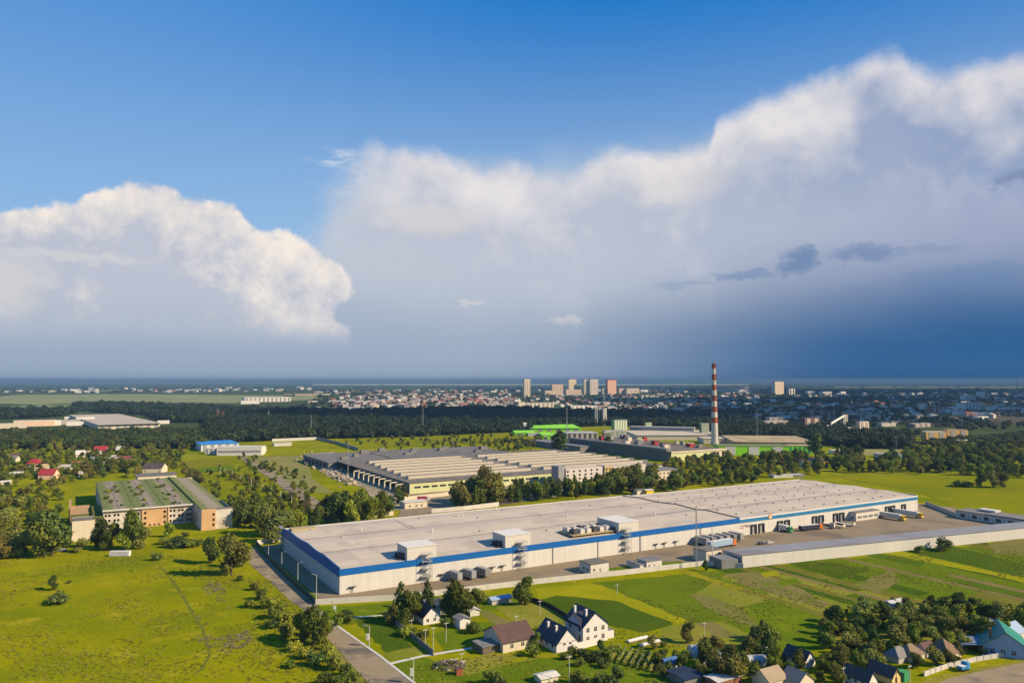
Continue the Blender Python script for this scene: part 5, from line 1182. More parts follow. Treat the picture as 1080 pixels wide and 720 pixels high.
# ------------------------------------------------------------------ village on the left
HMATS = {'red': RED, 'slate': SLATE, 'brown': BROWN, 'white': CONCL, 'pale': CONC}
vg = 'village houses among trees behind the derelict building'
for lab, px, py, w, d, h, ri, wa, ro in (
  ('house with bright crimson hipped roof, upper of two big red roofs', 27, 493.5, 14, 12, 4.5, 4.5, CREAM, RED), ('cream house with red roof, lower right of two big red roofs', 40, 505.5, 15, 12, 4.5, 4.5, SALM, RED),
  ('tan roofed house joined right of the crimson roof', 36, 498, 12, 10, 4, 3.5, CREAM, TAN), ('white house with red roof far back by the wood', 99, 478.5, 15, 12, 4.5, 4.5, WHITE2, RED),
  ('white gabled house left of the far red roof', 80, 482.5, 10, 10, 4, 4, WHITE2, WHITE), ('small white house beside the white gabled one', 88, 481, 8, 8, 3, 3, WHITE, CONC),
  ('pale domed white house right of the far red roof', 122, 476.5, 9, 9, 3, 4, WHITE2, CONCL), ('cream house with flat pale roof below the far red roof', 108, 488, 18, 12, 4.5, .8, CREAM, CONC),
  ('house with dark red roof right of the cream flat one', 125, 487, 16, 10, 3, 3, CREAM, M('dark_red', (.2, .05, .05), .2)), ('white house with brown roof at the right end of the village', 132, 490, 12, 10, 3.5, 3, WHITE2, BROWN),
  ('small pale house at the right end, below the brown roof', 140, 492, 9, 8, 3, 2, SALM, CONC), ('grey roofed house at the left edge of the village', 2, 487, 16, 10, 3.5, 3, CREAM, SLATE),
  ('brown roofed cottage behind the cream shed, village left', 10, 484, 12, 10, 3, 3, ORANGE, BROWN), ('cream long shed between red roofs and dark trees', 61, 495.5, 14, 8, 3, 2, CREAM, CONC),
  ('house with dull red roof behind dark trees', 75, 494, 12, 10, 3.5, 3.5, SALM, BRICK), ('white low house under the dull red roof', 75, 503, 10, 8, 3, 2, WHITE2, CONC),
  ('pale sheds below the crimson roof', 10, 502, 12, 6, 2.5, 1.5, CONC, CONCL), ('small white hut at the village left below the sheds', 1, 511, 8, 5, 2.2, 1, WHITE2, CONCL),
  ('big dark brown gabled house behind the grassy roof', 150, 499, 20, 18, 5, 4, CREAM, M('dark_tiles', (.09, .065, .06), .2)), ('small grey roofed house in the village middle', 95, 487, 9, 8, 3, 2.5, WHITE, SLATE),
  ('white shed behind the dark red roof', 117, 484, 9, 6, 3, 1, WHITE2, WHITE)):
    house('village_house', lab, 'house', px, py, w * .9, d * .9, h, ri, wa, ro, 'x', rz=rnd.choice([GA, GA - .2, .1]), group=vg, hip=.7 if 'hipped' in lab else 0, wins={'f': wr((1.5, w * .9 - 3.2), 1.4, 1.0, 1.5)})
# right-hand hidden houses and allotment sheds
# ------------------------------------------------------------------ small houses of the far town: six looks, copied
tg_ = 'small houses of the far town'
protos = []
for i, (nm, wa, ro, lk, w, d, h, ri) in enumerate((('town_house', BW, CONC, 'small white house', 14, 12, 6, 3), ('town_house', M('town_beige', (.52, .43, .36), .12), M('town_red', (.28, .09, .06), .15), 'small red roofed house', 14, 12, 5, 4), ('town_house', CREAM, SLATE, 'small cream house', 16, 12, 5, 3), ('town_house', M('town_beige', (.52, .43, .36), .12), M('town_tan', (.42, .34, .27), .12), 'small beige house', 22, 12, 7, 2), ('town_house', M('dusky2', (.34, .27, .24), .15), BROWN, 'small brown roofed house', 14, 11, 5, 4), ('town_house', BW, BW, 'small white roofed shed', 24, 12, 5, 1))):
    b = MB(); b.facade((0, 0), (w, 0), 0, h, []); b.facade((w, 0), (w, d), 0, h, []); b.facade((w, d), (0, d), 0, h, []); b.facade((0, d), (0, 0), 0, h, [])
    b.add([(0, 0, h), (0, d, h), (0, d / 2, h + ri), (w, 0, h), (w, d, h), (w, d / 2, h + ri)], [(0, 2, 1), (3, 4, 5)])
    wl = bpy.data.meshes.new('town_wall'); wl.from_pydata(b.v, [], b.f); wl.materials.append(wa)
    b = MB(); b.extr([(-.5, h - .2), (d / 2, h + ri + .05), (d + .5, h - .2), (d + .5, h), (d / 2, h + ri + .3), (-.5, h)], 'x', -.5, w + .5)
    rm = bpy.data.meshes.new('town_roof'); rm.from_pydata(b.v, [], b.f); rm.materials.append(ro)
    protos.append((wl, rm, lk))
def town(poly, n, mix, s0=1.0, s1=1.5):
    k = 0; tries = 0; xs = [p[0] for p in poly]; ys = [p[1] for p in poly]
    while k < n and tries < n * 50:
        tries += 1; p = (rnd.uniform(min(xs), max(xs)), rnd.uniform(min(ys), max(ys)))
        if not inpoly(p, poly): continue
        k += 1; wl, rm, lk = protos[rnd.choice(mix)]; s = rnd.uniform(s0, s1)
        r = bpy.data.objects.new('town_house', None); link(r, None, (*G(*p), 0), rnd.uniform(-.5, .9)); r.scale = (s, s, s)
        link(bpy.data.objects.new('wall', wl), r); link(bpy.data.objects.new('roof', rm), r); auto(r, lk, 'house', tg_)
town([(355, 418), (400, 416), (540, 415), (545, 427), (470, 429), (360, 431)], 135, [0, 2, 5, 3, 0, 1, 4, 0, 2], .9, 1.6)
town([(320, 424), (400, 424), (440, 433), (380, 436), (325, 432)], 18, [0, 2, 5, 3], 1.0, 1.6)
town([(640, 417), (800, 415), (800, 432), (690, 440), (640, 428)], 34, [0, 2, 4, 2], 1.0, 1.6)
town([(760, 428), (960, 424), (1080, 425), (1080, 440), (930, 446), (780, 440)], 46, [0, 4, 4, 2, 5], .9, 1.5)
town([(840, 412), (1080, 411), (1080, 422), (850, 423)], 34, [0, 2, 5, 4], 1.2, 2.0)
town([(60, 411), (340, 408.5), (340, 413), (60, 415)], 26, [0, 0, 2, 5], 1.6, 3.0)
# ------------------------------------------------------------------ woods: stuff (masses nobody could count)
far_lobes = lambda g: [(0, 0, .55, .36, .38)] + [(math.cos(a) * .28, math.sin(a) * .28, z, .24, .22) for a, z in zip(np.arange(0, 6, 1.1), g.uniform(.4, .8, 6))]
FARP = []
for k in range(4):
    g = np.random.default_rng(50 + k); L = [(x * 10, y * 10, z * 10, a * 10, c * 10) for x, y, z, a, c in far_lobes(g)]
    me = crown_mesh('wood_tree', 90 + k, L, 150, .95, FOL['far'], .85); FARP.append(bpy.data.objects.new('wood_tree', me))
WC = bpy.data.collections.new('wood_tree_sources')
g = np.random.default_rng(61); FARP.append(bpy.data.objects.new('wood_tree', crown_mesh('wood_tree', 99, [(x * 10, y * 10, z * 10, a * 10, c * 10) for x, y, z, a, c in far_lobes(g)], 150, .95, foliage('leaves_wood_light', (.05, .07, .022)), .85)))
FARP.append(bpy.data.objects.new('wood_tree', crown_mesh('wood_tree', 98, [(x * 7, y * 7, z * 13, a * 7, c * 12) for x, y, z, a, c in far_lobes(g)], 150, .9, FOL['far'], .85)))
for o in FARP: WC.objects.link(o)
WL = bpy.data.collections.new('weed_sources')
for k in range(3):
    g = np.random.default_rng(70 + k); L = [(x * 1.1, y * 1.1, z * .32, a * 1.2, c * .34) for x, y, z, a, c in lobes_bush(g, 5)]
    WL.objects.link(bpy.data.objects.new('weed', crown_mesh('weed', 95 + k, L, 34, .16, foliage('weeds_%d' % k, ((.25, .26, .010), (.19, .225, .010), (.3, .28, .03))[k], .02, .3))))
def scatter(name, pts, scales, coll, turn=6.28):
    """One object whose geometry nodes set instances on its points."""
    me = bpy.data.meshes.new(name); me.from_pydata(pts, [], [])
    at = me.attributes.new('s', 'FLOAT_VECTOR', 'POINT'); at.data.foreach_set('vector', np.array([q if isinstance(q, tuple) else (q, q, q) for q in scales], dtype=np.float32).ravel())
    o = bpy.data.objects.new(name, me); link(o); tag(o, kind='stuff')
    ng = bpy.data.node_groups.new(name, 'GeometryNodeTree')
    ng.interface.new_socket('Geometry', in_out='INPUT', socket_type='NodeSocketGeometry'); ng.interface.new_socket('Geometry', in_out='OUTPUT', socket_type='NodeSocketGeometry')
    A = ng.nodes.new; i, u = A('NodeGroupInput'), A('NodeGroupOutput'); mp = A('GeometryNodeMeshToPoints'); ip = A('GeometryNodeInstanceOnPoints'); ci = A('GeometryNodeCollectionInfo')
    ci.inputs['Collection'].default_value = coll; ci.inputs['Separate Children'].default_value = True; ci.inputs['Reset Children'].default_value = True
    ip.inputs['Pick Instance'].default_value = True
    na = A('GeometryNodeInputNamedAttribute'); na.data_type = 'FLOAT_VECTOR'; na.inputs['Name'].default_value = 's'
    rv = A('FunctionNodeRandomValue'); rv.data_type = 'FLOAT_VECTOR'; rv.inputs[0].default_value = (0, 0, 0); rv.inputs[1].default_value = (0, 0, turn)
    ri = A('FunctionNodeRandomValue'); ri.data_type = 'INT'; ri.inputs[4].default_value = 0; ri.inputs[5].default_value = 50
    lk = ng.links.new
    lk(i.outputs[0], mp.inputs['Mesh']); lk(mp.outputs[0], ip.inputs['Points']); lk(ci.outputs[0], ip.inputs['Instance'])
    lk(rv.outputs[0], ip.inputs['Rotation']); lk(ri.outputs[2], ip.inputs['Instance Index']); lk(na.outputs[0], ip.inputs['Scale']); lk(ip.outputs[0], u.inputs[0])
    md = o.modifiers.new('scatter', 'NODES'); md.node_group = ng
    return o
WC2 = bpy.data.collections.new('light_wood_sources')
for k, fm in enumerate(('broad', 'dark', 'dark', 'olive')):
    g = np.random.default_rng(80 + k); WC2.objects.link(bpy.data.objects.new('wood_tree', crown_mesh('wood_tree', 180 + k, [(x * 10, y * 10, z * 10, a * 10, c * 10) for x, y, z, a, c in far_lobes(g)], 170, .9, foliage('leaves_near_wood_' + fm, tuple(q * .62 for q in {'broad': (.12, .16, .03), 'dark': (.075, .115, .03), 'olive': (.15, .15, .04)}[fm])), .85)))
def wood(name, polys, gap_near, hh, label=None, dens=1.0, noise_cut=None, coll=None):
    """Fill photo-outlined areas on the ground; spacing and crown size grow with distance."""
    pts, sc = [], []
    from mathutils import noise as mn
    for poly in polys:
        wp = [G(*p) for p in poly]; xs = [p[0] for p in wp]; ys = [p[1] for p in wp]
        y = min(ys)
        while y < max(ys):
            g = gap_near * max(1.0, y / 1300.0)
            x = min(xs)
            while x < max(xs):
                q = (x + rnd.uniform(-.5, .5) * g, y + rnd.uniform(-.5, .5) * g)
                x += g
                if abs(q[0]) > q[1] * .80 + 60 or not inpoly(q, wp): continue
                if noise_cut and mn.noise(Vector((q[0] * noise_cut[1], q[1] * noise_cut[1], name.__len__()))) < noise_cut[0]: continue
                if rnd.random() > dens: continue
                s = hh / 10 * rnd.uniform(.7, 1.25) * max(1.0, (g / gap_near) ** .75)
                sz = hh / 10 * rnd.uniform(.75, 1.2)
                pts.append((q[0], q[1], -.08 * hh)); sc.append((s, s, min(s, sz)))
            y += g
    o = scatter(name, pts, sc, coll or WC)
    return tag(o, label, 'wood') if label else o
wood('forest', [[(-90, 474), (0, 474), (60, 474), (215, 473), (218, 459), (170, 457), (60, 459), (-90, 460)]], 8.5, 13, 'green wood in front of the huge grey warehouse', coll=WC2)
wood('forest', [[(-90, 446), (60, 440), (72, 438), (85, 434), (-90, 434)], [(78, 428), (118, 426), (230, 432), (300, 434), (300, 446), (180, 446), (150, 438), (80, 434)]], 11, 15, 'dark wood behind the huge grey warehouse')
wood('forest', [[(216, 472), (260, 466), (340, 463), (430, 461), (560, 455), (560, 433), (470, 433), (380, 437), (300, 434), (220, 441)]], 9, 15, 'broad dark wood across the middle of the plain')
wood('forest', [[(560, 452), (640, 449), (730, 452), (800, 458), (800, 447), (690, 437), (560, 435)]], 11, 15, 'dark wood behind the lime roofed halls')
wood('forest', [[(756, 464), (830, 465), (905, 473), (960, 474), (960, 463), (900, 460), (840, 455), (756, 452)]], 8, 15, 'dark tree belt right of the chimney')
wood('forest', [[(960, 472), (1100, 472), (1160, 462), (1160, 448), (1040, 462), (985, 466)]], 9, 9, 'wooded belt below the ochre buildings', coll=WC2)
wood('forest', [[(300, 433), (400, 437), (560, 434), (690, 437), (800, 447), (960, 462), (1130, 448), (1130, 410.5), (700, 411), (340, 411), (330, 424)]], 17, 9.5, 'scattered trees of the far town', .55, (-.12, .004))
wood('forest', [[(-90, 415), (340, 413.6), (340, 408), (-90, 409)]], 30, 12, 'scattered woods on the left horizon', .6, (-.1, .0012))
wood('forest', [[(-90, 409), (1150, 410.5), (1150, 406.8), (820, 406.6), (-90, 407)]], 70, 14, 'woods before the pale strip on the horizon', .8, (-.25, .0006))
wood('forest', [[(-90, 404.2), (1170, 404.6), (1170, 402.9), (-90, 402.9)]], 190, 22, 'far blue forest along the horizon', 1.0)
# weeds and tall grass in the near meadow
def weeds(name, polys, gap, cut, lab):
    from mathutils import noise as mn
    pts, sc = [], []
    for poly in polys:
        wp = [G(*p) for p in poly]; xs = [p[0] for p in wp]; ys = [p[1] for p in wp]; n = int((max(xs) - min(xs)) * (max(ys) - min(ys)) / gap ** 2)
        for _ in range(n):
            q = (rnd.uniform(min(xs), max(xs)), rnd.uniform(min(ys), max(ys)))
            if not inpoly(q, wp): continue
            nn = mn.noise(Vector((q[0] * .035, q[1] * .035, 3.3))) + .5 * mn.noise(Vector((q[0] * .15, q[1] * .15, 7)))
            if nn < cut + rnd.uniform(-.25, .25): continue
            pts.append((q[0], q[1], 0)); sc.append(rnd.uniform(.35, 1.0))
    tag(scatter(name, pts, sc, WL), lab, 'grass')
MEAD = [(-40, 760), (-40, 590), (60, 585), (170, 582), (235, 600), (268, 612), (300, 645), (345, 690), (380, 735)]
weeds('grass', [MEAD], 1.3, .02, 'tall uneven grass and weeds of the near left meadow')
weeds('weeds', [[(262, 612), (285, 610), (318, 645), (346, 680), (382, 720), (340, 740), (300, 680), (270, 640)]], 1.2, -.2, 'thick weeds along the left side of the road')
weeds('weeds', [[(700, 655), (735, 604), (1000, 580), (1100, 572), (1100, 640), (860, 660), (820, 690), (724, 660)], [(626, 613), (630, 613), (700, 638), (792, 671), (790, 674), (698, 642)]], 1.6, .22, 'weeds among the vegetable plots')
WL2 = bpy.data.collections.new('dry_weed_sources')
for k in range(2):
    g = np.random.default_rng(170 + k); L = [(x * 1.2, y * 1.2, z * .4, a * 1.2, c * .4) for x, y, z, a, c in lobes_bush(g, 5)]
    WL2.objects.link(bpy.data.objects.new('dry_weed', crown_mesh('dry_weed', 195 + k, L, 30, .18, foliage('dry_weeds', (.27, .22, .14), .02, .25))))
WL = WL2
weeds('weeds', [[(195, 618), (232, 613), (240, 630), (243, 645), (236, 640), (226, 626), (200, 626)], [(205, 665), (225, 672), (262, 662), (266, 678), (240, 690), (212, 680)], [(208, 650), (222, 650), (222, 660), (210, 660)]], 1.0, -.05, 'grey dry weeds in drifts at the right of the left meadow')
WL = bpy.data.collections['weed_sources']
weeds('weeds', [[(430, 700), (520, 690), (640, 690), (720, 690), (740, 725), (430, 730)], [(560, 660), (600, 652), (700, 668), (720, 682), (620, 690)]], 1.5, 0, 'rough grass around the gardens at the bottom')
weeds('weeds', [[(240, 560), (262, 560), (262, 600), (235, 595)], [(175, 500), (330, 505), (345, 535), (250, 560), (240, 520)]], 2.0, -.05, 'rough grass beside the derelict building')
# the rest of the far town: too many to single out
HC = bpy.data.collections.new('town_sources')
for wl, rm, lk in protos:
    n0 = len(wl.vertices); me = bpy.data.meshes.new('town_source'); me.from_pydata([tuple(v.co) for v in wl.vertices] + [tuple(v.co) for v in rm.vertices], [], [tuple(p.vertices) for p in wl.polygons] + [tuple(i + n0 for i in p.vertices) for p in rm.polygons])
    me.materials.append(wl.materials[0]); me.materials.append(rm.materials[0]); me.polygons.foreach_set('material_index', [0] * len(wl.polygons) + [1] * len(rm.polygons)); me.update(); HC.objects.link(bpy.data.objects.new('town_source', me))
tp, tsc = [], []
for poly, n in (([(345, 420), (400, 416), (540, 414.5), (548, 427), (470, 430), (350, 432)], 210), ([(545, 419), (680, 416.5), (800, 414), (800, 432), (690, 436), (560, 427)], 190), ([(800, 418), (960, 413), (1085, 412), (1085, 442), (930, 446), (780, 442)], 170), ([(300, 413.5), (560, 410), (840, 409.5), (840, 414), (560, 413.5), (345, 416)], 150), ([(-5, 412.5), (300, 410), (300, 413), (-5, 414)], 40)):
    xs = [p[0] for p in poly]; ys = [p[1] for p in poly]; k = 0
    while k < n:
        p = (rnd.uniform(min(xs), max(xs)), rnd.uniform(min(ys), max(ys)))
        if not inpoly(p, poly): continue
        k += 1; w = G(*p); q = rnd.uniform(.8, 1.5) * max(1, (w[1] / 3500) ** .6); tp.append((*w, 0)); tsc.append((q, q, q * .9))
tag(scatter('town_houses', tp, tsc, HC, 1.0), 'countless small pale houses of the far town among trees', 'houses')
# rubble
b = MB()
for i in range(520):
    px, py = rnd.uniform(322, 385), 0
    t = rnd.random(); px = 326 + 48 * t + rnd.uniform(-18, 8) * rnd.random(); py = 483 + 25 * t + rnd.uniform(-9, 7) * rnd.random(); x, y = G(px, py); s = rnd.uniform(.6, 2.6); a = rnd.uniform(0, 3)
    b.prism([(x + s * math.cos(a + k * 1.57) * rnd.uniform(.6, 1.1), y + s * math.sin(a + k * 1.57) * rnd.uniform(.6, 1.1)) for k in range(4)], 0, s * rnd.uniform(.4, 1.1), rnd.randrange(2))
tag(b.build('rubble', [M('rubble_pale', (.52, .45, .34), .25, 1), M('rubble_tan', (.36, .3, .2), .25, 1)]), 'heaps of pale broken concrete strewn beside the old factory', 'rubble', kind='stuff')
# ------------------------------------------------------------------ individual trees
g_m = 'bushes standing in the left meadow'
tree('broad', 56, 622, 606, g_m, .8, 'small lone tree in the open left meadow'); tree('darkbush', 60, 636, 625, g_m, 1.9, 'dark spreading bush just below the lone meadow tree'); tree('darkbush', 166, 590.5, 582, g_m, 1.2, 'small dark bush in the meadow right of the white container'); tree('bush', 73, 615, 611, g_m, 1.3, 'tiny bush right of the lone meadow tree')
tree('willow', 244, 607, 561, 'trees at the left side of the road', .75, 'big pale willow beside the top of the road'); tree('dark', 222, 594, 566, 'trees at the left side of the road', .9, 'dark tree left of the big pale willow'); tree('willow', 256, 598, 572, 'trees at the left side of the road', .7, 'smaller pale tree just right of the big willow')
g_d = 'trees around the derelict building'
for a in (('dark', 55, 586, 536, 1.0), ('broad', 47, 588, 548, 1.0), ('olive', 66, 580, 556, .9), ('dark', 36, 574, 545, .9), ('dark', 104, 578, 545, .75), ('broad', 117, 579, 550, .7), ('dark', 111, 580, 556, .8), ('broad', 141, 579, 536, .62), ('olive', 150, 578, 552, .8), ('light', 131, 580, 555, .8), ('willow', 85, 582, 566, 1.0),
          ('light', 178, 566, 549, .9), ('bush', 172, 574, 566, 1.3), ('darkbush', 181, 577, 567, 1.6), ('darkbush', 191, 577, 566, 1.6), ('bush', 201, 577, 567, 1.5), ('bush', 209, 576, 568, 1.4), ('darkbush', 188, 571, 564, 1.4), ('bush', 232, 556, 546, 1.3), ('bush', 195, 566, 560, 1.2)): tree(a[0], a[1], a[2], a[3], g_d, a[4])
cluster([(-8, 590), (24, 592), (26, 555), (10, 530), (-8, 525)], 14, 9, 15, ['broad', 'olive', 'willow', 'light'], 'trees at the left picture edge', 6)
cluster([(-8, 545), (40, 545), (62, 530), (60, 512), (-8, 518)], 12, 6, 11, ['broad', 'dark', 'light', 'bush'], 'trees at the left picture edge', 7)
cluster([(28, 560), (62, 545), (70, 575), (40, 582)], 6, 7, 11, ['dark', 'broad', 'bush'], g_d, 5)
for a in (('broad', 250, 553, 524, .95), ('dark', 258, 556, 527, .9), ('dark', 265, 551, 524, .95), ('broad', 272, 556, 528, .9), ('dark', 244, 546, 526, .9), ('willow', 284, 563, 530, .95), ('willow', 297, 566, 536, .95), ('willow', 290, 572, 543, .9), ('light', 306, 563, 536, .8), ('broad', 276, 566, 544, .9), ('light', 314, 556, 538, .8), ('broad', 268, 540, 520, .9)): tree(*a[:4], 'trees between derelict building and warehouse', a[4])
tree('olive', 203, 508, 492, g_d, 1.0, 'tree rising behind the right edge of the grassy roof'); tree('olive', 209, 511, 494, g_d, .9, 'second tree at the right edge of the grassy roof'); tree('olive', 196, 504, 490, g_d, .9, 'tree left behind the right edge of the grassy roof')
for a in (('dark', 352, 553, 518, .95), ('broad', 343, 552, 522, .9), ('dark', 361, 551, 517, .9), ('broad', 376, 553, 521, .9), ('light', 371, 556, 526, .8), ('broad', 384, 550, 516, .95), ('light', 391, 553, 522, .8), ('broad', 400, 548, 517, .8), ('light', 327, 552, 537, .9), ('broad', 334, 556, 532, .8), ('light', 320, 562, 544, .8), ('broad', 368, 546, 524, .8), ('dark', 410, 545, 523, .8), ('dark', 333, 560, 536, .9)): tree(*a[:4], 'trees at the back left corner of the warehouse', a[4])
cluster([(238, 498), (262, 497), (300, 512), (330, 526), (345, 540), (330, 545), (300, 530)], 16, 5, 9, ['broad', 'dark', 'bush', 'light'], 'trees along the side road', 7)
cluster([(240, 478), (262, 482), (300, 498), (290, 504), (250, 492)], 12, 4, 8, ['bush', 'broad', 'dark', 'olive'], 'trees along the side road', 8)
cluster([(212, 530), (245, 535), (265, 528), (330, 540), (300, 560), (245, 560), (246, 545)], 14, 3, 6, ['bush', 'lightbush', 'darkbush'], 'bushes in the rough grass right of the derelict building', 6)
# roadside bushes, near
g_r = 'bushes along the left side of the road'
for a in (('broad', 331, 681, 640, .9), ('light', 318, 677, 644, .8), ('dark', 344, 672, 645, .8), ('broad', 340, 684, 650, .7)): tree(*a[:4], 'trees at the bend of the road', a[4])
for a in (('bush', 275, 632, 615, 1.0), ('lightbush', 283, 641, 622, 1.2), ('bush', 291, 652, 630, 1.1), ('lightbush', 299, 660, 637, 1.1), ('bush', 268, 622, 611, 1.2), ('darkbush', 287, 662, 648, 1.2), ('bush', 302, 672, 650, 1.0), ('lightbush', 345, 696, 673, 1.1), ('bush', 352, 706, 683, 1.0), ('bush', 364, 713, 694, 1.1), ('darkbush', 333, 702, 682, 1.2), ('bush', 372, 722, 702, 1.1), ('lightbush', 322, 694, 676, 1.2), ('bush', 343, 722, 703, 1.2), ('lightbush', 311, 686, 670, 1.2), ('bush', 357, 724, 706, 1.2), ('bush', 384, 732, 712, 1.1), ('bush', 253, 612, 604, 1.3), ('lightbush', 262, 640, 628, 1.3), ('bush', 306, 704, 692, 1.3)): tree(a[0], a[1], a[2], a[3] + .22 * (a[2] - a[3]), g_r, a[4] * .9)
cluster([(352, 650), (372, 648), (376, 655), (358, 662)], 5, 5, 9, ['bush', 'darkbush', 'lightbush'], 'bushes beside the first cross path', 2.5)
# garden trees
g_g = 'trees in the gardens below the warehouse'
for a in (('spruce', 422, 655, 612, 1.1), ('broad', 434, 655, 622, .8), ('spruce', 450.5, 643, 609, 1.2), ('dark', 437, 650, 622, .7), ('broad', 476, 652, 613, .8), ('broad', 486, 654, 612, .85), ('light', 493, 648, 620, .7), ('broad', 506, 642, 618, .85), ('dark', 499, 641, 620, .7), ('broad', 553, 637, 608, .9), ('olive', 547, 637, 616, .8), ('light', 427, 661, 640, .8), ('olive', 413, 658, 634, .8), ('bush', 434, 669, 660, 1.3), ('lightbush', 428, 670, 658, 1.2), ('bush', 471, 660, 650, 1.3), ('bush', 499, 667, 655, 1.3), ('bush', 445, 675, 663, 1.3),
          ('olive', 725, 677, 652, .75), ('broad', 565, 683, 666, .8), ('bush', 561, 691, 678, 1.2), ('bush', 520, 722, 705, 1.1), ('darkbush', 526, 727, 712, 1.1), ('dark', 651, 721, 700, .9), ('darkbush', 640, 727, 708, 1.1), ('bush', 610, 722, 706, 1.2), ('bush', 622, 726, 712, 1.3),
          ('bush', 605, 691, 681, 1.3), ('bush', 616, 694, 683, 1.4), ('darkbush', 628, 697, 686, 1.4), ('bush', 640, 694, 682, 1.4), ('olive', 634, 687, 674, 1.0), ('bush', 648, 690, 680, 1.4), ('lightbush', 596, 695, 687, 1.3), ('bush', 612, 702, 693, 1.3), ('darkbush', 637, 703, 693, 1.3)): tree(*a[:4], g_g, a[4])
cluster([(668, 686), (700, 682), (730, 694), (752, 697), (745, 716), (700, 708)], 16, 4, 7.5, ['bush', 'olive', 'darkbush', 'broad'], g_g, 4)
cluster([(745, 690), (770, 686), (800, 700), (800, 720), (765, 722), (745, 715)], 16, 5, 8.5, ['olive', 'broad', 'darkbush', 'bush'], g_g, 4)
cluster([(690, 712), (740, 715), (745, 735), (690, 735)], 6, 4, 6, ['bush', 'olive'], g_g, 4)
cluster([(790, 678), (806, 672), (815, 690), (795, 694)], 6, 6, 9.5, ['dark', 'broad'], g_g, 3.5)
cluster([(800, 700), (825, 695), (850, 705), (880, 700), (900, 712), (890, 728), (845, 716), (815, 712)], 13, 4, 7, ['broad', 'olive', 'light', 'bush'], g_g, 4)
g_o = 'trees of the grove above the bottom right cottages'
cluster([(855, 686), (862, 664), (885, 650), (935, 646), (1000, 644), (1085, 650), (1085, 672), (1040, 678), (1000, 688), (930, 688), (880, 690)], 64, 4.5, 8.6, ['broad', 'dark', 'broad', 'olive', 'light', 'willow', 'bush'], g_o, 5.5)
cluster([(900, 650), (935, 640), (990, 637), (1085, 645), (1085, 655), (960, 650)], 16, 3.5, 7, ['broad', 'dark', 'olive'], g_o, 6)
cluster([(925, 720), (960, 706), (1000, 702), (1040, 690), (1030, 684), (960, 700), (930, 705)], 9, 3.5, 6, ['broad', 'olive', 'bush'], g_o, 4)
cluster([(1030, 672), (1085, 662), (1085, 668), (1040, 682)], 7, 6, 9, ['broad', 'light'], g_o, 4)
cluster([(865, 705), (885, 690), (935, 690), (930, 706), (900, 712)], 9, 5, 8, ['willow', 'broad', 'olive'], g_o, 5)
tree('darkbush', 995, 580, 565.5, 'bushes at the long white shed', 1.25, 'round dark bush against the long white shed'); tree('willow', 970, 582, 574, 'bushes at the long white shed', 1.5, 'low grey bush left of the round dark bush'); tree('broad', 744, 602, 590, 'bushes at the long white shed', .7, 'small tree at the foot of the lattice mast')
# belt behind the warehouse
g_b = 'trees of the belt behind the warehouse'
cluster([(476, 537), (520, 534), (530, 527), (510, 524), (476, 530)], 11, 13, 21, ['tallpoplar', 'olive', 'tallpoplar', 'olive'], g_b, 6, .95)
for a in (('olive', 514, 531, 487, .62), ('tallpoplar', 521, 531, 497, 1.2), ('tallpoplar', 508, 532, 500, 1.1), ('olive', 524, 531, 498, .8)): tree(*a[:4], g_b, a[4])
cluster([(535, 531), (600, 527), (650, 521), (650, 514), (600, 518), (535, 524)], 36, 10, 16.5, ['tallpoplar', 'tallpoplar', 'light', 'dark', 'poplar', 'spruce'], g_b, 5.5, .95)
cluster([(600, 524), (645, 521), (645, 516), (600, 520)], 12, 9, 12, ['light'], g_b, 6)
cluster([(645, 524), (690, 520), (692, 506), (660, 508), (645, 514)], 16, 12, 18, ['olive', 'broad', 'dark', 'olive'], g_b, 7)
g_c = 'trees between the chimney works and the warehouse'
cluster([(690, 521), (730, 516), (760, 513), (830, 506), (850, 500), (830, 496), (760, 498), (712, 503)], 46, 8, 13.5, ['broad', 'light', 'broad', 'dark', 'light'], g_c, 7)
cluster([(700, 500), (760, 493), (830, 494), (850, 490), (840, 484), (790, 488), (760, 485), (700, 492)], 42, 8, 13, ['broad', 'dark', 'olive', 'broad'], g_c, 8)
cluster([(805, 489), (830, 487), (835, 484), (800, 484)], 8, 10, 13, ['broad', 'light'], g_c, 7)
tree('poplar', 860.5, 482, 452, g_c, 1.45, 'tall dark poplar standing alone right of the lime fronts'); tree('poplar', 590, 478, 452, g_c, 1.9, 'dark poplar pair left of the grey masts at the lime roofs'); tree('poplar', 641, 476, 459, g_c, 1.7, 'dark poplar in front of the plant buildings')
cluster([(850, 503), (880, 500), (905, 500), (905, 480), (870, 484), (850, 490)], 26, 9, 17, ['broad', 'dark', 'olive', 'poplar'], 'trees at the back right corner of the warehouse', 8)
cluster([(905, 500), (940, 497), (990, 500), (1020, 502), (1085, 505), (1085, 495), (1000, 490), (940, 487), (905, 488)], 44, 8, 15, ['broad', 'light', 'dark', 'broad'], 'trees behind the right meadow', 9)
cluster([(950, 490), (1000, 487), (1085, 493), (1085, 472), (1000, 474), (955, 480)], 70, 10, 16, ['broad', 'olive', 'dark', 'broad', 'light'], 'trees behind the right meadow', 10)
for a in (('broad', 1035, 514, 494, .8), ('willow', 1047, 514, 495, .8), ('broad', 1058, 514, 496, .95), ('darkbush', 1014, 513, 506, 2.2), ('bush', 1022, 512, 507, 2.0)): tree(*a[:4], 'trees standing in the right meadow', a[4])
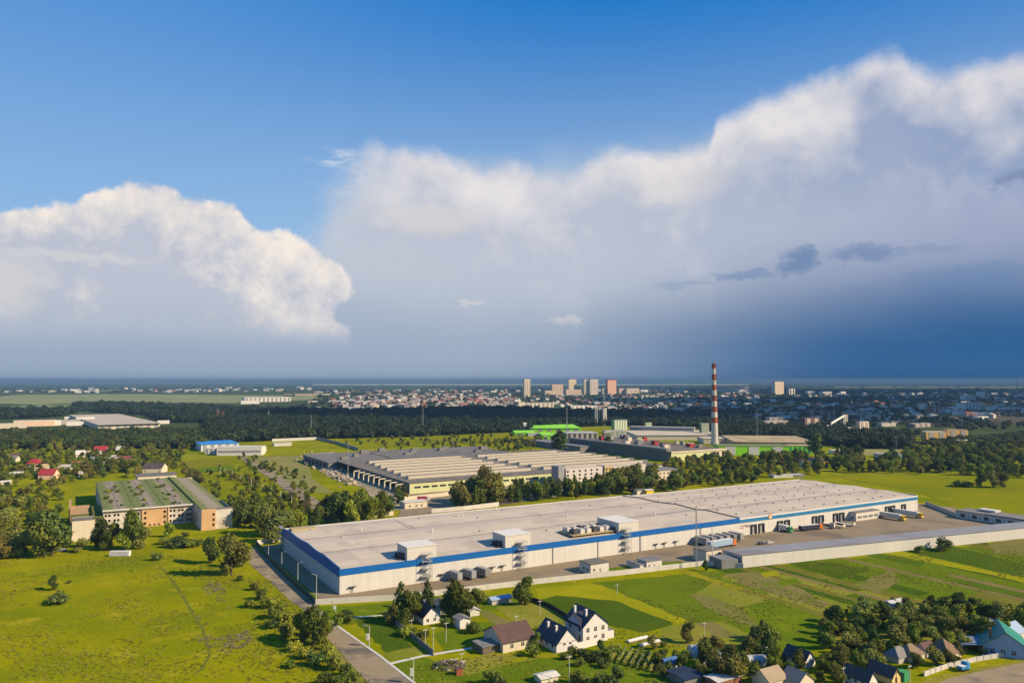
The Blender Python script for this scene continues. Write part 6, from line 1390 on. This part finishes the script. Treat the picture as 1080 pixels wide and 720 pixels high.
# factory surroundings
cluster([(480, 480), (530, 474), (545, 466), (570, 463), (588, 467), (560, 475)], 26, 4, 9, ['bush', 'olive', 'broad', 'lightbush'], 'bushes behind the monitor roofs', 10)
cluster([(400, 470), (470, 467), (540, 463), (545, 467), (480, 474), (400, 475)], 20, 4, 9, ['broad', 'bush', 'olive'], 'bushes behind the monitor roofs', 12)
cluster([(395, 530), (425, 520), (430, 530), (405, 540)], 7, 6, 10, ['dark', 'broad'], 'trees at the left end of the sawtooth factory', 6)
# village trees
g_v = 'trees among the village houses'
cluster([(-8, 500), (55, 500), (95, 497), (150, 498), (195, 494), (195, 474), (120, 474), (60, 478), (-8, 480)], 95, 5, 10, ['broad', 'dark', 'olive', 'broad', 'light', 'bush'], g_v, 8)
cluster([(88, 506), (150, 503), (150, 492), (90, 496)], 18, 9, 13, ['dark', 'broad', 'olive'], g_v, 7)
cluster([(-8, 478), (60, 476), (215, 474), (230, 470), (215, 466), (-8, 472)], 60, 8, 14, ['broad', 'dark', 'broad'], g_v, 11)
cluster([(40, 512), (95, 508), (95, 500), (50, 503)], 9, 5, 9, ['broad', 'dark', 'bush'], g_v, 7)
# weeds on the old roof
for i in range(46):
    u, v = rnd.choice((-62, -45, -27)) + rnd.uniform(-5, 5), rnd.uniform(34, 172); x, y = W(AO, u, v); plant(rnd.choice(['bush', 'bush', 'lightbush']), x, y, rnd.uniform(.8, 2.2), 'shrub growing on the grassy striped roof', 'shrubs on the derelict roof', 1.5, 11.8)
# the 290 broadleaf trees that show largest are things; the others fill in as one mass
big = sorted((p for p in PLANTS if NAMES[p[0]] == 'broadleaf_tree'), key=lambda p: p[3] / p[2] * (.2 if abs(p[1]) > p[2] * .7 else 1), reverse=True)
keep = set(id(p) for p in big[:290])
for p in PLANTS:
    if NAMES[p[0]] != 'broadleaf_tree' or id(p) in keep: plant_now(*p)
rest = big[290:]
TC = bpy.data.collections.new('tree_sources')
for kd in ('broad', 'light', 'dark', 'olive'):
    cm, tm, hh = TREES[kd][0]; b = MB()
    b.add([tuple(v.co) for v in cm.vertices], [tuple(p.vertices) for p in cm.polygons]); b.add([tuple(v.co) for v in tm.vertices], [tuple(p.vertices) for p in tm.polygons], 1)
    me = bpy.data.meshes.new('tree_source'); me.from_pydata(b.v, [], b.f); me.materials.append(cm.materials[0]); me.materials.append(BARK); me.polygons.foreach_set('material_index', b.m); me.update()
    TC.objects.link(bpy.data.objects.new('tree_source', me))
pts = [(p[1], p[2], -.05) for p in rest]; sc = [(p[3] / 10 * p[6],) * 2 + (p[3] / 10,) for p in rest]
def fill(poly, n, h0, h1):
    xs = [p[0] for p in poly]; ys = [p[1] for p in poly]; k = 0
    while k < n:
        p = (rnd.uniform(min(xs), max(xs)), rnd.uniform(min(ys), max(ys)))
        if inpoly(p, poly): h = rnd.uniform(h0, h1) / 10; w = G(*p); pts.append((w[0], w[1], -.05)); sc.append((h * rnd.uniform(.9, 1.25),) * 2 + (h,)); k += 1
fill([(-8, 508), (55, 505), (95, 500), (150, 498), (195, 494), (195, 474), (120, 474), (60, 476), (-8, 478)], 300, 4.5, 9)
fill([(195, 512), (250, 520), (262, 548), (330, 540), (300, 520), (240, 500), (205, 500)], 60, 3, 7)
fill([(-8, 575), (45, 560), (60, 520), (30, 512), (-8, 512)], 30, 4, 9)
fill([(476, 536), (600, 527), (650, 520), (690, 518), (690, 510), (600, 518), (476, 530)], 12, 8, 13)
fill([(905, 498), (1085, 504), (1085, 472), (1000, 474), (950, 480), (905, 486)], 120, 6, 13)
fill([(690, 519), (760, 511), (850, 499), (850, 484), (790, 487), (700, 494)], 28, 6, 11)
fill([(480, 480), (530, 474), (545, 466), (570, 463), (588, 467), (560, 475)], 40, 4, 9)
fill([(848, 690), (860, 665), (905, 640), (1000, 638), (1085, 648), (1085, 668), (1000, 688), (930, 693)], 50, 2, 4.5)
fill([(350, 468), (380, 463), (520, 458), (560, 461), (540, 468), (440, 471)], 60, 4, 9)
fill([(188, 520), (205, 490), (250, 480), (310, 505), (340, 525), (300, 555), (248, 560), (246, 530)], 90, 2.5, 6.5)
fill([(250, 484), (300, 500), (335, 525), (345, 520), (310, 496), (262, 480)], 26, 3, 7)
fill([(-8, 560), (60, 556), (66, 520), (30, 512), (-8, 512)], 24, 4, 8)
fill([(470, 480), (520, 474), (560, 465), (540, 464), (470, 472)], 40, 4, 8)
fill([(-8, 585), (24, 588), (40, 545), (10, 515), (-8, 515)], 16, 5, 9)
tag(scatter('tree_cover', pts, sc, TC), 'smaller trees filling the belts and gardens of the middle distance', 'trees')
print('things', len(PLANTS) - len(rest), 'rest', len(pts))
# ------------------------------------------------------------------ labels that single things out: relation to a landmark, then order
LM = [('the lone meadow tree', 56, 620), ('the beige tower block', 84, 570), ('the white container', 120, 585), ('the ochre wall panel', 154, 555), ('the big pale willow', 244, 600), ('the crimson roof', 34, 490), ('the far red roof', 105, 477), ('the dark brown gabled house', 165, 497), ('the blue roofed depot', 228, 474),
      ('the fence corner lamp', 333, 636), ('the kerb lamp', 389, 681), ('the bungalow', 538, 680), ('the two storey white house', 625, 675), ('the wood pile', 474, 703), ('the small navy roofed house', 452, 655), ('the vine rows', 680, 695), ('the grey greenhouse tunnel', 738, 688), ('the slate cottage', 852, 700), ('the beige roofed cottage', 820, 718), ('the yellow gabled cottage', 943, 715), ('the domed brown roof', 1006, 690), ('the teal roof', 1060, 685), ('the round dark bush', 995, 575), ('the pale grove shed', 948, 642),
      ('the yard cabin', 435, 536), ('the white office block', 620, 508), ('the yellow cabin', 684, 522), ('the beige annex', 700, 503), ('the chimney', 754, 469), ('the lime front', 790, 478), ('the tall lone poplar', 860, 480), ('the ochre buildings', 1000, 462), ('the flat market hall', 940, 483), ('the workshop row', 1040, 550), ('the dark hall', 400, 478), ('the rubble', 350, 494), ('the side road posts', 270, 515),
      ('the slim white tower', 555, 418), ('the pink tower', 646, 416), ('the rounded tower', 823, 416), ('the stadium roof', 515, 429), ('the cream town hall', 468, 430), ('the long white hall', 285, 424), ('the white hall cluster', 1030, 430), ('the dark brick works', 856, 448), ('the grey tower', 633, 448), ('the straw hall', 325, 417), ('the lime roofs', 570, 455), ('the huge grey warehouse', 125, 446), ('the far works', 775, 445), ('the market hall', 610, 431), ('the far white slab', 890, 416), ('the twin towers', 625, 416), ('the right horizon mast', 1073, 416)]
from collections import defaultdict
def rel(px, py):
    k = lambda l: ((px - l[1]) ** 2 + (2.2 * (py - l[2])) ** 2)
    n, x, y = min(LM, key=k); dx, dy = px - x, 2.2 * (py - y)
    if abs(dx) > abs(dy): return ('left of ' if dx < 0 else 'right of ') + n
    return ('behind ' if dy < 0 else 'in front of ') + n
buck = defaultdict(list)
for o in AUTO:
    px, py = PX(o.location.x, o.location.y, 0)
    base = o['label']
    if any(w in base for w in (' the ',)) and 'shrub' not in base: buck[base].append((px, o, base)); continue
    if 'shrub' in base: buck[base].append((px, o, base)); continue
    l = base + ' ' + rel(px, py); buck[l].append((px, o, l))
for l, it in buck.items():
    if len(it) == 1: it[0][1]['label'] = l; continue
    it.sort(key=lambda t: t[0]); n = len(it)
    for i, (_, o, _) in enumerate(it):
        if n == 2: o['label'] = l + (', left one' if i == 0 else ', right one')
        elif i < 20: o['label'] = l + ', ' + ('leftmost' if i == 0 else ordn[i] + ' from left')
        elif n - 1 - i < 20: o['label'] = l + ', ' + ordn[n - 1 - i] + ' from right'
        else: o['label'] = l + ', near the middle'
        if n > 2 and i == n - 1: o['label'] = l + ', rightmost'
# ------------------------------------------------------------------ haze
hz = MB(); hz.box(-63000, 63000, -3200, 62000, -1.0, 128)
m = bpy.data.materials.new('haze_air'); m.use_nodes = True; nt = m.node_tree
for n in list(nt.nodes):
    if n.type != 'OUTPUT_MATERIAL': nt.nodes.remove(n)
pv = nt.nodes.new('ShaderNodeVolumePrincipled'); pv.inputs['Density'].default_value = HAZE; pv.inputs['Color'].default_value = HAZEC; pv.inputs['Anisotropy'].default_value = 0.0
nt.links.new(pv.outputs[0], nt.nodes['Material Output'].inputs['Volume'])
tag(hz.build('haze', m), kind='stuff')
# ------------------------------------------------------------------ sky
SUN_AZ, SUN_EL = R(106), R(32)
wd = bpy.data.worlds.new('World'); SC.world = wd; wd.use_nodes = True; nt = wd.node_tree
for n in list(nt.nodes): nt.nodes.remove(n)
class E:
    """tiny expression layer over math nodes"""
    def __init__(s, sock): s.s = sock
    @staticmethod
    def op(o, *a, clamp=False):
        n = nt.nodes.new('ShaderNodeMath'); n.operation = o; n.use_clamp = clamp
        for i, x in enumerate(a):
            if isinstance(x, E): nt.links.new(x.s, n.inputs[i])
            else: n.inputs[i].default_value = float(x)
        return E(n.outputs[0])
    def __add__(s, o): return E.op('ADD', s, o)
    __radd__ = __add__
    def __sub__(s, o): return E.op('SUBTRACT', s, o)
    def __rsub__(s, o): return E.op('SUBTRACT', o, s)
    def __mul__(s, o): return E.op('MULTIPLY', s, o)
    __rmul__ = __mul__
    def __truediv__(s, o): return E.op('DIVIDE', s, o)
def sst(x, a, b_):
    n = nt.nodes.new('ShaderNodeMapRange'); n.interpolation_type = 'SMOOTHSTEP'; nt.links.new(x.s, n.inputs[0]); n.inputs[1].default_value = a; n.inputs[2].default_value = b_
    return E(n.outputs[0])
def curve(x, pts, x0, x1):
    """piecewise curve through (x, y) points; returns E"""
    ys = [p[1] for p in pts]; lo, hi = min(ys), max(ys) + 1e-6
    fc = nt.nodes.new('ShaderNodeFloatCurve'); c = fc.mapping.curves[0]
    P = sorted(((p[0] - x0) / (x1 - x0), (p[1] - lo) / (hi - lo)) for p in pts)
    while len(c.points) < len(P): c.points.new(.5, .5)
    for q, p in zip(c.points, P): q.location = p; q.handle_type = 'AUTO_CLAMPED'
    fc.mapping.update()
    t = (x - x0) / (x1 - x0); nt.links.new(t.s, fc.inputs['Value'])
    return E(fc.outputs[0]) * (hi - lo) + lo
def mixc(f, a, b_):
    n = nt.nodes.new('ShaderNodeMix'); n.data_type = 'RGBA'
    if isinstance(f, E): nt.links.new(f.s, n.inputs[0])
    else: n.inputs[0].default_value = f
    for i, x in ((6, a), (7, b_)):
        if isinstance(x, tuple): n.inputs[i].default_value = (*x, 1)
        else: nt.links.new(x, n.inputs[i])
    return n.outputs[2]
tc = nt.nodes.new('ShaderNodeTexCoord'); DIR = tc.outputs['Generated']
sx = nt.nodes.new('ShaderNodeSeparateXYZ'); nt.links.new(DIR, sx.inputs[0]); X, Y, Z = (E(o) for o in sx.outputs)
AZ = E.op('ARCTAN2', X, Y) * 57.29578; EL = E.op('ARCSINE', Z) * 57.29578
def ang(px, py):
    a, b_ = px - 540, -(py - 360); dx, dy, dz = a, F * CT - b_ * ST, F * ST + b_ * CT
    return math.degrees(math.atan2(dx, dy)), math.degrees(math.atan2(dz, math.hypot(dx, dy)))
def fbm(scale, detail=6, rough=.55, off=(0, 0, 0), stretch=(1, 1, 1)):
    mp = nt.nodes.new('ShaderNodeMapping'); nt.links.new(DIR, mp.inputs[0]); mp.inputs['Location'].default_value = off; mp.inputs['Scale'].default_value = stretch
    n = nt.nodes.new('ShaderNodeTexNoise'); n.inputs['Scale'].default_value = scale; n.inputs['Detail'].default_value = detail; n.inputs['Roughness'].default_value = rough
    nt.links.new(mp.outputs[0], n.inputs['Vector']); return E(n.outputs[0]) - .5
def srgb(r, g, b_):
    f = lambda c: (c / 255 / 12.92) if c <= 10 else ((c / 255 + .055) / 1.055) ** 2.4
    k = 1 / (SKYK * 2 ** EXPO); return (f(r) * k, f(g) * k, f(b_) * k)
sky = nt.nodes.new('ShaderNodeTexSky'); sky.sky_type = 'NISHITA'; sky.sun_disc = False; sky.sun_elevation = SUN_EL; sky.sun_rotation = SUN_AZ; sky.air_density = 1.0; sky.dust_density = .3; sky.ozone_density = 3.0
# clear air: the physical sky, cooled and deepened toward the zenith of the view
t_el = sst(EL, 4, 30); left = sst(AZ, 10, -34)
clear = mixc(t_el, srgb(172, 203, 230), srgb(4, 118, 200))
clear = mixc(left * .4, clear, srgb(112, 168, 228))
base = mixc(.98, sky.outputs[0], clear)
w4 = fbm(48, 5, .6, (5, 8, 1), (1, 1, 2))
w1, w2, w3 = fbm(9, 8, .58), fbm(26, 6, .6, (3, 1, 2)), fbm(5, 4, .5, (7, 2, 5), (1, 1, 2.2))
# --- grey veil and rain curtain under the big bank
veil_top = curve(AZ, [ang(*p) for p in ((-200, 330), (0, 330), (200, 310), (325, 250), (360, 200), (420, 170), (560, 180), (700, 165), (900, 100), (1080, 80), (1300, 90))], -50, 50)
vm = sst(veil_top - EL + w1 * 5, -2.0, 2.5) * sst(AZ, -22, -11)
vlow = sst(EL, 14, 2)
rightness = sst(AZ, 4, 33)
veil_c = mixc(rightness, srgb(194, 201, 214), srgb(168, 177, 203)); 
low_c = mixc(sst(AZ, -4, 30), srgb(164, 178, 197), srgb(42, 96, 148))
veil_c = mixc(sst(EL + w3 * 4 - rightness * 1.5, 11, -.8), veil_c, low_c)
col = mixc(vm, base, veil_c)
# horizon band
hz_c = mixc(sst(AZ, -4, 26), srgb(158, 174, 197), srgb(42, 95, 147))
col = mixc(sst(EL, 8.0, .5) * .9, col, hz_c); col = mixc(sst(EL + w3 * 2, 9.5, 3.0) * sst(AZ, -8, -14) * .92, col, mixc(sst(EL, 1, 7), srgb(158, 174, 197), srgb(174, 187, 206)))
# --- big bank: bright crest
topB = curve(AZ, [ang(*p) for p in ((250, 260), (330, 200), (352, 172), (375, 156), (402, 150), (440, 151), (482, 164), (520, 175), (546, 172), (575, 182), (597, 186), (622, 166), (655, 156), (700, 158), (735, 153), (747, 152), (751, 128), (768, 115), (785, 106), (822, 92), (868, 80), (900, 66), (930, 49), (960, 60), (1000, 71), (1040, 66), (1080, 56), (1200, 60), (1400, 120))], -50, 50)
dB = topB - EL + w1 * 2.6 + w2 * 1.0
bil = E.op('ABSOLUTE', fbm(15, 5, .5, (4, 4, 1))); bil3 = E.op('ABSOLUTE', fbm(75, 4, .55, (2, 3, 8))); bil2 = E.op('ABSOLUTE', fbm(34, 4, .5, (1, 6, 2)))
dB = dB + bil * 1.6 + bil2 * .7
mB = sst(dB, -.3, 1.5) * sst(AZ + w1 * 14 + w2 * 5 + w4 * 2, -17, -7)
relief = (fbm(7, 7, .55, (.0, 0, .0)) - fbm(7, 7, .55, (.035, 0, .03)))
crest = sst(dB + w3 * 9 + w1 * 5, 6.6, -.5)
litB = E.op('ADD', crest * (.62 + sst(AZ, -4, 12) * .22) + relief * 1.7 + bil * .9 + bil2 * .6 + w2 * .25, -.08, clamp=True)
cB = mixc(litB, mixc(rightness, srgb(188, 194, 210), srgb(148, 165, 197)), srgb(234, 229, 229))
cB = mixc(sst(dB + w3 * 5, 5, 12.5), cB, veil_c)
col = mixc(mB * sst(dB, 14, 7.5), col, cB)
# second lit fold left, under the crest
def blob(px, py, rx, ry, soft=.5, wob=1.0):
    a, e = ang(px, py); u = (AZ - a + w2 * 3.2 * wob + w4 * 1.6 * wob) / rx; v = (EL - e + w2 * .9 * wob + w4 * 1.1 * wob) / ry
    return sst(u * u + v * v, 1.0, 1 - soft)
col = mixc(blob(455, 232, 5.0, 1.5, .95) * .55, col, srgb(226, 220, 214)); col = mixc(blob(720, 190, 4.5, 2.2, .95) * .4, col, srgb(234, 226, 220))
# --- left cumulus
topA = curve(AZ, [ang(*p) for p in ((-300, 250), (-100, 230), (0, 217), (35, 213), (80, 207), (92, 196), (112, 189), (140, 186), (172, 188), (196, 197), (218, 203), (240, 206), (256, 222), (276, 236), (300, 238), (320, 246), (340, 258), (358, 268), (369, 276), (390, 280), (420, 280))], -50, 50)
dA = topA - EL + w2 * 1.5 + w1 * .9 + bil * 1.5 + bil2 * 1.3 + bil3 * .8 - .6
edgeA = curve(EL, [(ang(350, py)[1], ang(px, py)[0]) for px, py in ((352, 240), (350, 262), (362, 276), (371, 290), (373, 304), (366, 318), (360, 330), (374, 346), (378, 380), (380, 400))], -2, 14)
mA = sst(dA, -.1, .55) * sst(edgeA - AZ + w2 * 1.6 + w1 * .8 + bil * 1.5 + bil2 * 1.2 - .4, -.15, .5) * sst(EL + w3 * 2, 1.8, 4.2)
relA = (fbm(11, 8, .6, (.0, 0, 0)) - fbm(11, 8, .6, (.03, 0, .028)))
litA = E.op('ADD', sst(AZ + w1 * 16, -27, -13) * .55 + sst(dA, 4.0, .3) * .42 + relA * 2.4 + bil * 1.5 + bil2 * 1.3 + bil3 * .9 + w2 * .3, -.26, clamp=True)
cA = mixc(litA, srgb(190, 195, 210), srgb(246, 236, 226))
cA = mixc(sst(EL + w3 * 3 + sst(AZ, -24, -14) * 2.6, 7.5, 2.5), cA, srgb(178, 188, 203))
col = mixc(mA, col, cA)
# --- small dark and pale scraps
for px, py, rx, ry, c, k in ((845, 274, 1.5, 1.25, (96, 128, 172), .75), (912, 267, 3.0, .8, (104, 132, 176), .65), (785, 290, 3.2, .5, (112, 140, 180), .6), (1020, 292, 5, 1.3, (96, 132, 176), .4), (720, 300, 2.6, .4, (130, 154, 188), .4), (1075, 188, 1.2, .8, (110, 130, 170), .6), (980, 262, 3, .4, (120, 145, 182), .4),
                             (495, 320, 1.3, .38, (214, 212, 212), .7), (598, 338, 2.0, .4, (212, 210, 212), .55), (80, 270, 6, .5, (222, 218, 216), .5), (10, 300, 3, 2.4, (226, 220, 216), .5)):
    col = mixc(blob(px, py, rx, ry, 1.0, 1.3) * k, col, srgb(*c))
# wisps left of the bank
wis = sst(fbm(20, 6, .6, (2, 2, 2), (1, 1, 3.5)) + .5, .47, .66) * blob(362, 180, 3.6, 2.0, .95, .4)
col = mixc(wis * .7, col, srgb(214, 222, 234))
bg = nt.nodes.new('ShaderNodeBackground'); nt.links.new(col, bg.inputs[0]); bg.inputs[1].default_value = SKYK
out = nt.nodes.new('ShaderNodeOutputWorld'); nt.links.new(bg.outputs[0], out.inputs[0])
# ------------------------------------------------------------------ unseen clouds added beside the view, shaped to shade parts of the plain
CZ = 4000.0; sh = (math.sin(SUN_AZ) * CZ / math.tan(SUN_EL), math.cos(SUN_AZ) * CZ / math.tan(SUN_EL))
cm_ = M('shade_cloud_white', (.85, .85, .86), .05, .001, 1.0)
for gx, gy, rx, ry in ((150, 1900, 800, 330), (1500, 2350, 900, 420), (2500, 3600, 1000, 800), (900, 3300, 500, 420), (3600, 6300, 2000, 1300), (900, 7600, 1500, 900), (5200, 4200, 1600, 1200)):
    iv, jf = ico(3); b = MB(); g = np.random.default_rng(int(gx + gy))
    k = 1 + .16 * g.standard_normal(len(iv)); b.add([(p[0] * rx * q, p[1] * ry * q, max(p[2], -.35) * min(rx, ry) * .5 * q) for p, q in zip(iv, k)], jf)
    tag(b.build('shade_cloud', cm_, None, (gx + sh[0], gy + sh[1], CZ), smooth=True), kind='structure')
# ------------------------------------------------------------------ sun, camera, film
sd = Vector((math.sin(SUN_AZ) * math.cos(SUN_EL), math.cos(SUN_AZ) * math.cos(SUN_EL), math.sin(SUN_EL)))
ld = bpy.data.lights.new('sun', 'SUN'); ld.energy = SUNE; ld.angle = R(.5); ld.color = (1.0, .80, .53)
so = bpy.data.objects.new('sun', ld); link(so); so.rotation_euler = sd.to_track_quat('Z', 'Y').to_euler(); so.location = (300, -100, 200)
cd = bpy.data.cameras.new('camera'); cd.sensor_width = 36; cd.lens = 36 * F / 1080; cd.clip_start = 1; cd.clip_end = 200000
co = bpy.data.objects.new('camera', cd); link(co); co.location = (0, 0, H); co.rotation_euler = (math.pi / 2 + TH, 0, 0); SC.camera = co
SC.view_settings.view_transform = 'Standard'; SC.view_settings.look = 'None'; SC.view_settings.exposure = EXPO; SC.view_settings.gamma = 1
SC.view_settings.use_curve_mapping = False
SC.render.engine = 'CYCLES'; cy_ = SC.cycles
cy_.max_bounces = 5; cy_.diffuse_bounces = 3; cy_.glossy_bounces = 2; cy_.transmission_bounces = 2; cy_.transparent_max_bounces = 6; cy_.volume_bounces = 0
cy_.use_denoising = True; cy_.caustics_reflective = False; cy_.caustics_refractive = False
